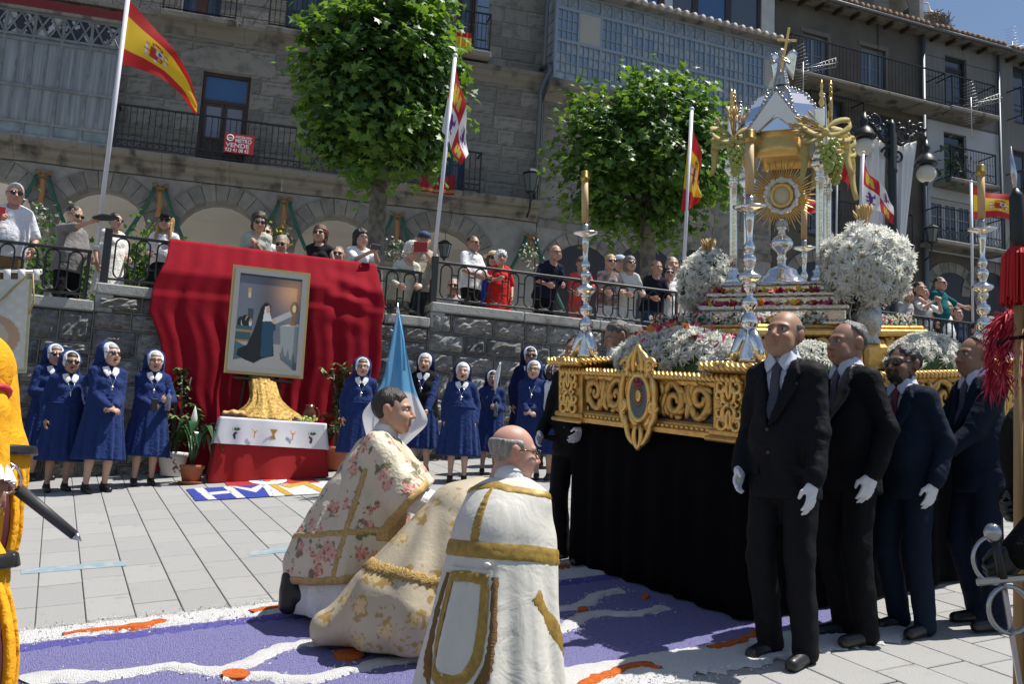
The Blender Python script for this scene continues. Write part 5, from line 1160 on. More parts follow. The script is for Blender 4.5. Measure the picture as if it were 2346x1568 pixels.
cx = rootm('gold_cross', ang.matrix_world @ Matrix.Translation((.02, -.07, .2)) @ Matrix.Rotation(.18, 4, 'Y'), 'gold cross held up by the silver angel on the dome', 'cross')
MB().bbox((-.011, -.009, -.05), (.011, .009, .33), .003).build('cross_upright', gold_l, cx, False); MB().bbox((-.09, -.0085, .2), (.09, .0085, .222), .003).build('cross_arm', gold_l, cx, False)
mon = rootm('monstrance', tp_m @ Matrix.Translation((0, 0, ZT)) @ Matrix.Rotation(math.radians(-36-50), 4, 'Z'), 'gold sunburst monstrance with round host on a tall silver foot', 'monstrance')
MB().lathe([(.19, 0), (.19, .02), (.16, .035), (.15, .06), (.11, .09), (.1, .13), (.07, .15), (.03, .17), (.028, .21), (.035, .235), (.025, .26), (.035, .29), (.07, .33), (.078, .37), (.06, .41), (.028, .44), (.022, .48), (.04, .5), (.02, .52), (.018, .56)], 24, flute=8, fl=.05).xf(np.diag([1, 1, .8, 1])).build('foot', silv, mon)
zc = .63; b = MB(); r_ = np.random.default_rng(3)
for i in range(64):
 t = 6.283*i/64; L = .245 if i % 2 == 0 else .2; w = .0085; d = np.array([math.cos(t), 0, math.sin(t)*1.06]); u = np.array([-math.sin(t), 0, math.cos(t)]); c = np.array([0, 0, zc])
 b.add([c+d*.1-u*w, c+d*.1+u*w, c+d*L+u*w*.25, c+d*L-u*w*.25, c+d*.12+np.array([0, -.008, 0]), c+d*(L-.01)+np.array([0, -.006, 0]), c+d*.12+np.array([0, .008, 0])], [(0, 4, 5, 3), (4, 1, 2, 5), (0, 3, 6), (3, 2, 6), (2, 1, 6)])
b.build('sun_rays', mat('ray gilding', (.86, .60, .20), .35, .45), mon, False)
b = MB(); b.tube([(.105*math.cos(t), -.0, zc+.115*math.sin(t)) for t in np.linspace(0, 6.283, 33)], [.03+.006*math.sin(9*t) for t in np.linspace(0, 6.283, 33)], 8, caps=False, flat=.6)
for t in np.linspace(0, 6.283, 13)[:-1]: b.sphere((.11*math.cos(t), -.022, zc+.12*math.sin(t)), (.022, .012, .018), 7, 5)
b.build('silver_ring', mat('bright silver', (.75, .74, .72), .3, .5), mon); b = MB(); b.tube([(.07*math.cos(t), -.016, zc+.076*math.sin(t)) for t in np.linspace(0, 6.283, 25)], .014, 7, caps=False); b.build('gold_ring', mat('ray gilding', (.86, .6, .2)), mon)
MB().sphere((0, -.004, zc), (.066, .012, .072), 16, 8).build('host', mat('wafer', (.75, .68, .48), .6), mon); MB().sphere((0, 0, zc-.2), (.045, .03, .05), 10, 6).build('neck_knop', silv_o, mon)
wax = mat('beeswax candle', (.62, .43, .21), .55, var=.08, vs=10); brass = mat('brass collar', (.45, .31, .08), .3, .9)
def candlestick(lx, ly, z, label, tilt=0., sc=1.):
 rt = rootm('candlestick', fl_m @ Matrix.Translation((lx, ly, z)) @ Matrix.Rotation(tilt, 4, 'Y') @ Matrix.Scale(sc*.94, 4), label, 'candlestick', 'tall silver candlesticks on the float corners')
 b = MB()
 for k in range(3):
  t = k*2.094+.5; P = [(.0+r*math.cos(t), r*math.sin(t), h) for r, h in ((.02, .2), (.05, .14), (.075, .07), (.105, .02), (.115, .03), (.108, .045))]; b.tube(P, [.03, .04, .04, .026, .016, .01], 8)
 b.lathe([(.085, .0), (.075, .03), (.06, .09), (.04, .16), (.034, .2), (.045, .215)], 16); b.build('tripod_foot', silv, rt)
 prof = [(.03, .2), (.048, .22), (.052, .25), (.046, .28), (.026, .3), (.022, .32), (.04, .335), (.05, .36), (.046, .385), (.024, .4), (.02, .43), (.035, .445), (.04, .47), (.03, .49), (.06, .5), (.075, .52), (.07, .535), (.035, .55), (.025, .57), (.038, .6), (.043, .63), (.034, .65), (.02, .66), (.03, .675), (.036, .7), (.028, .72), (.018, .74), (.02, .8), (.026, .86), (.03, .9), (.02, .91)]
 MB().lathe(prof, 20, flute=10, fl=.05).build('stem', silv, rt)
 MB().lathe([(.015, .905), (.03, .915), (.095, .935), (.1, .945), (.1, .955), (.09, .952), (.025, .94)], 24).build('drip_pan', silv, rt); MB().lathe([(.024, .94), (.024, 1.02), (.02, 1.02)], 12).build('socket', silv_o, rt)
 MB().lathe([(.0265, 1.02), (.0255, 1.34)], 14).build('candle', wax, rt); MB().lathe([(.029, 1.335), (.029, 1.35), (.036, 1.355), (.036, 1.365), (.027, 1.37), (.029, 1.41), (.02, 1.415)], 14).build('brass_follower', brass, rt)
 return rt
ZC = Z1+.058
candlestick(-HX, HY, ZC, 'silver candlestick on the float corner beside the man in glasses', -.012); candlestick(-HX, -HY, ZC, 'silver candlestick on the gilded corner post beside the balding grey suited man', 0)
candlestick(HX, -HY, ZC, 'leaning silver candlestick behind the man in dark blue suit', -.03); candlestick(HX, HY, ZC, 'silver candlestick half hidden behind the canopy columns', 0)
def petal_mat(c, name='white petal', tr=.35):
 m = mat(name, c, .6, spec=.2); n, l = m.node_tree.nodes, m.node_tree.links; t = n.new('ShaderNodeBsdfTranslucent'); t.inputs['Color'].default_value = (*c, 1); x = n.new('ShaderNodeMixShader'); x.inputs['Fac'].default_value = tr; l.new(n['Principled BSDF'].outputs[0], x.inputs[1]); l.new(t.outputs[0], x.inputs[2]); l.new(x.outputs[0], n['Material Output'].inputs['Surface']); return m
pet_w = petal_mat((.9, .9, .85), tr=.45); pet_y = mat('cream petal', (.80, .72, .42), .6); grn = mat('stem leaf green', (.05, .11, .03), .6, var=.3, vs=9); pet_r = mat('crimson petal', (.42, .01, .06), .5); pet_p = mat('magenta petal', (.45, .03, .16), .5); pet_o = mat('orange petal', (.75, .28, .04), .5); pet_k = mat('yellow petal', (.8, .55, .05), .5)
def mum(seed, R=.075, n=52, mats=None):
 r = np.random.default_rng(seed); b = MB()
 for k in range(n):
  f = k/n; el = 1.5-2.05*f+r.normal()*.15; az = k*2.399; L = R*(.5+.5*min(1, f*1.6))*(1+.12*r.normal()); w = .0066*(R/.075)
  d = np.array([math.cos(az)*math.cos(el), math.sin(az)*math.cos(el), math.sin(el)]); u = np.array([-math.sin(az), math.cos(az), 0]); up = np.cross(d, u)
  p0 = d*.008; p1 = d*L*.55-up*.0+np.array([0, 0, .01]); p2 = d*L+np.array([0, 0, -.25*L*f if r.random() < .7 else .1*L])
  b.add([p0-u*w*.4, p0+u*w*.4, p1+u*w, p1-u*w, p2+u*w*.35, p2-u*w*.35], [(0, 1, 2, 3), (3, 2, 4, 5)], 1 if f < .1 else 0)
 return b.mesh('chrysanthemum', [pet_w, pet_y], True)
MUM = [mum(k, .076, 120) for k in range(4)]; POM = [mum(k+9, .05, 70) for k in range(2)]
def gyps(n, fn, m=pet_w, r=.007):
 b = MB()
 for _ in range(n):
  c = np.array(fn()); q = RNG.normal(size=3)*r; w = RNG.normal(size=3)*r; v = unit(np.cross(q, w)+1e-9)*r
  b.add([c+q, c+w, c-q, c-w, c+v, c-v], [(0, 1, 4), (1, 2, 4), (2, 3, 4), (3, 0, 4), (1, 0, 5), (2, 1, 5), (3, 2, 5), (0, 3, 5)])
 return b
def greens(n, fn, L=.06, m=grn):
 b = MB()
 for _ in range(n):
  c = np.array(fn()); d = unit(RNG.normal(size=3))*L*random.uniform(.5, 1.2); u = unit(np.cross(d, RNG.normal(size=3)))*L*.22; b.add([c, c+d*.5+u, c+d, c+d*.5-u], [(0, 1, 2, 3)])
 return b
def petals(n, fn, mats_, s=.016):
 b = MB()
 for _ in range(n):
  c = np.array(fn()); q = RNG.normal(size=3)*s; w = RNG.normal(size=3)*s; m = random.randrange(len(mats_)); b.add([c-q, c+w, c+q+np.array([0, 0, s*.5]), c-w], [(0, 1, 2, 3)], m)
 return b
def look(d, roll=0.):
 x, y, z = basis(d); m = np.eye(4); m[:3, 0] = x; m[:3, 1] = y; m[:3, 2] = z; return m
def bouquet(lx, ly, z, R, label, vase_label, nfl=46, seed=0, vase=True, asp=1.0, vh=.3):
 mw = fl_m @ Matrix.Translation((lx, ly, z)); r = np.random.default_rng(seed)
 if vase:
  v = rootm('silver_vase', mw, vase_label, 'vase', 'silver flower vases on the float')
  MB().lathe([(.095, 0), (.1, .02), (.08, .04), (.085, .06), (.1, .1), (.104, .16), (.1, .22), (.085, .25), (.09, .27), (.1, vh)], 24, flute=12, fl=.015).build('vase_bowl', silv_o, v)
  for sg in (-1, 1): MB().tube([(sg*(.1+.05*math.sin(t)), 0, .2-.08*math.cos(t)) for t in np.linspace(0, 3.14, 9)], .009, 6).build('handle', silv_o, v)
 rt = rootm('flower_bouquet', mw @ Matrix.Translation((0, 0, vh+R*asp*.72 if vase else R*.7)), label, 'bouquet', 'white chrysanthemum bouquets on the float')
 c = 0; ga = math.pi*(3-5**.5)
 for k in range(nfl):
  yy = 1-(k+.5)/nfl*1.72; rr = math.sqrt(max(0, 1-yy*yy)); d = np.array([math.cos(ga*k)*rr, math.sin(ga*k)*rr, yy]); p = d*R*(.82+.14*r.random()); p[2] *= asp
  mx = Matrix((look(unit(d+.25*r.normal(size=3))) @ trs((0, 0, 0), rz=r.uniform(0, 6))).tolist()); mx.translation = Vector(p); s = r.uniform(.95, 1.2); place(MUM[k % 4], 'chrysanthemum', rt, mx=mx @ Matrix.Scale(s*R/.29, 4))
 sp = lambda f: (lambda: (lambda d: d*R*f*random.uniform(.9, 1.1)*np.array([1, 1, asp]))(unit(RNG.normal(size=3))))
 tag(greens(700, sp(.75), .07).build('foliage', grn, rt, False), kind='stuff'); tag(gyps(500, sp(.95)).build('baby_breath', pet_w, rt, False), kind='stuff'); MB().sphere((0, 0, 0), (R*.6, R*.6, R*.6*asp), 12, 8).build('moss_core', grn, rt)
 w = MB()
 for k in range(16):
  d = unit([r.normal()*.25, r.normal()*.25, 1.]); p0 = np.array([0, 0, R*.8]); p1 = p0+d*R*.75; w.tube([p0, p1], .003, 3); w.tube([p1-d*.09, p1-d*.04, p1], [.004, .012, .002], 5)
 w.build('wheat_sprig', mat('dry wheat', (.55, .38, .16), .8), rt)
 return rt
MB().bbox((.05, -.68, Z1-.02), (.27, -.47, 1.559), .02).build('vase_plinth', gold, fl, False); MB().bbox((-.27, .47, Z1-.02), (-.05, .68, 1.559), .02).build('vase_plinth', gold, fl, False)
bouquet(.16, -.575, 1.56, .285, 'large round bouquet of white chrysanthemums in the near silver vase', 'dark chased silver vase holding the large near bouquet', 78, 1, vh=.28)
bouquet(-.16, .575, 1.56, .225, 'narrower white chrysanthemum bouquet beyond the near candlestick', 'silver vase under the narrower far bouquet', 52, 2, asp=1.2, vh=.24)
def mound(name, label, lx, ly, hx, hy, hz, nm, pom, red, seed, gy=500, z=Z1-.02):
 rt = rootm('flower_mound', fl_m @ Matrix.Translation((lx, ly, z)), label, 'flowers', 'flower mounds on the float'); r = np.random.default_rng(seed); k = 0; ga = 2.39996
 me = POM if pom else MUM
 for k in range(nm):
  q = math.sqrt((k+.5)/nm); x, y = q*math.cos(ga*k), q*math.sin(ga*k); zz = math.sqrt(max(.03, 1-q*q)); n = unit([x/hx, y/hy, zz/hz+.5]); mx = Matrix((look(unit(n+.3*r.normal(size=3))) @ trs(rz=r.uniform(0, 6))).tolist()); mx.translation = Vector((x*hx, y*hy, zz*hz)); place(me[k % len(me)], 'chrysanthemum', rt, mx=mx @ Matrix.Scale(r.uniform(.75, 1.05), 4))
 def sp(f=1.):
  q = math.sqrt(random.random()); t = random.uniform(0, 6.283); return np.array([q*math.cos(t)*hx, q*math.sin(t)*hy, math.sqrt(max(0, 1-q*q))*hz*f+.012])
 MB().sphere((0, 0, 0), (hx*.93, hy*.93, hz*.88), 16, 8).build('moss_core', grn, rt); tag(greens(int(220*(hx+hy)), lambda: sp(.95), .05).build('foliage', grn, rt, False), kind='stuff'); tag(gyps(gy, lambda: sp(1.12)).build('baby_breath', pet_w, rt, False), kind='stuff')
 if red: tag(petals(red, lambda: sp(1.16)+np.array([0, 0, .02]), [pet_r, pet_r, pet_p, pet_o], .015).build('scattered_petals', [pet_r, pet_r, pet_p, pet_o], rt, False), kind='stuff')
 return rt
mound('m', 'mound of white chrysanthemums and crimson petals between the front candlesticks', -.93, .0, .2, .66, .25, 95, False, 110, 3, 700)
mound('m', 'long low mound of small white blooms behind the suited men', .62, -.70, .42, .16, .22, 80, True, 0, 4, 600); mound('m', 'small mound of white blooms beside the balding grey suited man', -.5, -.70, .3, .14, .17, 44, True, 0, 5, 500)
mound('m', 'mound of white blooms on the far side of the float', 0, .72, .8, .13, .16, 34, True, 30, 6, 300)
tag(petals(420, lambda: np.array([random.choice((-1, 1))*random.uniform(.43, .48), random.uniform(-.46, .46), ZB+.14]) if random.random() < .5 else np.array([random.uniform(-.46, .46), random.choice((-1, 1))*random.uniform(.43, .48), ZB+.14]), [pet_r, pet_p, pet_k, pet_o, pet_p], .017).build('petal_border', [pet_r, pet_p, pet_k, pet_o, pet_p], tem, False), kind='stuff')
tag(petals(320, lambda: np.array([random.choice((-1, 1))*random.uniform(.36, .43), random.uniform(-.4, .4), ZB+.228]) if random.random() < .5 else np.array([random.uniform(-.4, .4), random.choice((-1, 1))*random.uniform(.36, .43), ZB+.228]), [pet_r, pet_p, pet_k, pet_o], .017).build('petal_border', [pet_r, pet_p, pet_k, pet_o], tem, False), kind='stuff')
ub = rootm('tier_flowers', fl_m @ Matrix.Translation((0, 0, Z1+.285)), 'band of crimson petals and baby breath round the silver base', 'flowers', 'flower mounds on the float')
def band():
 if random.random() < .5: return np.array([random.choice((-1, 1))*random.uniform(.64, .78), random.uniform(-.5, .5), random.uniform(0, .07)])
 return np.array([random.uniform(-.75, .75), random.choice((-1, 1))*random.uniform(.44, .53), random.uniform(0, .07)])
tag(petals(420, band, [pet_r, pet_p, pet_r, pet_o], .014).build('scattered_petals', [pet_r, pet_p, pet_r, pet_o], ub, False), kind='stuff'); tag(gyps(3000, band, r=.008).build('baby_breath', pet_w, ub, False), kind='stuff'); tag(greens(700, band, .05).build('foliage', grn, ub, False), kind='stuff')
rib = petal_mat((.74, .64, .30), 'pale gold organza', .5); grape = mat('green grape', (.40, .47, .12), .25, spec=.5, trans=.1); wheat = mat('dry wheat', (.55, .38, .16), .8)
def bow(b, o, s=1., seed=0):
 r = np.random.default_rng(seed); o = np.array(o, float)
 for sg in (-1, 1):
  for e, wd in ((.5, .06), (-.25, .05)):
   G = []
   for t in np.linspace(0, 1, 14):
    a = t*6.283; c = o+s*np.array([sg*.09*(1-math.cos(a))*.9, -.02+.035*math.sin(a), .045*math.sin(a)+e*.06*(1-math.cos(a))]); w = wd*s*.75*(.35+.65*abs(math.sin(a/2)))+.006*math.sin(a*5); G.append([c+np.array([0, -w*.3, -w*.5]), c+np.array([0, 0, 0]), c+np.array([0, w*.3, w*.5])])
   b.grid(np.array(G), thick=.002)
  L = r.uniform(.25, .4)*s; G = []
  for t in np.linspace(0, 1, 10):
   c = o+np.array([sg*(.03+.16*t*s+.03*math.sin(5*t)), -.04*t, .02-L*t**1.6]); w = .024*s*(1+.3*math.sin(4*t)); G.append([c+np.array([-w, .01*math.sin(6*t), 0]), c, c+np.array([w, -.01*math.sin(6*t), .01])])
  b.grid(np.array(G), thick=.002)
 b.sphere(o+(0, -.02, 0), .028*s, 8, 6)
ci = 0
for (sx, sy), lab, s in (((-1, -1), 'pale gold ribbon bow with green grapes on the nearest canopy column', 1.05), ((1, -1), 'gold organza bow with hanging grapes on the column beside the lamp drapes', 1.0), ((-1, 1), 'gold bow with grapes and ears of wheat against the tree', .95)):
 d_ = np.array([sx*CR, sy*CR, 0])*1.0; mw = tp_m @ Matrix.Translation((d_[0], d_[1], ZD+.18)) @ Matrix.Rotation(math.radians(-67), 4, 'Z') @ Matrix.Translation((0, -.05, 0))
 rt = rootm('ribbon_bow', mw, lab, 'bow', 'gold bows on the canopy'); b = MB(); bow(b, (0, 0, 0), s, ci); b.build('ribbon', rib, rt)
 gme = MB(); gme.sphere((0, 0, 0), .019, 8, 6); gm = gme.mesh('grape', grape)
 for k in range(34):
  t = k/34; a = k*2.399; rr = .06*s*(1-t*.75)*random.uniform(.6, 1); place(gm, 'grape', rt, (rr*math.cos(a)+.01, rr*math.sin(a)-.05, -.06-.2*t*s))
 w = MB()
 for k in range(22):
  d = unit([(-.8 if ci != 2 else .1)+random.gauss(0, .25), random.gauss(0, .3), .35+random.gauss(0, .25) if ci != 2 else 1.2]); L = random.uniform(.16, .26); w.tube([(0, -.02, .01), d*L], .0025, 3); w.tube([d*L*.7, d*L*.85, d*L], [.004, .011, .002], 5)
 w.build('wheat_sprig', wheat, rt); ci += 1
# ================================================================ trees
def leaf_mat(name, c, tr=.33):
 m = bpy.data.materials.new(name); m.use_nodes = True; n, l = m.node_tree.nodes, m.node_tree.links; p = n['Principled BSDF']; p.inputs['Base Color'].default_value = (*c, 1); p.inputs['Roughness'].default_value = .42; p.inputs['Specular IOR Level'].default_value = .45
 t = n.new('ShaderNodeBsdfTranslucent'); t.inputs['Color'].default_value = (min(1, c[0]*2.2), min(1, c[1]*2.0), c[2]*.8, 1); x = n.new('ShaderNodeMixShader'); x.inputs['Fac'].default_value = tr; l.new(p.outputs[0], x.inputs[1]); l.new(t.outputs[0], x.inputs[2]); l.new(x.outputs[0], n['Material Output'].inputs['Surface']); return m
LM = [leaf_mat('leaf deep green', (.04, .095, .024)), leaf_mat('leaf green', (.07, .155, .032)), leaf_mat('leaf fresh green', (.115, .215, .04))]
bark = mat('plane bark', (.20, .185, .15), .9, var=.4, vs=9, bump=.6, bs=20, col2=(.10, .09, .075))
LEAF = np.array([(0, -.45), (.12, -.3), (.42, -.32), (.3, -.1), (.52, .12), (.24, .14), (.16, .28), (0, .56), (-.16, .28), (-.24, .14), (-.52, .12), (-.3, -.1), (-.42, -.32), (-.12, -.3)])
def leaves_mb(C, N, sz, mi):
 b = MB(); k = len(LEAF); n = len(C); r = RNG
 up = N+.0; t = r.normal(size=(n, 3)); x = np.cross(up, t); x /= np.maximum(1e-6, np.linalg.norm(x, axis=1, keepdims=True)); y = np.cross(up, x)
 s = sz*r.uniform(.65, 1.2, n)
 V = np.zeros((n, k+1, 3)); V[:, 0] = C
 for i, (a, c) in enumerate(LEAF): V[:, i+1] = C+s[:, None]*(a*x+c*y)-up*(s*(abs(a)*.35+.12*abs(c)))[:, None]
 F = np.array([(0, i+1, (i+1) % k+1) for i in range(k)]); base = (np.arange(n)*(k+1))[:, None, None]
 V = V.reshape(-1, 3); A = F[None]+base
 b.v.append(V); b.c.append(np.ones((len(V), 3))); b.n = len(V)
 for q in range(3):
  if (mi == q).any(): b.f.append((A[mi == q].reshape(-1, 3), q))
 return b
def tree(label, px, pyc, Y, rpx, rpy, ncl, nl, sz, trunk_px, seed, sq=2.6):
 global RNG
 RNG = np.random.default_rng(seed); c = np.array(W(pix(px, pyc, Y))); rx = rpx/FD*Y; rz = rpy/FD*Y
 b0 = np.array(W(pix(trunk_px[0], trunk_px[1], Y))); fz = WL.o[2]+FZ[2]-.2
 rt = rootm('plane_tree', Matrix.Translation((b0[0], b0[1], fz)), label, 'tree', 'pollarded plane trees on the terrace'); o = np.array([b0[0], b0[1], fz]); cc = c-o
 tr = MB(); top = np.array([cc[0]*.6, cc[1]*.6, cc[2]-rz*.55]); tr.tube([(0, 0, -.1), (0, 0, .6), top*.6+(0, 0, 0), top, cc], [.2, .16, .14, .14, .06], 10)
 for k in range(11):
  a = k*2.4; e = cc+np.array([rx*.75*math.cos(a), rx*.6*math.sin(a), RNG.uniform(-.5, .75)*rz]); m_ = (top+e)/2+RNG.normal(size=3)*.12+(0, 0, .1); tr.tube([top-(0, 0, .1), m_, e], [.09, .05, .02], 7)
 tr.build('trunk', bark, rt); C = []; N = []; L = []
 for k in range(ncl):
  d = unit(RNG.normal(size=3)); p = np.abs(d)**sq; f = (p.sum())**(-1/sq); q = RNG.uniform(.4, 1.)**.6*RNG.uniform(.82, 1.13); ctr = d*f*q*np.array([rx, rx*.85, rz])
  m = int(nl*RNG.uniform(.6, 1.4)); off = RNG.normal(size=(m, 3))*np.array([.17, .17, .13])*rx/1.45; P = ctr+off; n_ = np.tile(unit(d*.6+np.array([.15, -.1, .75])), (m, 1))+RNG.normal(size=(m, 3))*.45; n_ /= np.linalg.norm(n_, axis=1, keepdims=True)
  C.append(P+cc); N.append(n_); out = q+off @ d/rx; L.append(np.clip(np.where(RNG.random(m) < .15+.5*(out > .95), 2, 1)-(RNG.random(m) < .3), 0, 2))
 for k in range(46):
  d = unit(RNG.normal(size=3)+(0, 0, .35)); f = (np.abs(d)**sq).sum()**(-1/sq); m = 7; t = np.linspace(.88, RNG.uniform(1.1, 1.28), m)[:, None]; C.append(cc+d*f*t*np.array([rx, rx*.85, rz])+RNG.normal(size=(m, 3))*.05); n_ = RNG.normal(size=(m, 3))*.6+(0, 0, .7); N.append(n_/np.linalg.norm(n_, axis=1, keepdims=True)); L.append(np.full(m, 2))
 C = np.concatenate(C); N = np.concatenate(N); L = np.concatenate(L).astype(int)
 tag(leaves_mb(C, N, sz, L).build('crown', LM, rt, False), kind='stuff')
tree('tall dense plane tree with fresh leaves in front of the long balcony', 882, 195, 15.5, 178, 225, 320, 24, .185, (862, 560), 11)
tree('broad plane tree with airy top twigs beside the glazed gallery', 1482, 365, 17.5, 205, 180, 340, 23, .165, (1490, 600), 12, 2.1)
# ================================================================ flags
print_m = mat('printed cloth', (1, 1, 1), .75, vcol=True, sheen=.1)
def flag_mat():
 m = bpy.data.materials.new('flag cloth'); m.use_nodes = True; n, l = m.node_tree.nodes, m.node_tree.links; p = n['Principled BSDF']; p.inputs['Roughness'].default_value = .6
 a = n.new('ShaderNodeVertexColor'); a.layer_name = 'Col'; t = n.new('ShaderNodeBsdfTranslucent'); x = n.new('ShaderNodeMixShader'); x.inputs['Fac'].default_value = .4; l.new(a.outputs['Color'], p.inputs['Base Color']); l.new(a.outputs['Color'], t.inputs['Color']); l.new(p.outputs[0], x.inputs[1]); l.new(t.outputs[0], x.inputs[2]); l.new(x.outputs[0], n['Material Output'].inputs['Surface']); return m
flag_m = flag_mat()
def paint_rect(I, U, V, u0, v0, u1, v1, c): I[(U > u0) & (U < u1) & (V > v0) & (V < v1)] = c
def paint_ell(I, U, V, u, v, a, b, c): I[((U-u)/a)**2+((V-v)/b)**2 < 1] = c
def paint_poly(I, U, V, P, c): I[poly2(U, V, P) < 0] = c
RED, YEL = (.55, .02, .02), (.85, .55, .02)
def spain(U, V, arms=True):
 I = np.zeros(U.shape+(3,)); I[:] = RED; I[(V > .25) & (V < .75)] = YEL
 if arms:
  cx, cy = .38, .5; dr = (.35, .02, .02)
  for s in (-1, 1):
   paint_rect(I, U, V, cx+s*.115-.012, cy-.06, cx+s*.115+.012, cy+.15, (.7, .7, .72)); paint_rect(I, U, V, cx+s*.115-.02, cy+.13, cx+s*.115+.02, cy+.17, (.5, .5, .6)); paint_rect(I, U, V, cx+s*.115-.02, cy-.1, cx+s*.115+.02, cy-.06, (.45, .25, .02))
   paint_rect(I, U, V, cx+s*.115-.035, cy+.02, cx+s*.115+.035, cy+.05, dr)
  paint_rect(I, U, V, cx-.075, cy-.09, cx, cy+.04, (.45, .05, .02)); paint_rect(I, U, V, cx, cy-.09, cx+.075, cy+.04, (.72, .7, .72)); paint_ell(I, U, V, cx+.038, cy-.02, .022, .045, (.2, .05, .3))
  for k in range(5): paint_rect(I, U, V, cx-.075+.03*k*.5, cy+.04, cx-.075+.03*k*.5+.008, cy+.15, (.6, .04, .02))
  paint_rect(I, U, V, cx, cy+.04, cx+.075, cy+.15, (.5, .03, .02)); paint_ell(I, U, V, cx+.037, cy+.095, .022, .035, (.75, .45, .03)); paint_ell(I, U, V, cx, cy-.14, .07, .045, dr); paint_ell(I, U, V, cx, cy-.13, .05, .02, (.8, .5, .05)); paint_rect(I, U, V, cx-.065, cy-.11, cx+.065, cy-.095, (.75, .45, .05)); paint_ell(I, U, V, cx, cy+.18, .02, .03, (.75, .75, .75))
 return I
def castle_lion(U, V):
 I = np.zeros(U.shape+(3,)); I[:] = (.78, .78, .8); pu = (.13, .03, .25); yl = (.75, .5, .03)
 I[(U < .5) == (V < .5)] = (.55, .02, .03)
 for u, v in ((.25, .25), (.75, .75)):
  paint_rect(I, U, V, u-.11, v-.02, u+.11, v+.16, yl)
  for k in (-1, 0, 1): paint_rect(I, U, V, u+k*.08-.028, v-.13-(.04 if k == 0 else 0), u+k*.08+.028, v, yl)
  paint_rect(I, U, V, u-.02, v+.07, u+.02, v+.16, (.1, .15, .4))
 for u, v in ((.75, .25), (.25, .75)):
  paint_ell(I, U, V, u, v, .05, .11, pu); paint_ell(I, U, V, u-.03, v-.12, .045, .05, pu)
  for a, b_, c, d in ((-.13, -.06, -.02, -.02), (-.12, .02, -.02, .06), (-.08, .1, -.02, .17), (.02, .1, .1, .14), (.04, -.1, .1, -.04), (.08, -.16, .12, -.06)): paint_rect(I, U, V, u+a, v+b_, u+c, v+d, pu)
 return I
def lerp_path(P, t):
 P = np.array(P, float); d = np.concatenate([[0], np.cumsum(np.linalg.norm(np.diff(P, axis=0), axis=1))]); d /= d[-1]; return np.stack([np.interp(t, d, P[:, k]) for k in range(P.shape[1])], -1)
def smooth_path(P, n=40):
 Q = lerp_path(P, np.linspace(0, 1, n));
 for _ in range(6): Q[1:-1] = (Q[:-2]+2*Q[1:-1]+Q[2:])/4
 return Q
pole_m = mat('white pole', (.68, .68, .74), .35)
def flag(label, pole0, pole1, yloc, hoist, top, bot, img, amp=.05, rip=3., plain=None, group='flags on white poles', pr=.028, name='flag'):
 p0, p1 = WL.q(*pole0, yloc), WL.q(*pole1, yloc); b0 = WL.world(p0[0], yloc, p0[1]); rt = rootm(name, Matrix.Translation(b0), label, 'flag', group)
 d = Vector(WL.world(p1[0], yloc, p1[1]))-b0
 MB().tube([(0, 0, 0), tuple(d)], pr, 10).build('pole', pole_m, rt); MB().sphere(tuple(d), pr*1.4, 8, 6).build('pole_cap', pole_m, rt)
 nu, nv = 72, 48; u = np.linspace(0, 1, nu); v = np.linspace(0, 1, nv); T = smooth_path(top, nu); B = smooth_path(bot, nu)
 Pp = np.zeros((nv, nu, 2))
 for j in range(nv): Pp[j] = T*(1-v[j])+B*v[j]
 G = np.zeros((nv, nu, 3)); n = WL.y
 for j in range(nv):
  for i in range(nu):
   q = WL.q(Pp[j, i, 0], Pp[j, i, 1], yloc); dy = amp*math.sin(u[i]*rip*3.14+v[j]*1.8)*min(1, u[i]*3)+amp*.4*math.sin(u[i]*9+v[j]*5)*min(1, u[i]*3)
   G[j, i] = np.array(WL.world(q[0], yloc+dy, q[1])-b0)
 U, V = np.meshgrid(u, v); C = img(U, V) if plain is None else np.tile(np.array(plain, float), (nv, nu, 1))
 b = MB(); b.grid(G, 0, C.reshape(-1, 3)); b.build('cloth', flag_m, rt, True, True); return rt
flag('large Spanish flag with coat of arms flying beside the glazed gallery', (222, 560), (300, -60), .12, 0, [(294, -4), (350, 55), (400, 118), (436, 180), (453, 235)], [(272, 143), (320, 158), (370, 182), (418, 218), (450, 260)], spain, .06, 2.2)
flag('red and white castle and lion flag hanging limp beside the tall plane tree', (990, 640), (1043, 128), .12, 0, [(1041, 140), (1055, 190), (1065, 240), (1070, 300), (1074, 352)], [(1012, 300), (1022, 312), (1032, 335), (1042, 358), (1054, 380)], castle_lion, .05, 3)
flag('Spanish flag hanging limp in front of the broad plane tree', (1561, 720), (1585, 250), .12, 0, [(1584, 262), (1597, 320), (1606, 385), (1605, 440)], [(1560, 484), (1573, 482), (1588, 474), (1601, 460)], lambda U, V: spain(U, V), .05, 3)
flag('castle and lion flag blowing beside the white draped street lamp', (1969, 560), (1978, 350), .12, 0, [(1978, 358), (1998, 403), (2016, 427), (2035, 450), (2052, 471)], [(1974, 480), (2000, 480), (2020, 490), (2040, 505), (2049, 514)], castle_lion, .05, 2.4, pr=.022)
flag('Spanish flag flying sideways behind the leaning candlestick', (2229, 760), (2225, 416), .12, 0, [(2230, 427), (2270, 440), (2310, 450), (2375, 472)], [(2231, 503), (2280, 497), (2320, 506), (2375, 530)], spain, .06, 2.6, pr=.022)
flag('plain red flag showing between the canopy columns', (1838, 600), (1842, 440), .4, 0, [(1842, 446), (1865, 455), (1882, 475), (1889, 497)], [(1842, 500), (1855, 490), (1870, 488), (1888, 498)], None, .04, 2, (.5, .01, .01), pr=.015)
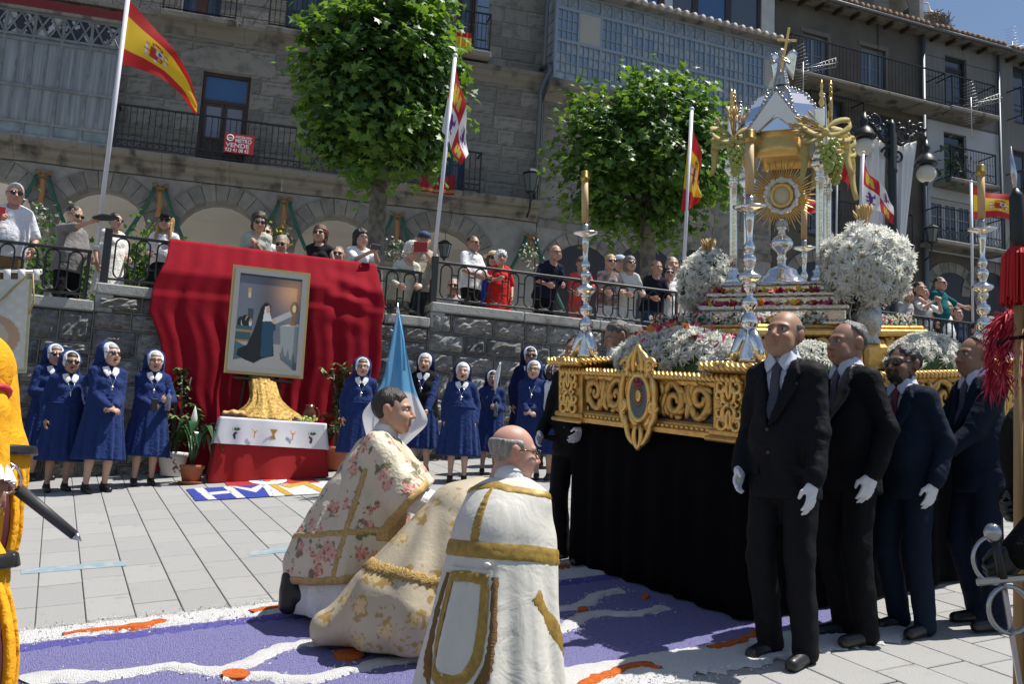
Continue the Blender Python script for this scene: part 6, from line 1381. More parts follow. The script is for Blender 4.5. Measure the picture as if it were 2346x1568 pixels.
flag('small plain red pennant below the gold bow on the canopy', (1916, 600), (1918, 360), .4, 0, [(1918, 380), (1935, 378), (1948, 380), (1953, 382)], [(1920, 405), (1935, 418), (1942, 430), (1946, 440)], None, .03, 2, (.5, .01, .01), pr=.015)
# ================================================================ things hung on the house fronts
def hang(F, x0, z0, x1, z1, y, img, sag=.0, fold=.02, nu=60, nv=50):
 u = np.linspace(0, 1, nu); v = np.linspace(0, 1, nv); U, V = np.meshgrid(u, v); sg = sag*4*U*(1-U)*(1-V)
 G = np.stack([x0+(x1-x0)*U, y+fold*np.sin(U*17)*(.3+V), z1+(z0-z1)*V-sg], -1); b = MB(); b.grid(G, 0, img(U, V).reshape(-1, 3)); return b
a = FA.q(1045, 70, -.46); c = FA.q(1078, 124, -.46); rt = rootm('balcony_flag', FA.m, 'small Spanish flag tied to the upper balcony rail behind the tree', 'flag'); hang(FA, a[0], c[1], c[0], a[1], -.47, lambda U, V: spain(U, V, False)).build('cloth', flag_m, rt, True, True)
a = FA.q(962, 388, -.46); c = FA.q(1040, 448, -.46); rt = rootm('balcony_hanging', FA.m, 'crimson cloth with gold braid hung on the balcony behind the flagpole', 'hanging')
def crim(U, V):
 I = np.zeros(U.shape+(3,)); I[:] = (.30, .012, .02)
 for v in (.78, .87): I[np.abs(V-v) < .018] = (.6, .42, .1)
 return I
hang(FA, a[0], c[1], c[0], a[1], -.46, crim, .12, .02).build('cloth', flag_m, rt, True, True)
a = FA.q(516, 304, -.46); c = FA.q(580, 350, -.46); w, h = c[0]-a[0], a[1]-c[1]+.06
sg = rootm('sale_sign', FA.m @ Matrix.Translation((a[0], -.47, a[1]-h)), 'red estate agent sale board with white lettering on the balcony rail', 'sign'); MB().box((0, -.012, 0), (w, 0, h)).build('board', mat('sign red', (.50, .02, .03), .5), sg, False)
sgw = mat('sign white', (.8, .8, .8), .6)
def text(t, size, x, z, parent, m, y=-.016, name='lettering', align='LEFT', sx=1., rot=(math.pi/2, 0, 0), loc=None):
 cu = bpy.data.curves.new('lettering', 'FONT'); cu.body = t; cu.size = size; cu.align_x = align; cu.offset = size*.018; cu.extrude = .0015
 o = bpy.data.objects.new('lettering', cu); COL.objects.link(o); dg = bpy.context.evaluated_depsgraph_get(); me = bpy.data.meshes.new_from_object(o.evaluated_get(dg)); bpy.data.objects.remove(o)
 me.materials.clear(); me.materials.append(m); q = bpy.data.objects.new(name, me); COL.objects.link(q); q.parent = parent; q.location = (x, y, z) if loc is None else loc; q.rotation_euler = rot; q.scale = (sx, 1, 1); return q
text('INMOBILIARIA', h*.17, w*.36, h*.79, sg, sgw, sx=.82*w/h*.62); text('METRO', h*.27, w*.36, h*.56, sg, sgw, sx=.95*w/h*.66); text('VENDE', h*.31, w*.05, h*.29, sg, sgw, sx=1.15*w/h*.72); text('923 41 08 43', h*.26, w*.04, h*.05, sg, sgw, sx=.88*w/h*.66)
b = MB(); b.tube([(w*.19+w*.11*math.cos(t), -.016, h*.76+h*.15*math.sin(t)) for t in np.linspace(0, 6.283, 21)], .012, 5, caps=False); b.box((w*.1, -.019, h*.72), (w*.28, -.013, h*.79)); b.build('round_logo', sgw, sg, False)
x_ = FA.q(1237, 178)[0]; pz = FA.q(1237, 172)[1]; dp = rootm('downpipe', FA.m, 'blue grey downpipe running down between the two stone houses', 'pipe')
MB().tube([(x_+.0, -.35, pz+3.), (x_, -.35, pz+.1)], .055, 8).build('upper_pipe', zinc, dp); MB().tube([(x_-.02, -.12, pz+.1), (x_+.1, -.42, pz+.12), (x_+.1, -.5, pz-.05), (x_-.02, -.16, pz-.5), (x_-.02, -.12, zc1-.2)], .055, 8).build('lower_pipe', zinc, dp)
def lantern(h, c, s=1., bracket=True, label=None, group=None, F=FA):
 rt = rootm('wall_lantern', F.m @ Matrix.Translation(c) @ Matrix.Scale(s, 4), label, 'lantern', 'iron lanterns on the house fronts')
 R4 = lambda r, z: np.array([(r*math.cos(t), r*math.sin(t), z) for t in (np.arange(6)*1.0472)])
 MB().rings([R4(.26, .5), R4(.27, .53), R4(.12, .64), R4(.05, .66)]).build('lantern_hood', iron, rt, False); MB().rings([R4(.135, .0), R4(.23, .48)]).build('lantern_glass', mat('lantern glass', (.12, .13, .14), .1, spec=.6), rt, False)
 b = MB()
 for t in np.arange(6)*1.0472: b.tube([(.14*math.cos(t), .14*math.sin(t), -.01), (.24*math.cos(t), .24*math.sin(t), .5)], .012, 4)
 b.build('lantern_frame', iron, rt, False); MB().lathe([(.14, 0), (.05, -.06), (.03, -.2), (.02, -.22)], 8).build('lantern_base', iron, rt)
 if bracket: MB().tube([(0, 0, -.2), (0, .1, -.5), (0, .35, -.62)], .03, 6).build('bracket', iron, rt)
 else: MB().tube([(0, 0, .66), (0, 0, 1.05), (.05, 0, 1.2)], .012, 5).build('hanging_chain', iron, rt)
 return rt
q = FA.q(1217, 440, -.5); lantern(None, (q[0], -.5, q[1]), .85, True, 'glass street lantern on a bracket beside the downpipe'); q = FA.q(1018, 580, .3); lantern(None, (q[0], .3, q[1]-.1), .62, False, 'small dark lantern hanging in the arcade arch'); q = FC.q(2135, 555, -.7); lantern(None, (q[0], -.7, q[1]), .75, True, 'dark lantern under the white glazed balcony window', F=FC)
gar = mat('green garland ribbon', (.02, .10, .07), .7); obow = mat('orange raffia bow', (.33, .17, .06), .7)
bowpx = [(100, 395), (368, 425), (652, 455), (910, 490), (1215, 537)]
for k, (px, py) in enumerate(bowpx):
 q = FA.q(px, py, -.12); rt = rootm('garland_bow', FA.m @ Matrix.Translation((q[0], -.12, q[1]-.05)), 'orange bow with green ribbon swags ' + ('on the pier behind the white shirted man', 'on the pier above the black capped woman', 'on the pier above the framed painting', 'on the pier beside the castle and lion flagpole', 'on the pier beside the downpipe')[k], 'bow', 'garland bows along the arcade')
 b = MB(); bow(b, (0, 0, 0), 1.05, k); G = np.array([[(s*.05+.02*math.sin(3*t), -.03, -.05-.6*t) for s in (-1, 0, 1)] for t in np.linspace(0, 1, 8)]); b.grid(G, thick=.004); b.build('bow_loops', obow, rt)
 for s in (-1, 1):
  L = 1.1; P = [(s*(.1+L*.75*t), -.03, -.02-1.75*t**.85) for t in np.linspace(0, 1, 12)]; g_ = MB(); g_.tube(P, .045, 6); g_.build('swag', gar, rt)
b = MB()
cb = rootm('facade_cable', FA.m, 'black cable sagging along the arcade cornice', 'cable'); MB().tube([(xa0+.9*k, -.3-.0*k, zc1-.48-.03*abs(math.sin(k*1.7))) for k in range(int((xa1-xa0)/.9)+1)], .014, 5).build('cable_run', iron, cb)
# ================================================================ street lamp with white drapes
LP = Plane(pix(2049, 600, 16.5), 17); q0 = LP.q(2046, 560); zt_ = LP.q(2046, 285)[1]
lamp = rootm('street_lamp', LP.m @ Matrix.Translation((q0[0], 0, 0)), 'ornate black street lamp with scrolled arms and round globes', 'street lamp'); zf_ = LP.q(2046, 900)[1]
MB().lathe([(.16, zf_), (.14, zf_+.5), (.075, zf_+.6), (.07, zt_-.9), (.09, zt_-.85), (.075, zt_-.8), (.085, zt_-.2), (.05, zt_-.1), (.06, zt_-.02), (.02, zt_+.08)], 14).build('post', mat('dark green iron', (.012, .02, .02), .45), lamp)
drape_m = mat('white drape cloth', (.82, .82, .82), .8, trans=.05, sheen=.2)
gl_l = LP.q(1980, 337)-q0; gl_r = LP.q(2122, 398)-q0; zb_ = lambda z: z+q0[1]
for sgn, gq in ((-1, gl_l), (1, gl_r)):
 gx = gq[0]; gzq = gq[1]+q0[1]; b = MB(); top_ = gzq+.62
 za_ = zt_-.1; P = [(0, 0, za_-.1), (gx*.25, 0, za_-.28), (gx*.55, 0, za_-.05), (gx*.8, 0, za_+.05), (gx*1.0, 0, (za_+top_)/2), (gx, 0, top_)]; b.tube(smooth_path(P, 24), .035, 7)
 for (cx_, cz_, r_, t0) in ((gx*.3, za_-.08, .17, 0), (gx*.62, za_+.1, .13, 2), (gx*.85, za_+.12, .1, 1), (gx*.16, za_-.45, .13, 3)): b.tube([(x, 0, z) for x, z in spiral(cx_, cz_, r_, t0, sgn*1.3, 20)], .022, 6)
 for t in np.linspace(.2, .95, 7): b.sphere((gx*t, 0, za_+.02+.1*math.sin(t*9)), .045, 6, 5)
 b.build('scroll_arm', mat('dark iron', (.012, .013, .014), .4), lamp)
 MB().lathe([(.03, .62), (.06, .5), (.08, .45), (.05, .4), (.14, .3), (.19, .2), (.2, .16), (.13, .15)], 14, (gx, 0, gzq)).build('globe_crown', mat('dark iron', (.012, .013, .014)), lamp)
 MB().sphere((gx, 0, gzq), .165, 18, 12).build('globe', mat('clouded globe glass', (.6, .58, .5), .12, spec=.6), lamp); MB().lathe([(.02, -.22), (.03, -.17), (.05, -.16)], 8, (gx, 0, gzq)).build('globe_finial', iron, lamp)
for name_, tl, tr_, bl, br, lab in (('d', (1982, 288), (2041, 322), (1984, 530), (2043, 560), 'left'), ('e', (2055, 330), (2113, 318), (2055, 545), (2088, 560), 'right')):
 rt = rootm('white_drape', LP.m, 'gathered white drape hanging from the lamp arm ' + ('beside the castle and lion flag' if lab == 'left' else 'above the railing bars'), 'drape', 'white drapes on the street lamp'); nu, nv = 50, 24; G = np.zeros((nv, nu, 3))
 for j, v in enumerate(np.linspace(0, 1, nv)):
  for i, u in enumerate(np.linspace(0, 1, nu)):
   p = (np.array(tl)*(1-u)+np.array(tr_)*u)*(1-v)+(np.array(bl)*(1-u)+np.array(br)*u)*v; qq = LP.q(p[0], p[1], -.05); G[j, i] = (qq[0], .07+.03*math.sin(u*26+v)*(1-.55*v)+.05*math.sin(u*7+2*v)*v, qq[1])
 MB().grid(G, thick=.003).build('cloth', drape_m, rt)
# ================================================================ altar against the wall
red_m = mat('crimson cloth', (.27, .007, .018), .85, var=.12, vs=4, bump=.1, bs=200, wr=.12, ws=4); red_b = mat('bright red felt', (.34, .010, .012), .9, var=.08, vs=9)
ac = rootm('red_hanging', WL.m, 'large crimson cloth hanging from the railing down to the paving', 'cloth'); nu, nv = 150, 70; G = np.zeros((nv, nu, 3))
lft = np.array([(388, 550), (384, 565), (352, 640), (346, 665), (368, 740), (378, 800), (372, 870), (385, 950), (378, 1060), (352, 1106)], float); rgt = np.array([(866, 618), (872, 650), (878, 722), (870, 760), (872, 800), (868, 850), (850, 920), (838, 1000), (820, 1060), (800, 1092)], float)
lx = np.array([WL.q(px, py, -.12)[0] for px, py in lft]); rx_ = np.array([WL.q(px, py, -.12)[0] for px, py in rgt]); zr = RZ[1]+.015
for j in range(nv):
 v = j/(nv-1); k = v*9; a = int(min(8, k)); f = k-a; x0_, x1_ = lx[a]*(1-f)+lx[a+1]*f, rx_[a]*(1-f)+rx_[a+1]*f
 for i in range(nu):
  u = i/(nu-1); x = x0_+(x1_-x0_)*u; zb2 = WL.gnd(x)+.012; z = zr+(zb2-zr)*v
  yv = .09 if v < .02 else -.10-.05*min(1, max(0, (v-.02)*8))
  if v < .25: yv = .09+(-.22)*min(1, v/.16)
  fold = (.02*math.sin(u*37+1.2*math.sin(u*9))+.012*math.sin(u*83+2))*(.2+.9*v)
  sw = .03*max(0, math.sin(math.pi*min(1, max(0, (u-.72)/.24))))*math.exp(-((v-.2)/.12)**2)*math.sin(v*60-u*14); fl_ = max(0, v-.93)/.07
  G[j, i] = (x+.012*math.sin(v*5+u*20)*v, yv-fold*1.2-.04-sw-.18*fl_-.06*v, z+(.02*abs(math.sin(u*40)) if v > .97 else 0))
MB().grid(G, thick=.006).build('cloth_sheet', red_m, ac)
pa, pb = WL.q(523, 730, -.42), WL.q(702, 748, -.42); zt1 = WL.q(622, 616, -.42)[1]; zb1 = WL.q(603, 863, -.42)[1]; pw, ph_ = pb[0]-pa[0], zt1-zb1
pt = rootm('framed_painting', WL.m @ Matrix.Translation((pa[0], -.46, zb1)) @ Matrix.Rotation(-.05, 4, 'X'), 'framed painting of a kneeling nun adoring a monstrance', 'painting'); fw_ = .065
def frame_side(p, q, r_, s_): return MB().prism([p, q, r_, s_], -.035, .02)
for nm, P in (('top', [(0, ph_), (pw, ph_), (pw-fw_, ph_-fw_), (fw_, ph_-fw_)]), ('bottom', [(0, 0), (pw, 0), (pw-fw_, fw_), (fw_, fw_)]), ('left', [(0, 0), (fw_, fw_), (fw_, ph_-fw_), (0, ph_)]), ('right', [(pw, 0), (pw-fw_, fw_), (pw-fw_, ph_-fw_), (pw, ph_)])):
 gi = .35; Q = [(x+(pw/2-x)*.0, z) for x, z in P]; MB().prism(Q, -.03, .02).build('frame_side', mat('dull gilt frame', (.50, .36, .15), .4, .6), pt, False)
 I_ = [(fw_*.5+(x-0)*(pw-fw_)/pw, fw_*.5+z*(ph_-fw_)/ph_) for x, z in P]; MB().prism(I_, -.034, -.029).build('frame_fillet', mat('grey frame fillet', (.33, .33, .31), .6), pt, False)
def art(U, V):
 I = np.zeros(U.shape+(3,)); I[:] = (.15, .16, .2); I *= (1.1-.5*np.exp(-((U-.5)/.18)**2)*np.exp(-((V-.25)/.35)**2))[..., None]
 gl = np.exp(-(((U-.85)/.25)**2+((V-.17)/.18)**2)); I = I*(1-gl[..., None])+np.array([.75, .40, .2])*gl[..., None]
 paint_rect(I, U, V, 0, 0, 1, .05, (.08, .09, .11)); I[V > .72+.12*U*0] = (.36, .35, .33); paint_poly(I, U, V, [(0, .7), (.25, .78), (.2, .88), (0, .92)], (.05, .12, .14))
 paint_poly(I, U, V, [(.83, .36), (.55, .47), (.55, .54), (.84, .42)], (.5, .5, .5)); paint_rect(I, U, V, .2, .38, .28, .5, (.05, .06, .07))
 paint_poly(I, U, V, [(.68, .53), (1.02, .5), (1.02, 1.0), (.72, .86)], (.30, .34, .34)); paint_poly(I, U, V, [(.68, .53), (.84, .495), (1.02, .495), (1.02, .52)], (.55, .56, .55)); paint_poly(I, U, V, [(.7, .8), (1.02, .92), (1.02, 1.02), (.72, .87)], (.10, .15, .17))
 for k in range(4): paint_poly(I, U, V, [(.74+.08*k, .72+.03*k), (.78+.08*k, .86+.025*k), (.71+.08*k, .83+.025*k)], (.16, .18, .18))
 for u, v in ((.12, .5), (.18, .48), (.235, .5)):
  paint_ell(I, U, V, u-.015, v+.03, .05, .06, (.01, .01, .012)); paint_ell(I, U, V, u+.01, v+.03, .022, .032, (.6, .6, .6)); paint_ell(I, U, V, u+.012, v, .016, .018, (.5, .3, .2))
 paint_rect(I, U, V, .02, .56, .27, .62, (.04, .1, .13)); paint_rect(I, U, V, 0, .6, .28, .625, (.35, .2, .08)); paint_rect(I, U, V, 0, .625, .26, .7, (.03, .09, .11)); paint_rect(I, U, V, 0, .7, .27, .72, (.3, .17, .07)); paint_rect(I, U, V, .18, .17, .225, .27, (.5, .35, .1)); paint_rect(I, U, V, .19, .22, .215, .27, (.6, .55, .45))
 paint_poly(I, U, V, [(.38, .36), (.43, .31), (.48, .305), (.53, .34), (.53, .45), (.58, .6), (.62, .84), (.45, .88), (.34, .93), (.2, .9), (.08, .86), (.1, .8), (.22, .75), (.3, .6), (.35, .45)], (.006, .007, .009)); paint_poly(I, U, V, [(.42, .5), (.6, .5), (.62, .57), (.585, .6), (.6, .82), (.56, .86), (.43, .86), (.42, .6)], (.012, .06, .11))
 paint_poly(I, U, V, [(.44, .35), (.5, .33), (.52, .42), (.56, .49), (.42, .5)], (.7, .69, .66)); paint_ell(I, U, V, .487, .375, .03, .04, (.62, .38, .27)); paint_ell(I, U, V, .59, .485, .03, .03, (.62, .38, .27))
 paint_rect(I, U, V, .85, .4, .88, .51, (.25, .11, .03)); paint_ell(I, U, V, .865, .5, .05, .018, (.3, .15, .04)); paint_ell(I, U, V, .87, .34, .062, .075, (.30, .17, .04)); paint_ell(I, U, V, .87, .34, .028, .038, (.75, .65, .4)); return I
nu, nv = 150, 210; U, V = np.meshgrid(np.linspace(0, 1, nu), np.linspace(0, 1, nv)); G = np.stack([fw_*.9+(pw-1.8*fw_)*U, -.02+0*U, ph_-fw_*.9-(ph_-1.8*fw_)*V], -1); b = MB(); b.grid(G, 0, art(U, V).reshape(-1, 3)); b.build('canvas', mat('oil paint', (1, 1, 1), .45, vcol=True), pt, False, True)
ez = rootm('easel', WL.m @ Matrix.Translation((pa[0]+pw/2, -.36, WL.gnd(pa[0]+pw/2))), 'wooden easel hidden behind the framed painting', 'easel'); hE = zt1-WL.gnd(pa[0]+pw/2)
for s in (-1, 1): MB().tube([(s*.3, -.02, .0), (s*.08, .1, hE-.1)], .02, 6).build('leg', wood_d, ez)
MB().bbox((-.35, -.12, zb1-WL.gnd(pa[0]+pw/2)-.06), (.35, .04, zb1-WL.gnd(pa[0]+pw/2)-.03), .006).build('ledge', wood_d, ez, False)
gcm = mat('gold brocade', (.44, .28, .08), .5, .2, var=.6, vs=26, bump=.4, bs=60, wr=.5, ws=18)
tx, tzz = pa[0]+pw/2, 0
tbl_p = gp(612, 1095); tb = root('altar_table', tbl_p, math.radians(20), 'g', 'small altar table under red and embroidered white cloths', 'table'); TW, TD, TH = .58, .46, .64
def cloth_box(w, d, h0, h1, flare, wav, n=160, m=14, seed=0):
 r = np.random.default_rng(seed); per = []; cs = [(-w, -d), (w, -d), (w, d), (-w, d)]
 for k in range(4):
  a, c = np.array(cs[k]), np.array(cs[(k+1) % 4]);
  for t in np.linspace(0, 1, n//4, endpoint=False): per.append(a+(c-a)*t)
 per = np.array(per); nr = per/np.linalg.norm(per, axis=1, keepdims=True); R = []
 for j in range(m):
  v = j/(m-1); R.append(np.concatenate([per+nr*(flare*v+wav*v*np.sin(np.arange(n)*.55+3*np.sin(np.arange(n)*.11)))[:, None], np.full((n, 1), h0+(h1-h0)*v)], 1))
 b = MB(); b.rings([np.concatenate([per*.02, np.full((n, 1), h0+.002)], 1), np.concatenate([per*.97, np.full((n, 1), h0+.002)], 1)]+R, True, False); return b
slp = lambda b: b
g0 = -(NW[0]*0)
cb_ = cloth_box(TW, TD/2, TH, .0, .07, .018, seed=2); V = cb_.v[0]; n2 = Matrix.Rotation(math.radians(-20), 3, 'Z') @ Vector(NW); V[:, 2] = np.where(V[:, 2] < TH*.99, V[:, 2]+(1-V[:, 2]/TH)*(-(n2.x*V[:, 0]+n2.y*V[:, 1])/n2.z+.01), V[:, 2]); cb_.build('red_cloth', red_b, tb)
MB().box((-TW+.02, -TD/2+.02, TH-.03), (TW-.02, TD/2-.02, TH-.003)).build('table_top', wood_d, tb, False)
for sx in (-1, 1):
 for sy in (-1, 1): x, y = sx*(TW-.06), sy*(TD/2-.05); MB().box((x-.02, y-.02, -(n2.x*x+n2.y*y)/n2.z), (x+.02, y+.02, TH-.03)).build('leg', wood_d, tb, False)
wc = cloth_box(TW+.012, TD/2+.012, TH+.008, TH-.29, .04, .014, seed=5); wl_c = mat('white linen', (.74, .74, .78), .8, var=.04, vs=9); wc.build('white_cloth', wl_c, tb)
for k, xx in enumerate((-.42, -.21, .0, .21, .42)):
 y = -TD/2-.045; z = TH-.15; c_ = np.array([xx, y, z])
 if k in (0, 4):
  b = MB()
  for i in range(14): q = RNG.uniform(-1, 1, 2); w_ = .022*(1-(i/14)*.8); b.sphere(c_+(q[0]*w_, -.004, -.01-.07*(i/14)), .011, 6, 4)
  b.build('embroidered_grapes', mat('purple thread', (.08, .02, .12), .7), tb); b = MB()
  for s in (-1, 0, 1): b.prism([(xx+s*.02, z+.005), (xx+s*.045+.015, z+.03), (xx+s*.03, z+.05), (xx+s*.02-.015, z+.025)], y-.006, y-.001)
  b.build('embroidered_leaves', mat('green thread', (.05, .11, .03), .7), tb, False)
 elif k == 2: MB().prism([(xx-.045, z+.05), (xx+.045, z+.05), (xx+.01, z-.005), (xx+.03, z-.06), (xx-.03, z-.06), (xx-.01, z-.005)], y-.006, y-.001).build('embroidered_chalice', mat('gold thread', (.55, .28, .06), .6), tb, False)
 else:
  b = MB(); b.tube([(xx, y-.003, z-.06), (xx+.01, y-.003, z+.03)], .004, 4); b.tube([(xx+.006, y-.003, z), (xx-.03, y-.003, z+.05)], .005, 4); b.tube([(xx+.006, y-.003, z), (xx+.035, y-.003, z+.04)], .005, 4); b.build('embroidered_wheat', mat('gold thread', (.55, .28, .06)), tb)
TT = TH+.011
gd = root('gold_drape', tbl_p, math.radians(20), 'g', 'gold brocade cloth gathered below the painting onto the table', 'cloth'); tn = tb.matrix_world.inverted() @ WL.world(pa[0]+pw/2, -.42, zb1); b = MB(); n = 60; R = []
for v in np.linspace(0, 1, 18):
 zz = tn.z+.02+(TT-tn.z-.015)*v; w_ = .13+.05*v+.26*max(0, v-.45)**2*3.3; dpt = .05+.11*v**2; t = np.arange(n)*6.283/n; rr = 1+.22*np.abs(np.sin(t*4.5+v*1.5))-.1+.09*np.sin(t*17+2*v); R.append(np.stack([tn.x*(1-v)-.02+w_*np.cos(t)*rr, (tn.y+.03)*(1-v)+(-.02)*v+dpt*np.sin(t)*rr, zz+0*t], 1))
b.rings(R); b.build('gathered_cloth', gcm, gd)
br = root('bread_loaf', tbl_p, math.radians(20), 'g', 'round crusty bread loaf on a plate on the altar table', 'bread'); MB().lathe([(.15, TT), (.16, TT+.008), (.14, TT+.006)], 20, (-.42, -.08, 0)).build('plate', mat('pewter plate', (.35, .35, .36), .3, .8), br)
V, F = nets(lambda P: ell(P, (-.42, -.08, TT+.045), (.135, .11, .045))+.006*np.sin(P[..., 0]*60)+wob(P, .004, 60, 2), (-.6, -.25, TT+.008), (-.25, .08, TT+.12), .008); MB().add(V, F).build('loaf', mat('bread crust', (.55, .30, .12), .7, var=.3, vs=14, bump=.3, bs=60), br)
gr = root('grape_cluster', tbl_p, math.radians(20), 'g', 'cluster of green and dark grapes on the altar table', 'grapes')
for k in range(40):
 t = k/40; q = np.array([.2+.26*t+RNG.normal()*.02, -.12+RNG.normal()*.035, TT+.018+abs(RNG.normal())*.02]); MB().sphere(q, .018, 7, 5).build('grape', mat('dark grape', (.05, .012, .03), .3) if t < .35 else grape, gr)
jg = root('clay_jug', tbl_p, math.radians(20), 'g', 'glazed brown clay jug at the end of the altar table', 'jug'); MB().lathe([(.05, TT), (.075, TT+.04), (.085, TT+.1), (.07, TT+.15), (.05, TT+.18), (.058, TT+.22), (.05, TT+.215)], 20, (.43, .08, 0)).build('jug_body', mat('brown glaze', (.11, .035, .015), .2, var=.5, vs=8), jg); MB().tube([(.43+.06+.055*math.sin(t), .08, TT+.12+.07*math.cos(t)) for t in np.linspace(.1, 3.0, 9)], .011, 6).build('handle', mat('brown glaze', (.1, .03, .015)), jg)
def gpoly(name, pts, m, h=.006, parent=None, z0=.0005, jit=0., sub=0):
 P = [gp(*p) for p in pts]
 if jit:
  Q = []
  for i in range(len(P)):
   a, c = P[i], P[(i+1) % len(P)]; n = max(1, int(np.linalg.norm(c-a)/.035)); d = unit(c-a); nn = np.array([-d[1], d[0], 0])
   for k in range(n): Q.append(a+(c-a)*k/n+nn*random.gauss(0, jit)*(k > 0))
  P = Q
 b = MB(); k = len(P); A = [np.array(W(p[0], p[1], z0)) for p in P]; B = [np.array(W(p[0], p[1], h)) for p in P]; F = [tuple(range(2*k-1, k-1, -1))] if False else [tuple(range(k, 2*k))]
 for i in range(k): j = (i+1) % k; F.append((i, j, k+j, k+i))
 b.add(A+B, F); return b.build(name, m, parent, False)
fm = rootm('felt_mat', Matrix.Identity(4), 'red felt mat with a round white emblem before the altar table', 'mat'); gpoly('mat_sheet', [(504, 1096), (709, 1092), (734, 1108), (524, 1117)], red_b, .008, fm)
gpoly('white_disc', [(613+44*math.cos(t), 1103+9.5*math.sin(t)-.0) for t in np.linspace(0, 6.283, 40)[:-1]], white_c, .011, fm, .008)
for c_, e, ps in (((.05, .2, .5), 'blue', (598, 1103)), ((.6, .2, .05), 'orange', (622, 1102)), ((.55, .08, .05), 'red', (612, 1105))): gpoly('emblem_'+e, [(ps[0]+9*math.cos(t), ps[1]+2.4*math.sin(t)) for t in np.linspace(0, 6.283, 14)[:-1]], mat('emblem '+e, c_, .8), .0125+ps[0]*1e-5, fm, .011)
def saw(name, c, c2=None, var=.25): return mat(name, c, .95, var=var, vs=45, bump=1.2, bs=160, detail=8)
s_blue = saw('blue sawdust', (.035, .065, .42)); s_white = saw('white salt', (.80, .80, .80), var=.05); s_yel = saw('yellow sawdust', (.70, .42, .04)); s_pur = mat('violet sawdust', (.25, .24, .50), .95, bump=1.6, bs=130, col2=(.14, .13, .35), vs=70, lo=.55, hi=.7, detail=8); s_org = saw('orange sawdust', (.75, .16, .02)); s_deep = saw('deep violet sawdust', (.12, .11, .42))
lc = rootm('letter_carpet', Matrix.Identity(4), 'blue white and yellow sawdust lettering strip in front of the felt mat', 'carpet'); CA, CB, CC_, CD = [np.array(q, float) for q in ((427, 1123), (800, 1101), (806, 1129), (448, 1150))]
def uvp(P): return [tuple((CA*(1-u)+CB*u)*(1-v)+(CD*(1-u)+CC_*u)*v) for u, v in P]
gpoly('blue_field', uvp([(0, 0), (.5, 0), (.5, 1), (0, 1)]), s_blue, .008, lc, jit=.004); gpoly('white_field', uvp([(.5, 0), (1, 0), (1, 1), (.5, 1)]), s_white, .008, lc, jit=.004)
for P in ([(.045, 0), (.1, 0), (.135, 1), (.08, 1)], [(.105, .42), (.25, .36), (.255, .56), (.11, .62)], [(.225, 0), (.275, 0), (.32, 1), (.265, 1)], [(.265, .02), (.3, .02), (.385, .3), (.455, 0), (.49, 0), (.4, .62)], [(.46, 0), (.5, 0), (.5, 1), (.475, 1)]): gpoly('white_stroke', uvp(P), s_white, .012, lc, .008, jit=.003)
for P in ([(.5, 0), (.54, 0), (.63, 1), (.58, 1)], [(.54, .0), (.6, .15), (.69, .05), (.72, .2), (.62, .42)], [(.69, 0), (.74, 0), (.86, .95), (.81, 1)]): gpoly('yellow_stroke', uvp(P), s_yel, .012, lc, .008, jit=.003)
fc = rootm('sawdust_carpet', Matrix.Identity(4), 'violet sawdust carpet with white border and orange flourishes', 'carpet'); ab = lambda px, py: (lambda p: (p @ D2, p @ D1))(gp(px, py))
e0 = [ab(28, 1463), ab(678, 1385), ab(1255, 1298)]; e1 = [ab(35, 1493), ab(582, 1422), ab(1261, 1322)]; e2 = [ab(1282, 1552), ab(1670, 1456)]; e3 = [ab(1509, 1568), ab(1712, 1531)]
bO, bI, bN, bP = np.mean([q[1] for q in e0]), np.mean([q[1] for q in e1]), np.mean([q[1] for q in e2]), np.mean([q[1] for q in e3])
def abw(a, b, z): p = D2*a+D1*b; return np.array(W(p[0], p[1], z))
def strip_sheet(name, a0, a1, b0, b1, m, z, st=.03, rough=.004, edge=.012, parent=fc):
 na, nb2 = int((a1-a0)/st), max(4, int((b1-b0)/st)); G = np.zeros((nb2, na, 3)); r = np.random.default_rng(len(name))
 j0 = r.normal(size=na)*edge; j1 = r.normal(size=na)*edge
 for j in range(nb2):
  for i in range(na):
   v = j/(nb2-1); bb = b0+(b1-b0)*v+(j0[i] if j == 0 else j1[i] if j == nb2-1 else 0); G[j, i] = abw(a0+(a1-a0)*i/(na-1), bb, (z+r.uniform(-rough, rough)) if 0 < j < nb2-1 else .001)
 b = MB(); b.grid(G); return b.build(name, m, parent, True)
A0, A1 = -4.2, 4.2
strip_sheet('violet_field', A0, A1, bN-.03, bI+.03, s_pur, .008, .03, .003); strip_sheet('far_border', A0, A1, bI, bO, s_white, .016, .03, .004, .02); strip_sheet('near_border', A0, A1, bP, bN, s_white, .016, .03, .004, .025); strip_sheet('deep_violet_band', A0, A1, bI-.16, bI+.005, s_deep, .0125, .03, .002, .015)
GRN = []
def stroke(name, pts, w, m, z, parent=fc):
 P = [gp(*p) for p in pts]; Q = smooth_path(np.array(P), max(8, int(sum(np.linalg.norm(P[i+1]-P[i]) for i in range(len(P)-1))/.035))); n = len(Q); G = np.zeros((n, 5, 3))
 for i in range(n):
  d = unit(Q[min(i+1, n-1)]-Q[max(i-1, 0)]); nn = np.array([-d[1], d[0], 0]); t = i/(n-1); ww = (w if np.isscalar(w) else np.interp(t, np.linspace(0, 1, len(w)), w))
  for k, s in enumerate((-1, -.6, 0, .6, 1)): q = Q[i]+nn*(s*ww*(1+random.gauss(0, .1))+random.gauss(0, .007)); G[i, k] = W(q[0], q[1], .002 if k in (0, 4) else z+random.uniform(-.002, .003))
 if m is s_white:
  for i in range(n):
   for _ in range(16): GRN.append(Q[i]+np.array([random.gauss(0, 1), random.gauss(0, 1), 0])*(w if np.isscalar(w) else .055)*.95)
 b = MB(); b.grid(G); return b.build(name, m, parent, True)
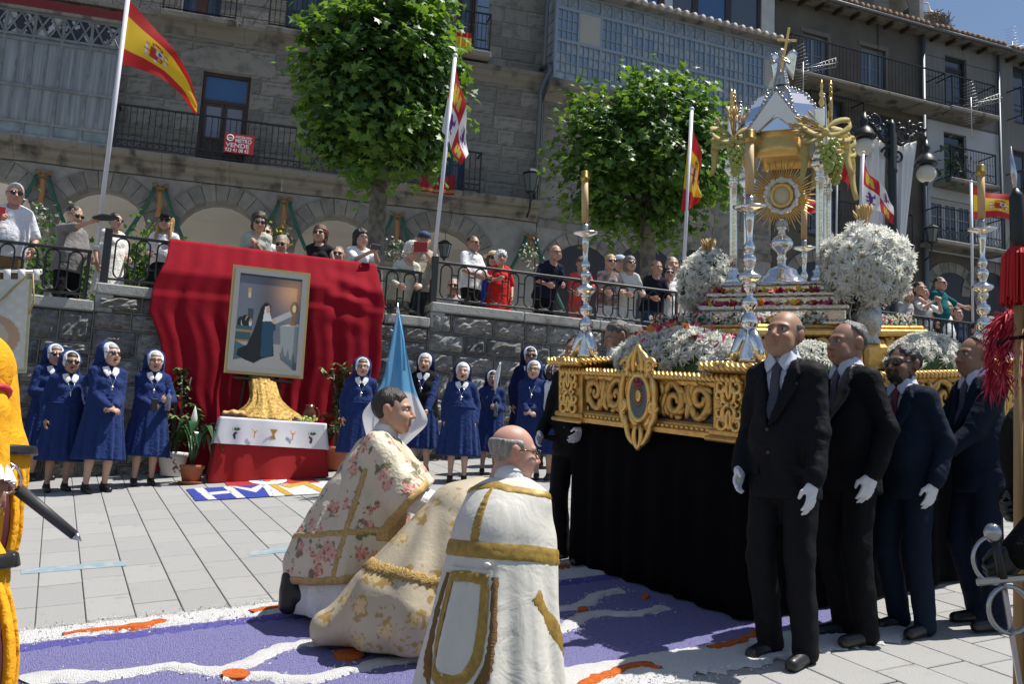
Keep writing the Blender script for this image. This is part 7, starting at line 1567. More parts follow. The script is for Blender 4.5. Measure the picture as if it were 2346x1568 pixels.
def z1p(x, y): return (x/1.8046*.784, (1600+y/1.8046)*.784)
def z2p(x, y): return ((1550+x/2.9325)*.784, (1550+y/2.9325)*.784)
stroke('white_swirl', [z1p(*q) for q in ((120, 730), (250, 690), (420, 695), (640, 690), (820, 645), (950, 638), (1080, 672), (1200, 662), (1330, 620), (1420, 560), (1550, 525), (1700, 512), (1960, 505))], [.12, .11, .065, .06, .06, .06, .065, .06, .06], s_white, .02)
stroke('white_swirl', [z1p(*q) for q in ((1180, 700), (1320, 690), (1420, 690), (1530, 722), (1650, 716), (1850, 660), (2000, 620), (2200, 600))], .058, s_white, .02)
stroke('white_swirl', [z2p(*q) for q in ((-250, 700), (0, 695), (210, 692), (380, 690), (480, 650), (525, 590), (620, 556), (780, 535))], .058, s_white, .02); stroke('white_swirl', [z2p(*q) for q in ((100, 930), (220, 888), (350, 830), (390, 780), (500, 740), (640, 715), (820, 748), (950, 735), (1150, 680))], .058, s_white, .02)
stroke('orange_flourish', [z1p(*q) for q in ((330, 480), (390, 465), (600, 445), (780, 430), (860, 403))], [.01, .03, .04, .045, .035], s_org, .025); stroke('orange_flourish', [z1p(*q) for q in ((1325, 358), (1420, 335), (1700, 310))], [.03, .045, .03], s_org, .025); stroke('orange_flourish', [z2p(*q) for q in ((-200, 400), (150, 350), (330, 322))], [.03, .05, .02], s_org, .025)
stroke('orange_flourish', [z2p(*q) for q in ((430, 1380), (560, 1300), (700, 1250), (850, 1190), (960, 1165), (1050, 1210), (1120, 1218))], [.03, .05, .05, .035, .03, .02], s_org, .025); stroke('orange_flourish', [z2p(*q) for q in ((1530, 1040), (1650, 1020), (1800, 980), (1950, 910), (2100, 850))], [.03, .04, .035, .05, .03], s_org, .025)
for q, w_ in ((z1p(1840, 585), (58, 15)), (z1p(1245, 690), (55, 14)), (z2p(450, 705), (20, 7)), (z2p(985, 590), (12, 7))): gpoly('orange_spot', [(q[0]+w_[0]*.784/1.3*math.cos(t), q[1]+w_[1]*.784*math.sin(t)) for t in np.linspace(0, 6.283, 22)[:-1]], s_org, .0225, fc, jit=.009)
gr_ = MB()
for k in range(5200):
 a = random.uniform(-3.6, 3.2); bb = random.choice((bO, bO, bI, bP))+random.gauss(0, .06); s = random.uniform(.002, .0055); p = abw(a, bb, .004 if bb > bO or bb < bP else .019); q = RNG.normal(size=(4, 3))*s; gr_.add(p+q, [(0, 1, 2), (0, 2, 3), (0, 3, 1), (1, 3, 2)])
for c_ in GRN: s = random.uniform(.002, .0055); gr_.add(np.array(W(c_[0], c_[1], .011))+RNG.normal(size=(4, 3))*s, [(0, 1, 2), (0, 2, 3), (0, 3, 1), (1, 3, 2)])
tag(gr_.build('salt_grains', s_white, fc, False), kind='stuff')
pb_ = mat('faded blue paint', (.20, .29, .33), .85, col2=(.34, .35, .345), vs=14, lo=.42, hi=.68)
for k, (p, q) in enumerate((((48, 1311), (290, 1292)), ((570, 1270), (715, 1253)))):
 d = rootm('paint_line', Matrix.Identity(4), 'faded pale blue painted dash on the paving ' + ('beside the yellow uniformed guard' if k == 0 else 'beside the floral vestment'), 'paint mark', 'blue dashes on the paving'); gpoly('paint_sheet', [(p[0], p[1]-6), (q[0], q[1]-6), (q[0], q[1]+6), (p[0], p[1]+6)], pb_, .0018, d, .0006)
terra = mat('terracotta', (.35, .12, .06), .8, var=.15, vs=8); varg = mat('variegated leaf', (.12, .18, .05), .5, col2=(.45, .45, .20), vs=18, lo=.52, hi=.62)
def pot(rt, x, y, r, h, m, name='pot'): return MB().lathe([(r*.72, 0), (r*.95, h*.8), (r*1.05, h*.82), (r*1.05, h), (r*.92, h), (r*.85, h*.9)], 20, (x, y, 0)).build(name, m, rt)
def schefflera(label, px, py, ptop, potm, seed, wpx=70):
 r = np.random.default_rng(seed); pos = gp(px, py); H = fitH(pos, ptop); rt = root('potted_plant', pos, .3, 'g', label, 'plant', 'pot plants beside the altar table'); pot(rt, 0, 0, .17, .28, potm)
 for k in range(4): MB().tube([(.04*math.cos(k*1.6), .04*math.sin(k*1.6), .2), (.05*math.cos(k*2), .05*math.sin(k*2), H*.6), (.12*math.cos(k*1.6), .1*math.sin(k*1.6), H*.9)], .012, 6).build('stem', bark, rt)
 b = MB()
 for k in range(95):
  z = r.uniform(.32, 1.0)*H; w = (.2+.12*math.sin(z/H*9+seed))*(1.15-.35*z/H); a = r.uniform(0, 6.28); c = np.array([w*math.cos(a)*r.uniform(.3, 1.1), w*math.sin(a)*r.uniform(.3, 1.1)*.7, z]); n = int(r.integers(6, 9)); rz_ = r.uniform(0, 6); tilt = r.normal(size=2)*.35
  for i in range(n):
   t = rz_+6.283*i/n; L = .085*r.uniform(.8, 1.2); d = np.array([math.cos(t), math.sin(t), tilt[0]*math.cos(t)+tilt[1]*math.sin(t)-.35]); u = np.array([-math.sin(t), math.cos(t), 0])*.02; b.add([c, c+d*L*.5+u, c+d*L, c+d*L*.5-u], [(0, 1, 2, 3)], int(r.random() < .45))
 tag(b.build('foliage', [grn, varg], rt, False), kind='stuff'); return rt
schefflera('tall variegated pot plant in a white ceramic pot beside the altar', 392, 1092, 838, mat('white glazed pot', (.65, .62, .62), .35, col2=(.12, .03, .05), vs=9, lo=.6, hi=.63), 3); schefflera('tall variegated pot plant in a terracotta pot beside a singing nun', 768, 1078, 828, terra, 5)
rt = root('peace_lily', gp(437, 1108), 0, 'g', 'peace lily with one white bloom in a terracotta pot', 'plant', 'pot plants beside the altar table'); pot(rt, 0, 0, .13, .2, terra); MB().lathe([(.12, -.01), (.15, .02), (.14, .02)], 18).build('saucer', terra, rt); lm = mat('glossy dark leaf', (.03, .09, .025), .3)
for k in range(13):
 a = k*2.4; L = random.uniform(.38, .62); tip = np.array([math.cos(a)*L*.55, math.sin(a)*L*.4, .2+L*(.9 if k % 3 else .5)]); m0 = np.array([math.cos(a)*.07, math.sin(a)*.07, .2+L*.55]); G = []
 u = unit(np.cross(tip-m0, [0, 0, 1])+1e-6)
 for t in np.linspace(0, 1, 8): c = m0*(1-t)+tip*t+np.array([0, 0, .12*math.sin(t*3.14)-.18*t*t]); w_ = .055*math.sin(math.pi*(.05+.93*t)); G.append([c-u*w_+(0, 0, .012), c, c+u*w_+(0, 0, .012)])
 q = MB(); q.grid(np.array(G)); q.tube([(0, 0, .16), m0], .006, 5); q.build('leaf', lm, rt)
q = MB(); q.tube([(0, 0, .18), (-.02, -.03, .62)], .006, 5); q.build('flower_stem', lm, rt); q = MB(); q.lathe([(.006, .6), (.032, .66), (.036, .72), (.02, .79), (.002, .85)], 10, (-.02, -.03, 0)); q.build('white_spathe', pet_w, rt)
for k, (px, py, s) in enumerate(((105, 600, .55), (170, 640, .4), (330, 600, .5), (300, 655, .35))):
 c = WL.q(px, py, 1.2); i = 0 if px < 218 else 1; rt = rootm('terrace_shrub', WL.m @ Matrix.Translation((c[0], 1.2, FZ[i])), 'leafy green shrub in a planter behind the railing ' + ('left of the grey shirted man', 'right of the grey shirted man', 'beside the black capped woman', 'low beside the woman in white dress')[k], 'shrub', 'shrubs behind the railing')
 n = 420; P = RNG.normal(size=(n, 3))*np.array([.22, .2, .3])*s*1.7+np.array([0, 0, c[1]-FZ[i]]); N_ = RNG.normal(size=(n, 3)); N_ /= np.linalg.norm(N_, axis=1, keepdims=True); tag(leaves_mb(P, N_, .08, RNG.integers(0, 2, n)).build('foliage', LM, rt, False), kind='stuff'); MB().lathe([(.16, 0), (.2, .3), (.2, .34)], 14).build('planter', terra, rt); MB().tube([(0, 0, .2), (0, 0, c[1]-FZ[i])], .02, 5).build('stem', bark, rt)
for k, (px, py) in enumerate(((905, 575), (350, 545), (95, 498), (640, 545), (1215, 580))):
 c = FA.q(px, py, -.3); rt = rootm('hanging_basket', FA.m @ Matrix.Translation((c[0], -.3, c[1])), 'small basket of flowers hung ' + ('on the pier beside the hanging lantern', 'behind the black capped woman', 'behind the white haired man', 'behind the man in mirrored sunglasses', 'above the bald man in navy polo')[k], 'flower basket', 'flower baskets on the arcade piers'); n = 160; P = RNG.normal(size=(n, 3))*.13; N_ = RNG.normal(size=(n, 3)); N_ /= np.linalg.norm(N_, axis=1, keepdims=True); tag(leaves_mb(P*.8, N_, .05, RNG.integers(0, 2, n)).build('foliage', LM, rt, False), kind='stuff'); tag(gyps(60, lambda: RNG.normal(size=3)*.14, r=.022).build('blooms', pet_w if k % 2 == 0 else pet_k, rt, False), kind='stuff'); MB().lathe([(.02, -.2), (.12, -.12), (.15, 0)], 12).build('basket', bark, rt); MB().tube([(0, 0, 0), (0, .3, .25)], .008, 4).build('hook', iron, rt)
# ================================================================ nuns
CL = dict(la=(.035, -.235, .98), ra=(-.035, -.245, .955), hands=('h', 'h'), hf=((-.8, -.35, -.35), (.8, -.35, -.3)), palm=((0, .6, -.5), (0, .6, -.5)))
n1 = nun('nun in dark sunglasses holding a black book beside the white banner', 92, 1100, 787, 40, glasses=True, open_=0., la=(.1, -.27, 1.1), ra=(-.1, -.26, 1.08), hands=('g', 'g'), skin=(.5, .3, .22))
nun('dark haired nun in sunglasses with arms hanging down', 128, 1126, 803, 38, glasses=True, open_=.6, hairs=(.02, .018, .016), skin=(.42, .25, .17), brow=(.02, .015, .01))
nun('grey haired nun in sunglasses clasping her hands and wearing sandals', 218, 1128, 783, 42, glasses=True, open_=.8, **CL, hairs=(.35, .34, .33), head=(15, 3, 0))
n4 = nun('bespectacled elderly nun holding a water bottle and phone', 326, 1112, 802, 28, glasses=False, open_=.5, la=(.16, -.27, 1.08), ra=(-.03, -.26, 1.0), hands=('g', 'g'), hairs=(.45, .44, .43))
nun('bespectacled nun standing right of the pot plant behind the floral vestment', 812, 1098, 818, 12, glasses=False, open_=.3, hairs=(.12, .11, .1))
n6 = nun('singing nun in black waistcoat holding the blue and white standard', 958, 1088, 808, -5, open_=1., vest=blackc, veil=navy_d, la=(.12, -.26, .86), hands=('g', 'r'), hairs=(.4, .39, .38))
nun('stout singing nun with dark veil and arms at her sides', 1046, 1104, 829, 3, open_=.9, fat=1, veil=navy_d, hairs=(.5, .49, .47), skin=(.58, .38, .3))
n8 = nun('short nun raising a white feather fan to her face', 1118, 1086, 848, 5, open_=.7, ra=(.0, -.24, 1.36), la=(.06, -.2, 1.08), hands=('g', 'g'), veil=navy_d, hairs=(.02, .02, .02), collar=False, skin=(.42, .25, .17), pend=False)
nun('tall nun in sunglasses standing behind the others', 1203, 1068, 793, 8, glasses=True, veil=navy_d, dress=navy_d, hairs=(.03, .03, .03), skin=(.3, .17, .11), pend=False)
nun('bespectacled nun with white roll neck clasping her hands', 1212, 1098, 825, -8, glasses=False, open_=.3, **CL, collar=False, hairs=(.3, .29, .28), skin=(.58, .38, .3))
nun('singing nun in short sleeved white blouse and navy skirt', 1270, 1100, 830, -12, glasses=False, open_=1., blouse=white_c, hairs=(.06, .05, .04), veil=navy_d, la=(.05, -.22, 1.05), ra=(-.05, -.23, 1.02), hands=('h', 'h'), pend=False)
nun('dark skinned nun half hidden behind the nun in white blouse', 1252, 1072, 832, -5, veil=navy_d, dress=navy_d, skin=(.07, .04, .028), hairs=None, pend=False)
def held(name, label, cat, P, i, off=(0, 0, 0)):
 p = P.r.matrix_world @ Vector(tuple((P.wr[i]+np.array(off))*P.k)); return rootm(name, Matrix.Translation(p) @ Matrix.Rotation(P.yaw, 4, 'Z'), label, cat)
rt = held('prayer_book', 'black prayer book held by the nun beside the banner', 'book', n1, 0, (-.09, -.08, .03)); MB().bbox((-.09, -.02, -.06), (.09, .02, .07), .006).build('book_block', mat('black book cover', (.02, .012, .018), .5), rt, False); MB().box((-.085, -.016, -.062), (.085, .016, -.055)).build('page_edges', white_c, rt, False)
rt = held('water_bottle', 'clear plastic water bottle with blue cap in a nun hand', 'bottle', n4, 0, (0, -.07, -.02)); MB().lathe([(.028, -.1), (.031, -.09), (.031, .04), (.027, .06), (.013, .085), (.012, .1)], 14).build('bottle_body', mat('clear plastic', (.7, .78, .85), .08, trans=.85, spec=.6), rt); MB().lathe([(.015, .098), (.015, .12), (.01, .122)], 12).build('bottle_cap', mat('blue cap', (.04, .12, .6), .4), rt)
rt = held('phone', 'dark phone held by the elderly nun', 'phone', n4, 1, (.03, -.09, .0)); MB().bbox((-.035, -.006, -.07), (.035, .006, .07), .005).build('phone_case', blackl, rt, False)
rt = held('feather_fan', 'white feather held up before a nun face', 'feather', n8, 1, (.03, -.06, .08)); G = np.array([[(.05*t*t+s*.03*math.sin(math.pi*(.08+.9*t)), -.01, -.06+.34*t) for s in (-1, 0, 1)] for t in np.linspace(0, 1, 12)]); q = MB(); q.grid(G, thick=.003); q.build('vane', white_c, rt); MB().tube([(0, -.01, -.1), (0, -.01, .1), (.04, -.012, .28)], .003, 4).build('quill', white_c, rt)
rt = held('flask', 'small clear bottle held at the waist by the short nun', 'bottle', n8, 0, (0, -.06, -.02)); MB().lathe([(.026, -.09), (.028, .03), (.012, .06), (.012, .08)], 12).build('bottle_body', mat('clear plastic', (.7, .78, .85)), rt)
bs = pix(930, 1080, 10.2); st = rootm('standard', Matrix.Translation(W(bs)), 'light blue and white silk standard on a pole with silver spear tip', 'standard'); W0 = W(bs); loc = lambda px, py, Y=10.2: np.array(W(pix(px, py, Y))-W0)
MB().tube([loc(932, 1100), loc(913, 735)], .014, 8).build('pole', wood_d, st); t0, t1 = loc(913, 737), loc(911, 694); MB().tube([t0, t0+(t1-t0)*.2, t0+(t1-t0)*.25, t0+(t1-t0)*.5, t1], [.012, .014, .02, .022, .002], 8).build('spear_tip', silver, st)
Lp = smooth_path([(908, 722), (893, 800), (876, 880), (850, 922), (826, 946), (842, 1010)], 40); Rp = smooth_path([(918, 722), (930, 800), (948, 885), (965, 930), (987, 968), (928, 1022)], 40); G = np.zeros((40, 40, 3)); C = np.zeros((40, 40, 3))
for j in range(40):
 for i in range(40): u = i/39; p = Lp[j]*(1-u)+Rp[j]*u; G[j, i] = loc(p[0], p[1], 10.1+.09*math.sin(u*11+j*.05)*(j/39)); C[j, i] = (.16, .42, .68) if j < 24+3*math.sin(u*6) else (.74, .74, .78)
q = MB(); q.grid(G, 0, C.reshape(-1, 3)); q.build('silk', flag_m, st, True, True)
q = MB(); q.tube([loc(914, 722, 10.05), loc(924, 780, 10.02), loc(926, 850, 10.02)], [.02, .035, .05], 8, flat=.3); q.build('ribbon_tail', mat('blue ribbon', (.08, .3, .62), .6), st)
# ================================================================ bearers
ch = mat('charcoal suit', (.0075, .008, .0105), .7, wr=.32, ws=7, spec=.14, bump=.12, bs=350, var=.15, vs=40); bk = mat('black suit', (.005, .005, .0065), .7, wr=.32, ws=7, spec=.14, bump=.1, bs=350); nb_s = mat('dark blue suit', (.008, .015, .03), .8, wr=.32, ws=7, spec=.14, bump=.1, bs=350); nb2_s = mat('navy suit', (.007, .012, .027), .8, wr=.32, ws=7, spec=.14, bump=.1, bs=350); blsat = mat('black lapel satin', (.006, .006, .007), .35)
p = gp(1795, 1512); suit('balding man in charcoal suit and grey tie gazing up beside the float', p, -45, fitH(p, 712)/1.0, ch, hair='fringe', hcol=(.09, .085, .08), head=(4, 7, 2), res=.0105, skin=(.40, .225, .145), tiec=(.035, .04, .06), la=(.205, -.1, .84), ra=(-.2, -.08, .9), brow=(.05, .04, .035))
p = gp(1948, 1468); suit('balding man in black suit in profile with grey hair', p, -72, fitH(p, 737), bk, hair='back', hcol=(.12, .12, .12), res=.012, skin=(.36, .2, .135), lapel=blsat, fat=1)
p = gp(2080, 1448); suit('bearded man in sunglasses and dark blue suit', p, -62, fitH(p, 790), nb_s, hair='short', hcol=(.012, .01, .009), res=.012, skin=(.22, .125, .085), glasses=True, tiec=(.12, .02, .03)).hair('beard', (.012, .01, .009))
p = gp(2252, 1436); suit('man with swept back hair in navy suit holding the float pole', p, -80, fitH(p, 770), nb2_s, hair='back', hcol=(.035, .03, .025), res=.012, skin=(.3, .165, .11), la=(.1, -.32, .95), ra=(-.22, -.3, 1.08), hands=('g', 'g'))
p = pix(1306, 1290, 7.0); p[2] = 0; suit('young man in glasses with dark suit behind the front corner candlestick', p, -35, fitH(p, 768), bk, hair='short', hcol=(.015, .012, .01), res=.0125, skin=(.45, .27, .19), glasses=False, ra=(-.2, -.16, .93), la=(.2, -.2, .95))
p = pix(1402, 1200, 7.9); p[2] = 0; suit('grey haired man bowing his head behind the front flower mound', p, -75, fitH(p, 737), bk, hair='short', hcol=(.10, .09, .08), res=.0135, skin=(.42, .24, .16), head=(0, -22, 0))
p = pix(2190, 1200, 8.0); p[2] = 0; suit('bald man on the far side of the float', p, -60, fitH(p, 782), bk, hair='fringe', hcol=(.3, .3, .3), res=.0135, skin=(.5, .31, .23))
# ================================================================ clergy
def floral(name='floral brocade', base=(.60, .53, .40), cols=((.14, .15, .07), (.42, .10, .085), (.62, .34, .27)), sc=9.5, metal=0., bst=.3):
 m = bpy.data.materials.new(name); m.use_nodes = True; n, l = m.node_tree.nodes, m.node_tree.links; p = n['Principled BSDF']; p.inputs['Roughness'].default_value = .55; t = n.new('ShaderNodeTexCoord')
 cur = None
 def mixin(fac, col, prev):
  x = n.new('ShaderNodeMix'); x.data_type = 'RGBA'; l.new(fac, x.inputs['Factor']); x.inputs['B'].default_value = (*col, 1)
  if prev is None: x.inputs['A'].default_value = (*base, 1)
  else: l.new(prev, x.inputs['A'])
  return x.outputs['Result']
 def rng_(v, a, b):
  r = n.new('ShaderNodeMapRange'); r.inputs['From Min'].default_value = a; r.inputs['From Max'].default_value = b; l.new(v, r.inputs['Value']); return r.outputs['Result']
 nz = n.new('ShaderNodeTexNoise'); nz.inputs['Scale'].default_value = 26; l.new(t.outputs['Object'], nz.inputs['Vector']); ad = n.new('ShaderNodeMix'); ad.data_type = 'VECTOR'; ad.inputs['Factor'].default_value = .06; l.new(t.outputs['Object'], ad.inputs['A']); l.new(nz.outputs['Color'], ad.inputs['B']); vec = ad.outputs['Result']
 def vor(s): v = n.new('ShaderNodeTexVoronoi'); v.inputs['Scale'].default_value = s; l.new(vec, v.inputs['Vector']); return v
 def mul(a, b): k = n.new('ShaderNodeMath'); k.operation = 'MULTIPLY'; l.new(a, k.inputs[0]); l.new(b, k.inputs[1]); return k.outputs[0]
 p.inputs['Metallic'].default_value = metal; v1 = vor(sc); v2 = vor(42); n2 = n.new('ShaderNodeTexNoise'); n2.inputs['Scale'].default_value = 13; n2.inputs['Detail'].default_value = 6; l.new(t.outputs['Object'], n2.inputs['Vector'])
 cur = mixin(mul(rng_(v1.outputs['Distance'], .62, .55), rng_(n2.outputs['Fac'], .56, .60)), cols[0], None)
 cur = mixin(mul(rng_(v1.outputs['Distance'], .40, .34), rng_(v2.outputs['Distance'], .55, .35)), cols[1], cur); cur = mixin(mul(rng_(v1.outputs['Distance'], .30, .24), rng_(v2.outputs['Distance'], .2, .4)), cols[2], cur)
 l.new(cur, p.inputs['Base Color']); bp = n.new('ShaderNodeBump'); bp.inputs['Strength'].default_value = bst; bp.inputs['Distance'].default_value = .01; l.new(v2.outputs['Distance'], bp.inputs['Height']); l.new(bp.outputs['Normal'], p.inputs['Normal']); return m
flo = floral(); gtrim = mat('gold braid', (.44, .31, .12), .6, .2, var=.3, vs=60, bump=.12, bs=200); alb = mat('white alb linen', (.70, .70, .70), .85, var=.05, vs=9, wr=.4)
def kneeler(label, px, py, ptop, yaw, **kw):
 pos = gp(px, py); hp = [np.array([.09, .0, .43]), np.array([-.09, .0, .43])]; kn = [np.array([.11, -.1, .07]), np.array([-.11, -.1, .07])]; an = [np.array([.1, .2, .06]), np.array([-.1, .2, .07])]
 H = kw.pop('H', 1.74); return Person(label, pos, yaw, H, drop=.45, legs=(hp, kn, an), slope=True, group='kneeling clergy', **kw)
s = kneeler('kneeling dark haired deacon in floral dalmatic facing the float', 838, 1418, 888, 84, H=1.80, res=.0105, skin=(.52, .32, .23), ra=(-.1, -.4, .60), la=(.12, -.4, .6), hands=('g', 'g'), lean=(0, -.06), brow=(.02, .015, .012)); s.body(); s.hair('short', (.022, .014, .01))
def dal(P):
 d = s.torso(P, 1.16, .15, low=.9, neck=False, depth=.78); d = smin(d, cone(P, (0, .0, .75), (0, .1, .32), .2, .31, 1.0), .08)
 d = smin(d, cone(P, (0, .1, .6), (0, .32, .24), .14, .13), .14)
 th = np.arctan2(P[..., 0], P[..., 1]-.1); d = d+(.03*np.abs(np.cos(4.5*th))-.015)*np.clip((.75-P[..., 2])/.4, 0, 1); sl = 1e3
 for i in range(2): sl = np.minimum(sl, cone(P, s.sh[i]+(0, 0, .0), s.el[i]*.8+s.wr[i]*.2, .085, .135))
 sl = smax(sl, (P-(s.el[1]*.62+s.wr[1]*.38).astype(np.float32)) @ unit(s.wr[1]-s.sh[1]).astype(np.float32), .006); d = smin(d, sl, .03)+wob(P, .006, 24, 3)
 hem = .20+.0*P[..., 0]-.1*np.clip(P[..., 1]-.2, -.2, .6)+.10*np.clip(-P[..., 1], -.1, .4); return smax(smax(d, hem-P[..., 2], .006), -ell(P, s.neck+(0, -.02, .03), (.075, .08, .06)), .006)
lo, hi = np.array([-.5, -.6, .05]), np.array([.5, .85, 1.08]); s.sdf('dalmatic', dal, lo, hi, flo, .0115)
def hemf(P): return .20-.1*np.clip(P[..., 1]-.2, -.2, .6)+.10*np.clip(-P[..., 1], -.1, .4)
s.sdf('gold_hem', lambda P: np.maximum(dal(P)-.006, P[..., 2]-hemf(P)-.04), lo, (.5, .85, .36), gtrim, .0115)
nb3 = unit(s.wr[1]-s.sh[1]).astype(np.float32); pe = (s.el[1]*.62+s.wr[1]*.38).astype(np.float32)
s.sdf('gold_cuff', lambda P: np.maximum(np.maximum(dal(P)-.006, -((P-pe) @ nb3)-.035), np.maximum(P[..., 0]+.04, np.maximum(.42-P[..., 2], P[..., 1]+.08))), (-.5, -.6, .35), (.0, .2, 1.05), gtrim, .0115)
for y0, sl_ in ((.02, .55), (.30, .85)): s.sdf('gold_band', lambda P, y0=y0, sl_=sl_: np.maximum(dal(P)-.005, np.maximum(np.abs(P[..., 1]-y0-sl_*(.72-P[..., 2])*(1 if y0 > .1 else .35))-.018, P[..., 0])), (-.5, -.2, .1), (.0, .85, .8), gtrim, .0115)
s.sdf('gold_band', lambda P: np.maximum(dal(P)-.005, np.maximum(np.abs(P[..., 2]-.47+.12*P[..., 1])-.018, P[..., 0]+.05)), (-.5, -.3, .35), (.0, .6, .6), gtrim, .0115)
s.sdf('alb', lambda P: smax(smin(cone(P, (0, .05, .4), (0, .12, .1), .23, .25), cone(P, (0, .1, .2), (0, .36, .09), .16, .1), .1)+.01*np.cos(8*np.arctan2(P[..., 0], P[..., 1]-.15)), -.0+P[..., 1]*-.15*0+.01-P[..., 2]-.0, .005), (-.42, -.4, -.03), (.42, .75, .75), alb, .013)
s.sdf('amice', lambda P: smin(cone(P, s.neck-(0, 0, .05), s.neck+(0, .0, .02), .082, .07), cone(P, s.sh[0]*.4+s.sh[1]*.6-(0, 0, -.03), s.sh[1]*.4+s.sh[0]*.6+(0, 0, .03), .05, .05), .04), s.neck-(.16, .14, .12), s.neck+(.16, .14, .08), alb, .01)
s.sdf('alb_sleeve', lambda P: np.minimum(cone(P, s.el[1], s.wr[1]+(s.el[1]-s.wr[1])*.1, .07, .062), cone(P, s.el[0], s.wr[0]+(s.el[0]-s.wr[0])*.1, .07, .062)), np.minimum(s.el[0], np.minimum(s.el[1], np.minimum(*s.wr)))-.1, np.maximum(s.el[0], np.maximum(s.el[1], np.maximum(*s.wr)))+.1, alb, .011)
for i in range(2): a = s.an[i]; s.sdf('shoe', lambda P, a=a: smin(cone(P, a+(0, .2, .13), a+(0, .2, -.01), .05, .055), cone(P, a+(0, .06, .02), a+(0, .19, .06), .05, .052), .03), a-(.12, .05, .12), a+(.12, .42, .26), blackl, .011)
gbr = floral('gold thread brocade', (.50, .43, .31), ((.36, .24, .08), (.42, .27, .07), (.62, .48, .24)), 7.5, .15, .1); ginr = mat('silver grey lining', (.33, .33, .33), .45, sheen=.3)
s3 = kneeler('priest in embroidered gold cope bowed between the deacon and bald priest', 1062, 1480, 1000, 105, H=1.46, res=.012, lean=(0, -.2), head=(0, -25, 0), la=(.08, -.25, .6), ra=(-.08, -.25, .6), hands=(None, None)); s3.body()
def c3(P):
 d = s3.torso(P, 1.2, .2, low=.9, neck=False, depth=.85); d = smin(d, cone(P, (0, .05, .75), (0, .3, .22), .24, .40), .1); d = smin(d, cone(P, (0, .3, .25), (.1, .8, .07), .25, .12), .16); th = np.arctan2(P[..., 0], P[..., 1]-.2)
 return smax(d+.02*np.cos(9*th)*np.clip((.85-P[..., 2])/.5, 0, 1)+wob(P, .005, 14, 8), .004+.0*P[..., 0]-P[..., 2]-.02, .004)
s3.sdf('gold_cope', c3, (-.6, -.55, -.03), (.62, 1.02, 1.02), gbr, .0125); s3.sdf('gold_hood_fringe', lambda P: np.maximum(c3(P)-.012, np.maximum(np.abs(P[..., 2]-.36-.18*P[..., 1])-.03+.012*np.sin(P[..., 0]*160+P[..., 1]*140), -P[..., 1]+.08)), (-.6, .0, .2), (.62, .9, .62), mat('gold fringe', (.42, .27, .08), .7, bump=.6, bs=120), .0125)
s3.hair('crop', (.2, .19, .18))
s2 = kneeler('bald kneeling priest in white cope with gold bands seen from behind', 1138, 1625, 1003, 148, H=1.67, res=.0105, la=(.06, -.22, .62), ra=(-.06, -.22, .6), hands=(None, None), head=(-42, -4, 0), skin=(.58, .33, .25), lean=(0, -.03)); s2.body(); s2.glasses(False); s2.hair('fringe', (.28, .26, .24))
def c2(P):
 d = s2.torso(P, 1.12, .2, low=.9, neck=False, depth=.86, sh=.045); d = smin(d, cone(P, (0, .02, .72), (0, .08, -.02), .235, .36, .95), .1); th = np.arctan2(P[..., 0], P[..., 1]-.03)
 d = d+(.026*np.abs(np.cos(5*th+1))+.008*np.cos(17*th)-.01)*np.clip((.7-P[..., 2])/.5, 0, 1)+wob(P, .005, 20, 5); return smax(smax(d, -ell(P, s2.neck+(0, -.02, .04), (.08, .085, .06)), .006), -.08-P[..., 2], .004)
wcp = mat('white silk damask', (.66, .64, .58), .45, var=.05, vs=5, bump=.06, bs=60, wr=.25, ws=7); gor = mat('gold orphrey', (.36, .23, .045), .5, .2, var=.3, vs=40, bump=.08, bs=160)
s2.sdf('white_cope', c2, (-.55, -.5, -.1), (.55, .62, 1.05), wcp, .0115)
def ribbon(P, fn, name, path, w, m, off=.006, R=.3, n=46, fray=0.):
 Q = smooth_path(path, n) if len(path) > 2 else lerp_path(path, np.linspace(0, 1, n)); T = np.gradient(Q*np.array([R, 1]), axis=0); T /= np.linalg.norm(T, axis=1, keepdims=True); N = np.stack([-T[:, 1], T[:, 0]], 1); r = np.random.default_rng(3); G = []
 for k in np.linspace(-1, 1, 6): e = 1+fray*r.normal(size=n)*(k > .9); G.append(on_cope(P, fn, Q[:, 0]+N[:, 0]*w*k*e/R, Q[:, 1]+N[:, 1]*w*k*e, off if abs(k) < .99 else off-.004))
 b = MB(); b.grid(np.stack(G, 1)); P.mesh(b, name, m)
rib2 = lambda *a, **k: ribbon(s2, c2, *a, **k)
rib2('orphrey_band', [(0, .985), (0, .73)], .038, gor); rib2('orphrey_band', [(-2.1, .665), (-1.2, .69), (0, .695), (1.2, .69), (2.1, .665)], .034, gor, .009); rib2('collar_braid', [(-2.2, .93), (-1.3, .955), (0, .975), (1.3, .955), (2.2, .93)], .016, gor, .008, .14)
rib2('orphrey_band', [(-1.25, .52), (-1.6, .40), (-1.95, .26), (-2.2, .12)], .036, gor)
H_ = np.array([(.5, .6), (.53, .4), (.5, .24), (.38, .155), (.15, .12), (-.1, .11), (-.32, .14), (-.48, .23), (-.53, .4), (-.5, .6)])
us = np.linspace(-1, 1, 26); vs_ = np.linspace(0, 1, 22); G = np.array([[(u*(.5+.03*math.sin(v*3.1))*(1-.28*max(0, v-.75)*4*abs(u)), .615-.49*v*(1-.12*abs(u)**3)) for u in us] for v in vs_]); q = MB(); q.grid(on_cope(s2, c2, G[..., 0], G[..., 1], .012)); s2.mesh(q, 'hood', wcp)
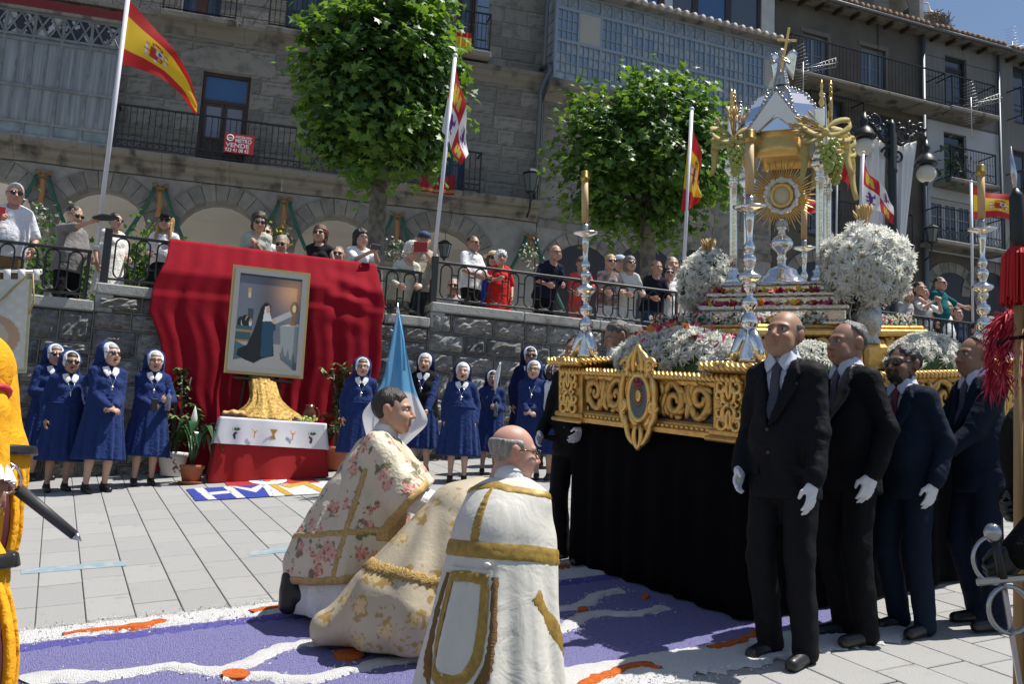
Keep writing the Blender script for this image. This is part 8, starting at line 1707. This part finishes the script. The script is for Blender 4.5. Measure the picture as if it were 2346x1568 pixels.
rib2('hood_fringe', [tuple(p) for p in H_*(1.05, 1)-(0, .012)], .018, mat('brown gold fringe', (.20, .11, .035), .8, bump=.5, bs=160), .015, fray=.2, n=110); rib2('hood_orphrey', [tuple(p) for p in (H_-(0, .37))*(.74, .8)+(0, .375)], .022, gor, .019, n=80); rib2('hood_orphrey', [(.42, .575), (0, .585), (-.42, .575)], .022, gor, .020)
q = MB(); q.sphere(on_cope(s2, c2, np.array([-.38]), np.array([.635]), .012)[0], (.018, .012, .012)); s2.mesh(q, 'hood_button', alb)
s2.sdf('shirt_collar', lambda P: cone(P, s2.neck-(0, 0, .06), s2.neck+(0, 0, .02), .085, .072), s2.neck-(.13, .13, .13), s2.neck+(.13, .13, .08), alb, .01)
# ================================================================ guards in costume
yel_c = mat('marigold cloth', (.80, .37, .02), .85, var=.1, vs=12, bump=.2, bs=150, wr=.4); mar = mat('maroon slashes', (.07, .008, .012), .8); prp = mat('purple stocking', (.06, .012, .05), .85); lace = mat('white lace', (.75, .74, .72), .9)
def halberdier(label, pos, yaw, H, la, res=.0115, ra=None, lean=(0, 0)):
 s = Person(label, pos, yaw, H, la=la, ra=ra, lean=lean, res=res, skin=(.36, .2, .13), group='halberdiers in marigold uniforms'); s.body(); s.hair('short', (.03, .02, .015))
 def dt(P):
  d = s.torso(P, 1.2, .2, low=.92, neck=True, depth=.78)
  for i in range(2): d = smin(d, ell(P, s.sh[i]+(s.el[i]-s.sh[i])*.3, (.125, .125, .15)), .03); d = smin(d, cone(P, s.sh[i]+(s.el[i]-s.sh[i])*.6, s.el[i], .075, .068), .02); d = smin(d, cone(P, s.el[i], s.wr[i], .066, .05), .015)
  return smax(d+wob(P, .006, 24, 2), .86-P[..., 2], .006)
 s.sdf('doublet', dt, *s.bounds(.84, 1.48, True, .2), yel_c)
 for i in range(2):
  a, e = s.sh[i], s.el[i]; c = a+(e-a)*.72; x, y, z = basis(e-a); q = MB(); q.tube([c+.082*(math.cos(t)*x+math.sin(t)*y) for t in np.linspace(0, 6.283, 17)], .014, 6, caps=False); q.tube([c-x*.08+y*.05, c-x*.12+y*.07+np.array([0, 0, -.14])], [.012, .02], 5, flat=.4); s.mesh(q, 'sleeve_ribbon', mat('red ribbon', (.5, .02, .05), .6))
  f = unit(s.wr[i]-s.el[i]); x, y, z = basis(f); R = [s.wr[i]-f*.05+.05*(np.cos(np.arange(48)*.1309)[:, None]*x+np.sin(np.arange(48)*.1309)[:, None]*y), s.wr[i]+f*.035+(.066+.012*np.sin(np.arange(48)*1.57))[:, None]*(np.cos(np.arange(48)*.1309)[:, None]*x+np.sin(np.arange(48)*.1309)[:, None]*y)]; q = MB(); q.rings(R, True, False); s.mesh(q, 'lace_cuff', lace)
 def br(P):
  d = 1e3
  for i in range(2): c = s.hp[i]*.45+s.kn[i]*.55; d = np.minimum(d, ell(P, c*(1.15, 1, 1), (.15, .155, .27)))
  d = smin(d, cone(P, s.at(0, .01, .85), s.at(0, .01, .98), .17, .155, .8), .05); return d
 pts = s.hp+s.kn; lo = np.array([-.36, -.25, .38]); hi = np.array([.36, .3, 1.05])
 def st(P): th = np.arctan2(P[..., 0]-np.sign(P[..., 0])*.1, P[..., 1]); return np.cos(11*th)
 s.sdf('breeches', lambda P: br(P)-.008*np.clip(st(P), 0, 1), lo, hi, mar); s.sdf('breeches_panes', lambda P: np.maximum(br(P)-.02, -(st(P)-.05)*.03), lo, hi, yel_c, .0095)
 s.decal('belt', [(-.4, .96), (.4, .96), (.4, 1.0), (-.4, 1.0)], .02, blackl, lambda P: s.torso(P, 1.22, .2, low=.92, depth=.8)); s.decal('belt', [(-.4, .96), (.4, .96), (.4, 1.0), (-.4, 1.0)], .02, blackl, lambda P: s.torso(P, 1.22, .2, low=.92, depth=.8), back=True)
 s.sdf('stockings', lambda P: np.minimum(*[smin(cone(P, s.kn[i], s.an[i], .062, .042), cone(P, s.hp[i]*.2+s.kn[i]*.8, s.kn[i], .07, .062), .02) for i in range(2)]), (-.25, -.2, .0), (.25, .3, .6), prp); s.shoes(blackl); return s
p = pix(-96, 1590, 4.4); p[2] = 0; hb = halberdier('guard in marigold doublet and striped breeches with rapier', p, -62, 1.9, (.34, .04, .84), lean=(0, -.14))
sw = rootm('rapier', hb.r.matrix_world @ Matrix.Translation((.30, .12, .93)) @ Matrix.Rotation(math.radians(52), 4, 'X'), 'sheathed rapier with silver ring hilt at the guard hip', 'sword')
steel = mat('steel', (.55, .55, .57), .25, 1.); MB().tube([(0, 0, -.02), (0, 0, -.34)], [.028, .022], 8, flat=.6).build('scabbard', mat('grey leather scabbard', (.045, .045, .05), .5), sw); MB().tube([(0, 0, -.34), (0, 0, -.38)], [.022, .002], 8).build('chape', steel, sw)
q = MB()
for k in range(6): t0 = k*1.05; q.tube([(.075*math.cos(t)*math.cos(t0), .075*math.cos(t)*math.sin(t0), .06+.075*math.sin(t)) for t in np.linspace(-1.57, 1.57, 11)], .006, 5)
for r_, z in ((.075, .06), (.055, .1)): q.tube([(r_*math.cos(t), r_*math.sin(t), z) for t in np.linspace(0, 6.283, 17)], .006, 5, caps=False)
q.tube([(0, 0, 0), (0, 0, .2)], .013, 6); q.sphere((0, 0, .21), .025, 8, 6); q.build('basket_hilt', steel, sw)
p = pix(-268, 1800, 2.6); p[2] = 0; halberdier('second marigold uniformed guard standing close in front of the first', p, 0, 1.72, (-.1, -.3, 1.0), lean=(-.32, 0), ra=(-.5, -.1, .9))
bn = rootm('church_banner', Matrix.Translation(W(pix(-40, 1200, 8.0))), 'cream silk church banner hung from a rod with gold cord', 'banner'); W0 = W(pix(-40, 1200, 8.0)); loc8 = lambda px, py, dY=0.: np.array(W(pix(px, py, 8.0+dY))-W0)
MB().tube([loc8(-190, 617), loc8(88, 623)], .012, 8).build('cross_rod', silver, bn); MB().sphere(loc8(92, 623), .025, 8, 6).build('rod_finial', silver, bn); MB().tube([loc8(-60, 610, .05), loc8(-60, 1225, .05)], .018, 8).build('pole', wood_d, bn)
nu, nv = 60, 60; U, V = np.meshgrid(np.linspace(0, 1, nu), np.linspace(0, 1, nv)); C = np.zeros((nv, nu, 3)); C[:] = (.62, .62, .56); C[((np.sin(U*40)*np.sin(V*50)) > .35)] = (.68, .68, .63); paint_ell(C, U, V, .62, .62, .3, .26, (.5, .33, .22)); paint_ell(C, U, V, .6, .62, .22, .2, (.62, .5, .38)); paint_rect(C, U, V, .62, .66, .8, .9, (.2, .32, .3)); paint_ell(C, U, V, .66, .5, .05, .06, (.03, .03, .04)); paint_rect(C, U, V, .97, 0, 1, 1, (.45, .40, .12)); paint_rect(C, U, V, 0, .96, 1, 1, (.45, .40, .12))
G = np.zeros((nv, nu, 3))
for j in range(nv):
 for i in range(nu): G[j, i] = loc8(-195+270*U[j, i]-14*V[j, i], 640+215*V[j, i], -.03+.03*math.sin(U[j, i]*12+V[j, i]*3))
q = MB(); q.grid(G, 0, C.reshape(-1, 3)); q.build('silk', mat('banner silk', (1, 1, 1), .5, vcol=True, sheen=.2), bn, True, True)
for k in range(9): q = MB(); q.grid(np.array([[loc8(-190+33*k+a, py, -.03) for a in (0, 16)] for py in (617, 630, 642)]), thick=.003); q.build('hanging_loop', white_c, bn)
MB().tube([loc8(x, y, -.06) for x, y in ((-80, 700), (-40, 705), (0, 690), (30, 660), (62, 632), (75, 626), (78, 690), (66, 720))], .007, 6).build('gold_cord', gtrim, bn)
p = pix(2532, 1900, 2.95); p[2] = 0; gk = Person('guard in black doublet with beige slashed sleeves and red plumed hat', p, -72, 1.66, lean=(0, -.12), la=(.12, -.52, .84), le=(.9, .35, -.2), ra=(-.2, -.12, 1.1), hands=('g', 'g'), res=.0115, skin=(.5, .28, .2), group='guards in black'); gk.body(glove=blackl); blk = mat('black guard cloth', (.008, .0075, .0075), .85, wr=.6, ws=9); bge = mat('beige slash', (.36, .24, .16), .85)
def gkf(P):
 d = gk.torso(P, 1.2, .2, low=.9, depth=.8)
 for i in range(2): d = smin(d, ell(P, gk.sh[i]+(gk.el[i]-gk.sh[i])*.45, (.115, .115, .19)), .03); d = smin(d, cone(P, gk.el[i], gk.wr[i], .06, .055), .02)
 return d
def stripes(P):
 c = gk.sh[0]+(gk.el[0]-gk.sh[0])*.45; th = np.arctan2(P[..., 1]-c[1], P[..., 0]-c[0]); return np.cos(5*th+6*(P[..., 2]-c[2]))
gk.sdf('doublet', gkf, *gk.bounds(.8, 1.48, True, .2), blk); c_ = gk.sh[0]+(gk.el[0]-gk.sh[0])*.45; gk.sdf('slashed_sleeve', lambda P: np.maximum(np.maximum(ell(P, c_, (.142, .142, .215)), -ell(P, c_, (.1, .1, .17))), -(stripes(P)-.1)*.03), c_-.25, c_+.25, bge, .009)
gk.trousers(blk); gk.shoes(blackl); q = MB(); q.lathe([(.17, .05), (.17, .06), (.1, .075), (.095, .13), (.06, .155), (.003, .16)], 20, (0, .016, 0)); gk.mesh(gk.on_head(q), 'hat', blackc)
q = MB(); r = np.random.default_rng(5)
for k in range(2600):
 f = k % 5; t = r.uniform(0, 1)**.8; a = f*.5-1.; c = np.array([.04*f-.08+.1*math.sin(a)*t, -.05-.075*math.sin(t*2.2)*math.cos(a), .10+.12*math.sin(t*2.4)-.26*t*t]); d = np.array([r.normal()*.5, r.normal()*.45-.15, -.9+r.normal()*.35]); d = d/np.linalg.norm(d)*r.uniform(.03, .075); u = unit(np.cross(d, r.normal(size=3)))*.0022; q.add([c-u, c+u, c+d*.6+u, c+d*.6-u, c+d+(0, 0, -.012)], [(0, 1, 2, 3), (3, 2, 4)], int(r.random() < .35))
tag(gk.mesh(gk.on_head(q), 'plume', [mat('red feather', (.5, .015, .04), .8), mat('pink feather', (.65, .08, .14), .8)], None, False), kind='stuff')
sd2 = rootm('sword', gk.r.matrix_world @ Matrix.Translation(tuple((gk.wr[0]+np.array([.0, -.075, -.06]))*gk.k)) @ Matrix.Rotation(math.radians(72), 4, 'Z') @ Matrix.Rotation(math.radians(-8), 4, 'Y') @ Matrix.Scale(1.1, 4), 'steel sword with ring guards and round pommel held point down', 'sword'); s_m = mat('dull steel', (.42, .42, .44), .3, 1.)
q = MB(); q.tube([(0, 0, -.03), (0, 0, -.62)], [.018, .012], 4, flat=.3); q.build('blade', s_m, sd2, False); MB().tube([(0, 0, -.02), (0, 0, .085)], .013, 8).build('grip', blackl, sd2); MB().sphere((-.005, 0, .1), (.026, .02, .026), 12, 8).build('pommel', s_m, sd2)
MB().bbox((-.07, -.007, -.032), (.06, .007, -.012), .004).build('cross_guard', s_m, sd2, False); MB().tube([(.055*math.cos(t)+.005, 0, -.1+.06*math.sin(t)) for t in np.linspace(0, 6.283, 25)], .007, 6, caps=False).build('ring_guard', s_m, sd2); MB().tube([(-.008-.062*math.sin(t), 0, .03-.062*math.cos(t)) for t in np.linspace(0, 3.1, 15)], .006, 6).build('knuckle_bow', s_m, sd2)
hp_ = pix(2336, 760, 3.1); hl = rootm('halberd', Matrix.Translation(W(hp_[0], hp_[1], 0)), 'tall halberd with wooden shaft, red tassel and black spike', 'halberd'); l2 = lambda px, py: np.array(W(pix(px, py, 3.1))-W(hp_[0], hp_[1], 0))
MB().tube([(0, 0, .02), l2(2336, 700)], .017, 10).build('shaft', mat('ash wood', (.4, .24, .1), .6), hl); MB().tube([l2(2336, 575), l2(2334, 540), l2(2329, 450), l2(2326, 432)], [.03, .026, .022, .008], 10).build('black_sleeve', blackl, hl); MB().tube([l2(2326, 440), l2(2322, 400), l2(2316, 335)], [.004, .011, .001], 6).build('spike', steel, hl)
q = MB(); top_ = l2(2336, 560); bt = l2(2336, 694)
for k in range(260): a = r.uniform(0, 6.283); R_ = .05*math.sqrt(r.random())+.008; d = np.array([math.cos(a), math.sin(a), 0]); q.tube([top_+d*.018, top_*.8+bt*.2+d*R_*.9, bt+d*R_+(0, 0, r.uniform(-.01, .02))], .0032, 3)
tag(q.build('tassel', mat('red tassel', (.5, .006, .008), .7), hl, False), kind='stuff')
# ================================================================ onlookers on the terrace
M = lambda n, c, **k: mat(n, c, .85, var=.1, vs=12, wr=.5, **k)
REST = dict(la=(.16, -.40, 1.02), ra=(-.14, -.40, 1.0), hands=('h', 'h'))
t1 = casual('white haired man in sunglasses, white checked shirt and shoulder strap', 38, 422, 0, 25, M('white check shirt', (.72, .73, .78)), M('khaki trousers', (.22, .15, .08)), .25, hair='crop', hcol=(.5, .48, .43), glasses=True, ra=(-.12, -.28, 1.2), la=(.24, -.1, .92), hands=('r', 'g'), fat=1, skin=(.58, .32, .24), head=(10, -6, 0))
t2 = casual('man in grey shirt stretching out his arm to shade a woman', 172, 472, 0, 62, M('grey tee shirt', (.22, .21, .21)), M('black trousers', (.012, .012, .014)), .45, hair='crop', hcol=(.02, .018, .015), glasses=True, ra=(-.15, -.6, 1.42), re=(0, 0, -1), la=(.1, -.3, 1.0), hands=('r', 'g'), head=(0, -18, 0))
casual('short haired woman in white dress and sunglasses under the shading hat', 266, 490, 1, 55, M('white dress cloth', (.78, .77, .72)), None, .35, hair='short', hcol=(.02, .016, .012), glasses=True, dress=True, fem=1, la=(.15, -.25, .98))
casual('long haired blonde woman in black cap and white top', 382, 492, 1, 8, M('white top', (.78, .78, .78)), M('black skirt', (.012, .012, .012)), .3, hair='long', hcol=(.42, .25, .10), glasses=True, capm=blackc, skirt=True, fem=1, part=.35, ra=(-.1, -.3, 1.02))
casual('dark haired woman in pale green blouse and sunglasses leaning forward', 588, 495, 1, 12, M('pale green blouse', (.45, .47, .40)), None, .3, hair='bob', hcol=(.035, .022, .015), glasses=True, fem=1, lean=(.05, -.15), la=(.06, -.3, 1.22), ra=(-.02, -.3, 1.2), hands=('g', 'g'), head=(10, -20, 0))
casual('dark haired person in sunglasses behind the woman in green', 609, 516, 1, 15, M('white top', (.7, .7, .7)), None, .7, hair='short', hcol=(.03, .02, .015), glasses=True, fem=1, floor=-.05)
casual('grey haired man in mirrored blue sunglasses peering over the red cloth', 650, 543, 1, 0, M('pale shirt cloth', (.6, .6, .6)), None, .3, hair='crop', hcol=(.28, .27, .26), floor=-.2, lean=(0, -.05), head=(0, -15, 0)).glasses(True, (.03, .12, .4))
casual('auburn haired woman in sleeveless black top and sunglasses', 735, 518, 1, -3, M('black top', (.018, .018, .022)), None, .3, hair='bob', hcol=(.11, .04, .018), glasses=True, fem=1, part=.0)
casual('grey haired man in glasses half hidden beside the red cloth', 776, 566, 1, 5, M('grey shirt', (.25, .25, .26)), None, .8, hair='crop', hcol=(.12, .11, .1), glasses=True, floor=-.2)
t10 = casual('black haired woman in white shirt taking a picture with a phone', 828, 527, 1, 35, M('white shirt', (.78, .78, .78)), None, .3, hair='bob', hcol=(.012, .01, .01), fem=1, la=(.03, -.42, 1.32), ra=(-.03, -.42, 1.3), hands=('g', 'g'), head=(0, -8, 0))
casual('white haired elderly woman in cream jacket looking down', 921, 563, 1, 25, M('cream jacket', (.62, .60, .50)), M('flowered skirt', (.10, .11, .06), col2=(.4, .4, .3)), .25, hair='curly', hcol=(.6, .58, .55), fem=1, part=.95, **REST, lean=(.08, -.2), head=(20, -28, 0), floor=-.1)
t12 = casual('man in navy cap and beige shirt holding up a red phone', 972, 534, 1, 5, M('beige shirt', (.45, .40, .34)), None, .3, capm=mat('navy cap', (.03, .06, .14), .8), hair='crop', hcol=(.03, .02, .015), la=(.02, -.36, 1.36), ra=(-.06, -.36, 1.36), hands=('g', 'g'))
casual('man in white shirt and sunglasses resting one knee on the railing', 1084, 542, 2, 45, M('crisp white shirt', (.8, .8, .8)), M('dark shorts', (.02, .018, .016)), .3, hair='crop', hcol=(.06, .045, .035), glasses=True, shorts=True, la=(.1, -.34, 1.0), ra=(-.16, -.3, 1.0), skin=(.48, .27, .19), feet=((.12, -.06), (-.1, .02)))
casual('woman in straw hat partly hidden behind the woman in red', 1131, 578, 2, 10, M('blue dress cloth', (.02, .05, .35)), None, .7, hat=mat('straw', (.62, .52, .32), .9), glasses=True, dress=True, fem=1, hair='bob', hcol=(.03, .02, .02), floor=-.1)
casual('curly white haired woman in bright red dress', 1148, 577, 2, 12, M('bright red dress', (.62, .03, .025)), None, .3, hair='curly', hcol=(.6, .59, .57), glasses=False, dress=True, fem=1, fat=1, ra=(-.1, -.36, 1.12), la=(.22, -.1, .88), hands=('r', 'h'))
casual('grey shirted person in sunglasses low behind the railing bars', 1040, 640, 2, 0, M('light grey tee', (.5, .5, .5)), None, .9, hair='crop', hcol=(.3, .25, .2), glasses=True, floor=-.62)
casual('bald man in navy polo shirt leaning on the railing', 1250, 569, 2, 25, M('navy polo', (.014, .02, .04)), M('black trousers', (.012, .012, .014)), .35, hair='fringe', hcol=(.3, .28, .26), glasses=False, **REST, lean=(.06, -.22), fat=1, skin=(.52, .30, .22), head=(0, -5, 0))
casual('brown haired woman in coral top looking down', 1330, 595, 2, 5, M('coral top', (.68, .10, .09)), M('coral trousers', (.6, .10, .09)), .3, hair='short', hcol=(.12, .06, .03), fem=1, **REST, head=(0, -38, 0), lean=(0, -.12))
casual('blonde woman in patterned blouse and sunglasses', 1393, 590, 2, 12, M('patterned blouse', (.5, .42, .38), col2=(.2, .14, .14)), M('white trousers', (.75, .75, .75)), .3, hair='short', hcol=(.5, .34, .14), glasses=True, fem=1, **REST, lean=(0, -.15))
casual('woman in pale blue sun hat behind the blonde woman', 1420, 588, 2, 10, M('grey top', (.3, .3, .3)), None, .85, hair='bob', hcol=(.05, .04, .03), hat=mat('pale blue hat', (.42, .5, .62), .85), fem=1, floor=-.15)
casual('grey haired woman in cream shirt and sunglasses', 1436, 593, 2, 14, M('cream shirt', (.68, .66, .6)), M('white trousers', (.75, .75, .75)), .3, hair='bob', hcol=(.2, .19, .18), glasses=True, fem=1, part=.9, **REST, lean=(0, -.15))
casual('balding man in dark navy shirt leaning on the railing', 1494, 604, 2, 15, M('dark navy shirt', (.015, .018, .03)), M('jeans', (.04, .07, .14)), .3, hair='fringe', hcol=(.05, .04, .03), **REST, lean=(0, -.2), skin=(.5, .28, .2), head=(0, -8, 0))
casual('dark haired woman in sunglasses and white dress beside the fence post', 1531, 612, 2, 10, M('white summer dress', (.78, .77, .74)), None, .35, hair='bob', hcol=(.018, .014, .012), glasses=True, dress=True, fem=1)
casual('grey haired man behind the woman beside the fence post', 1540, 590, 2, 5, M('white shirt', (.75, .75, .75)), None, .9, hair='crop', hcol=(.2, .19, .18), floor=-.1)
for lab, px, pt, yaw, top_, kw in (('short haired person in patterned shirt with raised arm beyond the vase', 2076, 660, 30, M('grey pattern shirt', (.35, .34, .33), col2=(.6, .6, .6)), dict(hair='short', hcol=(.09, .05, .03), la=(.14, -.25, 1.45))), ('dark haired woman in white holding a red camera', 2112, 656, 25, M('white top', (.7, .7, .7)), dict(hair='long', hcol=(.04, .025, .02), fem=1, la=(.03, -.34, 1.38), ra=(-.05, -.34, 1.38), hands=('g', 'g'))), ('dark haired person behind the woman with a camera', 2106, 648, 10, M('grey top', (.3, .3, .3)), dict(hair='short', hcol=(.02, .015, .01))), ('man in teal shirt and sunglasses stretching out an arm', 2152, 636, 35, M('teal shirt', (.01, .12, .14)), dict(hair='crop', hcol=(.03, .025, .02), glasses=True, la=(.75, -.1, 1.22), le=(0, 0, -1), fat=1)), ('grey haired person in white shirt seen from behind the bars', 2166, 690, 40, M('white shirt', (.75, .75, .75)), dict(hair='crop', hcol=(.22, .22, .22))), ('seated person in dark blue behind the upright bars', 2190, 705, 20, M('dark blue top', (.03, .04, .08)), dict(hair='short', hcol=(.03, .02, .015)))):
 a = WL.q(px, pt, .8); casual(lab, px, pt, 3, yaw, top_, None, .68, floor=float(a[1]-FZ[3]-1.64), res=.02, **kw)
for lab, px, pt, c_, kw in (('person in bright orange vest in the crowd beyond the float', 2250, 738, (.85, .14, .02), dict(hair='short', hcol=(.02, .02, .02))), ('person in white cap and pale shirt in the crowd', 2290, 733, (.6, .6, .66), dict(capm=white_c)), ('dark dressed person in the crowd behind the orange vest', 2274, 728, (.03, .03, .035), dict(hair='short', hcol=(.02, .015, .01)))):
 p = pix(px, 800, 14.); p[2] = 0; casual(lab, px, pt, 3, 0, M('crowd %d' % px, c_), pos=p, res=.022, group='crowd beyond the float', **kw)
rt = held('straw_fan_hat', 'flat dark hat held out to shade the woman in white', 'hat', t2, 1, (0, -.14, .02)); MB().sphere((0, -.12, 0), (.12, .2, .015), 14, 6).build('hat_brim', mat('dark felt', (.04, .045, .06), .9), rt); MB().sphere((0, -.1, .02), (.07, .1, .03), 12, 6).build('hat_crown', mat('dark felt', (.04, .045, .06)), rt)
rt = held('red_booklet', 'red booklet held by the white haired man', 'booklet', t1, 1, (.02, -.06, .06)); MB().bbox((-.05, -.006, -.08), (.05, .006, .08), .003).build('booklet_cover', mat('red card', (.4, .02, .02), .6), rt, False)
rt = held('phone', 'black phone held up by the black haired woman', 'phone', t10, 0, (-.03, -.08, .04)); MB().bbox((-.07, -.006, -.036), (.07, .006, .036), .004).build('phone_case', blackl, rt, False)
rt = held('red_phone', 'red phone case held up by the man in navy cap', 'phone', t12, 0, (-.05, -.08, .03)); MB().bbox((-.09, -.007, -.07), (.09, .007, .07), .004).build('phone_case', mat('red leather case', (.35, .02, .02), .5), rt, False)
bpy.context.view_layer.update()
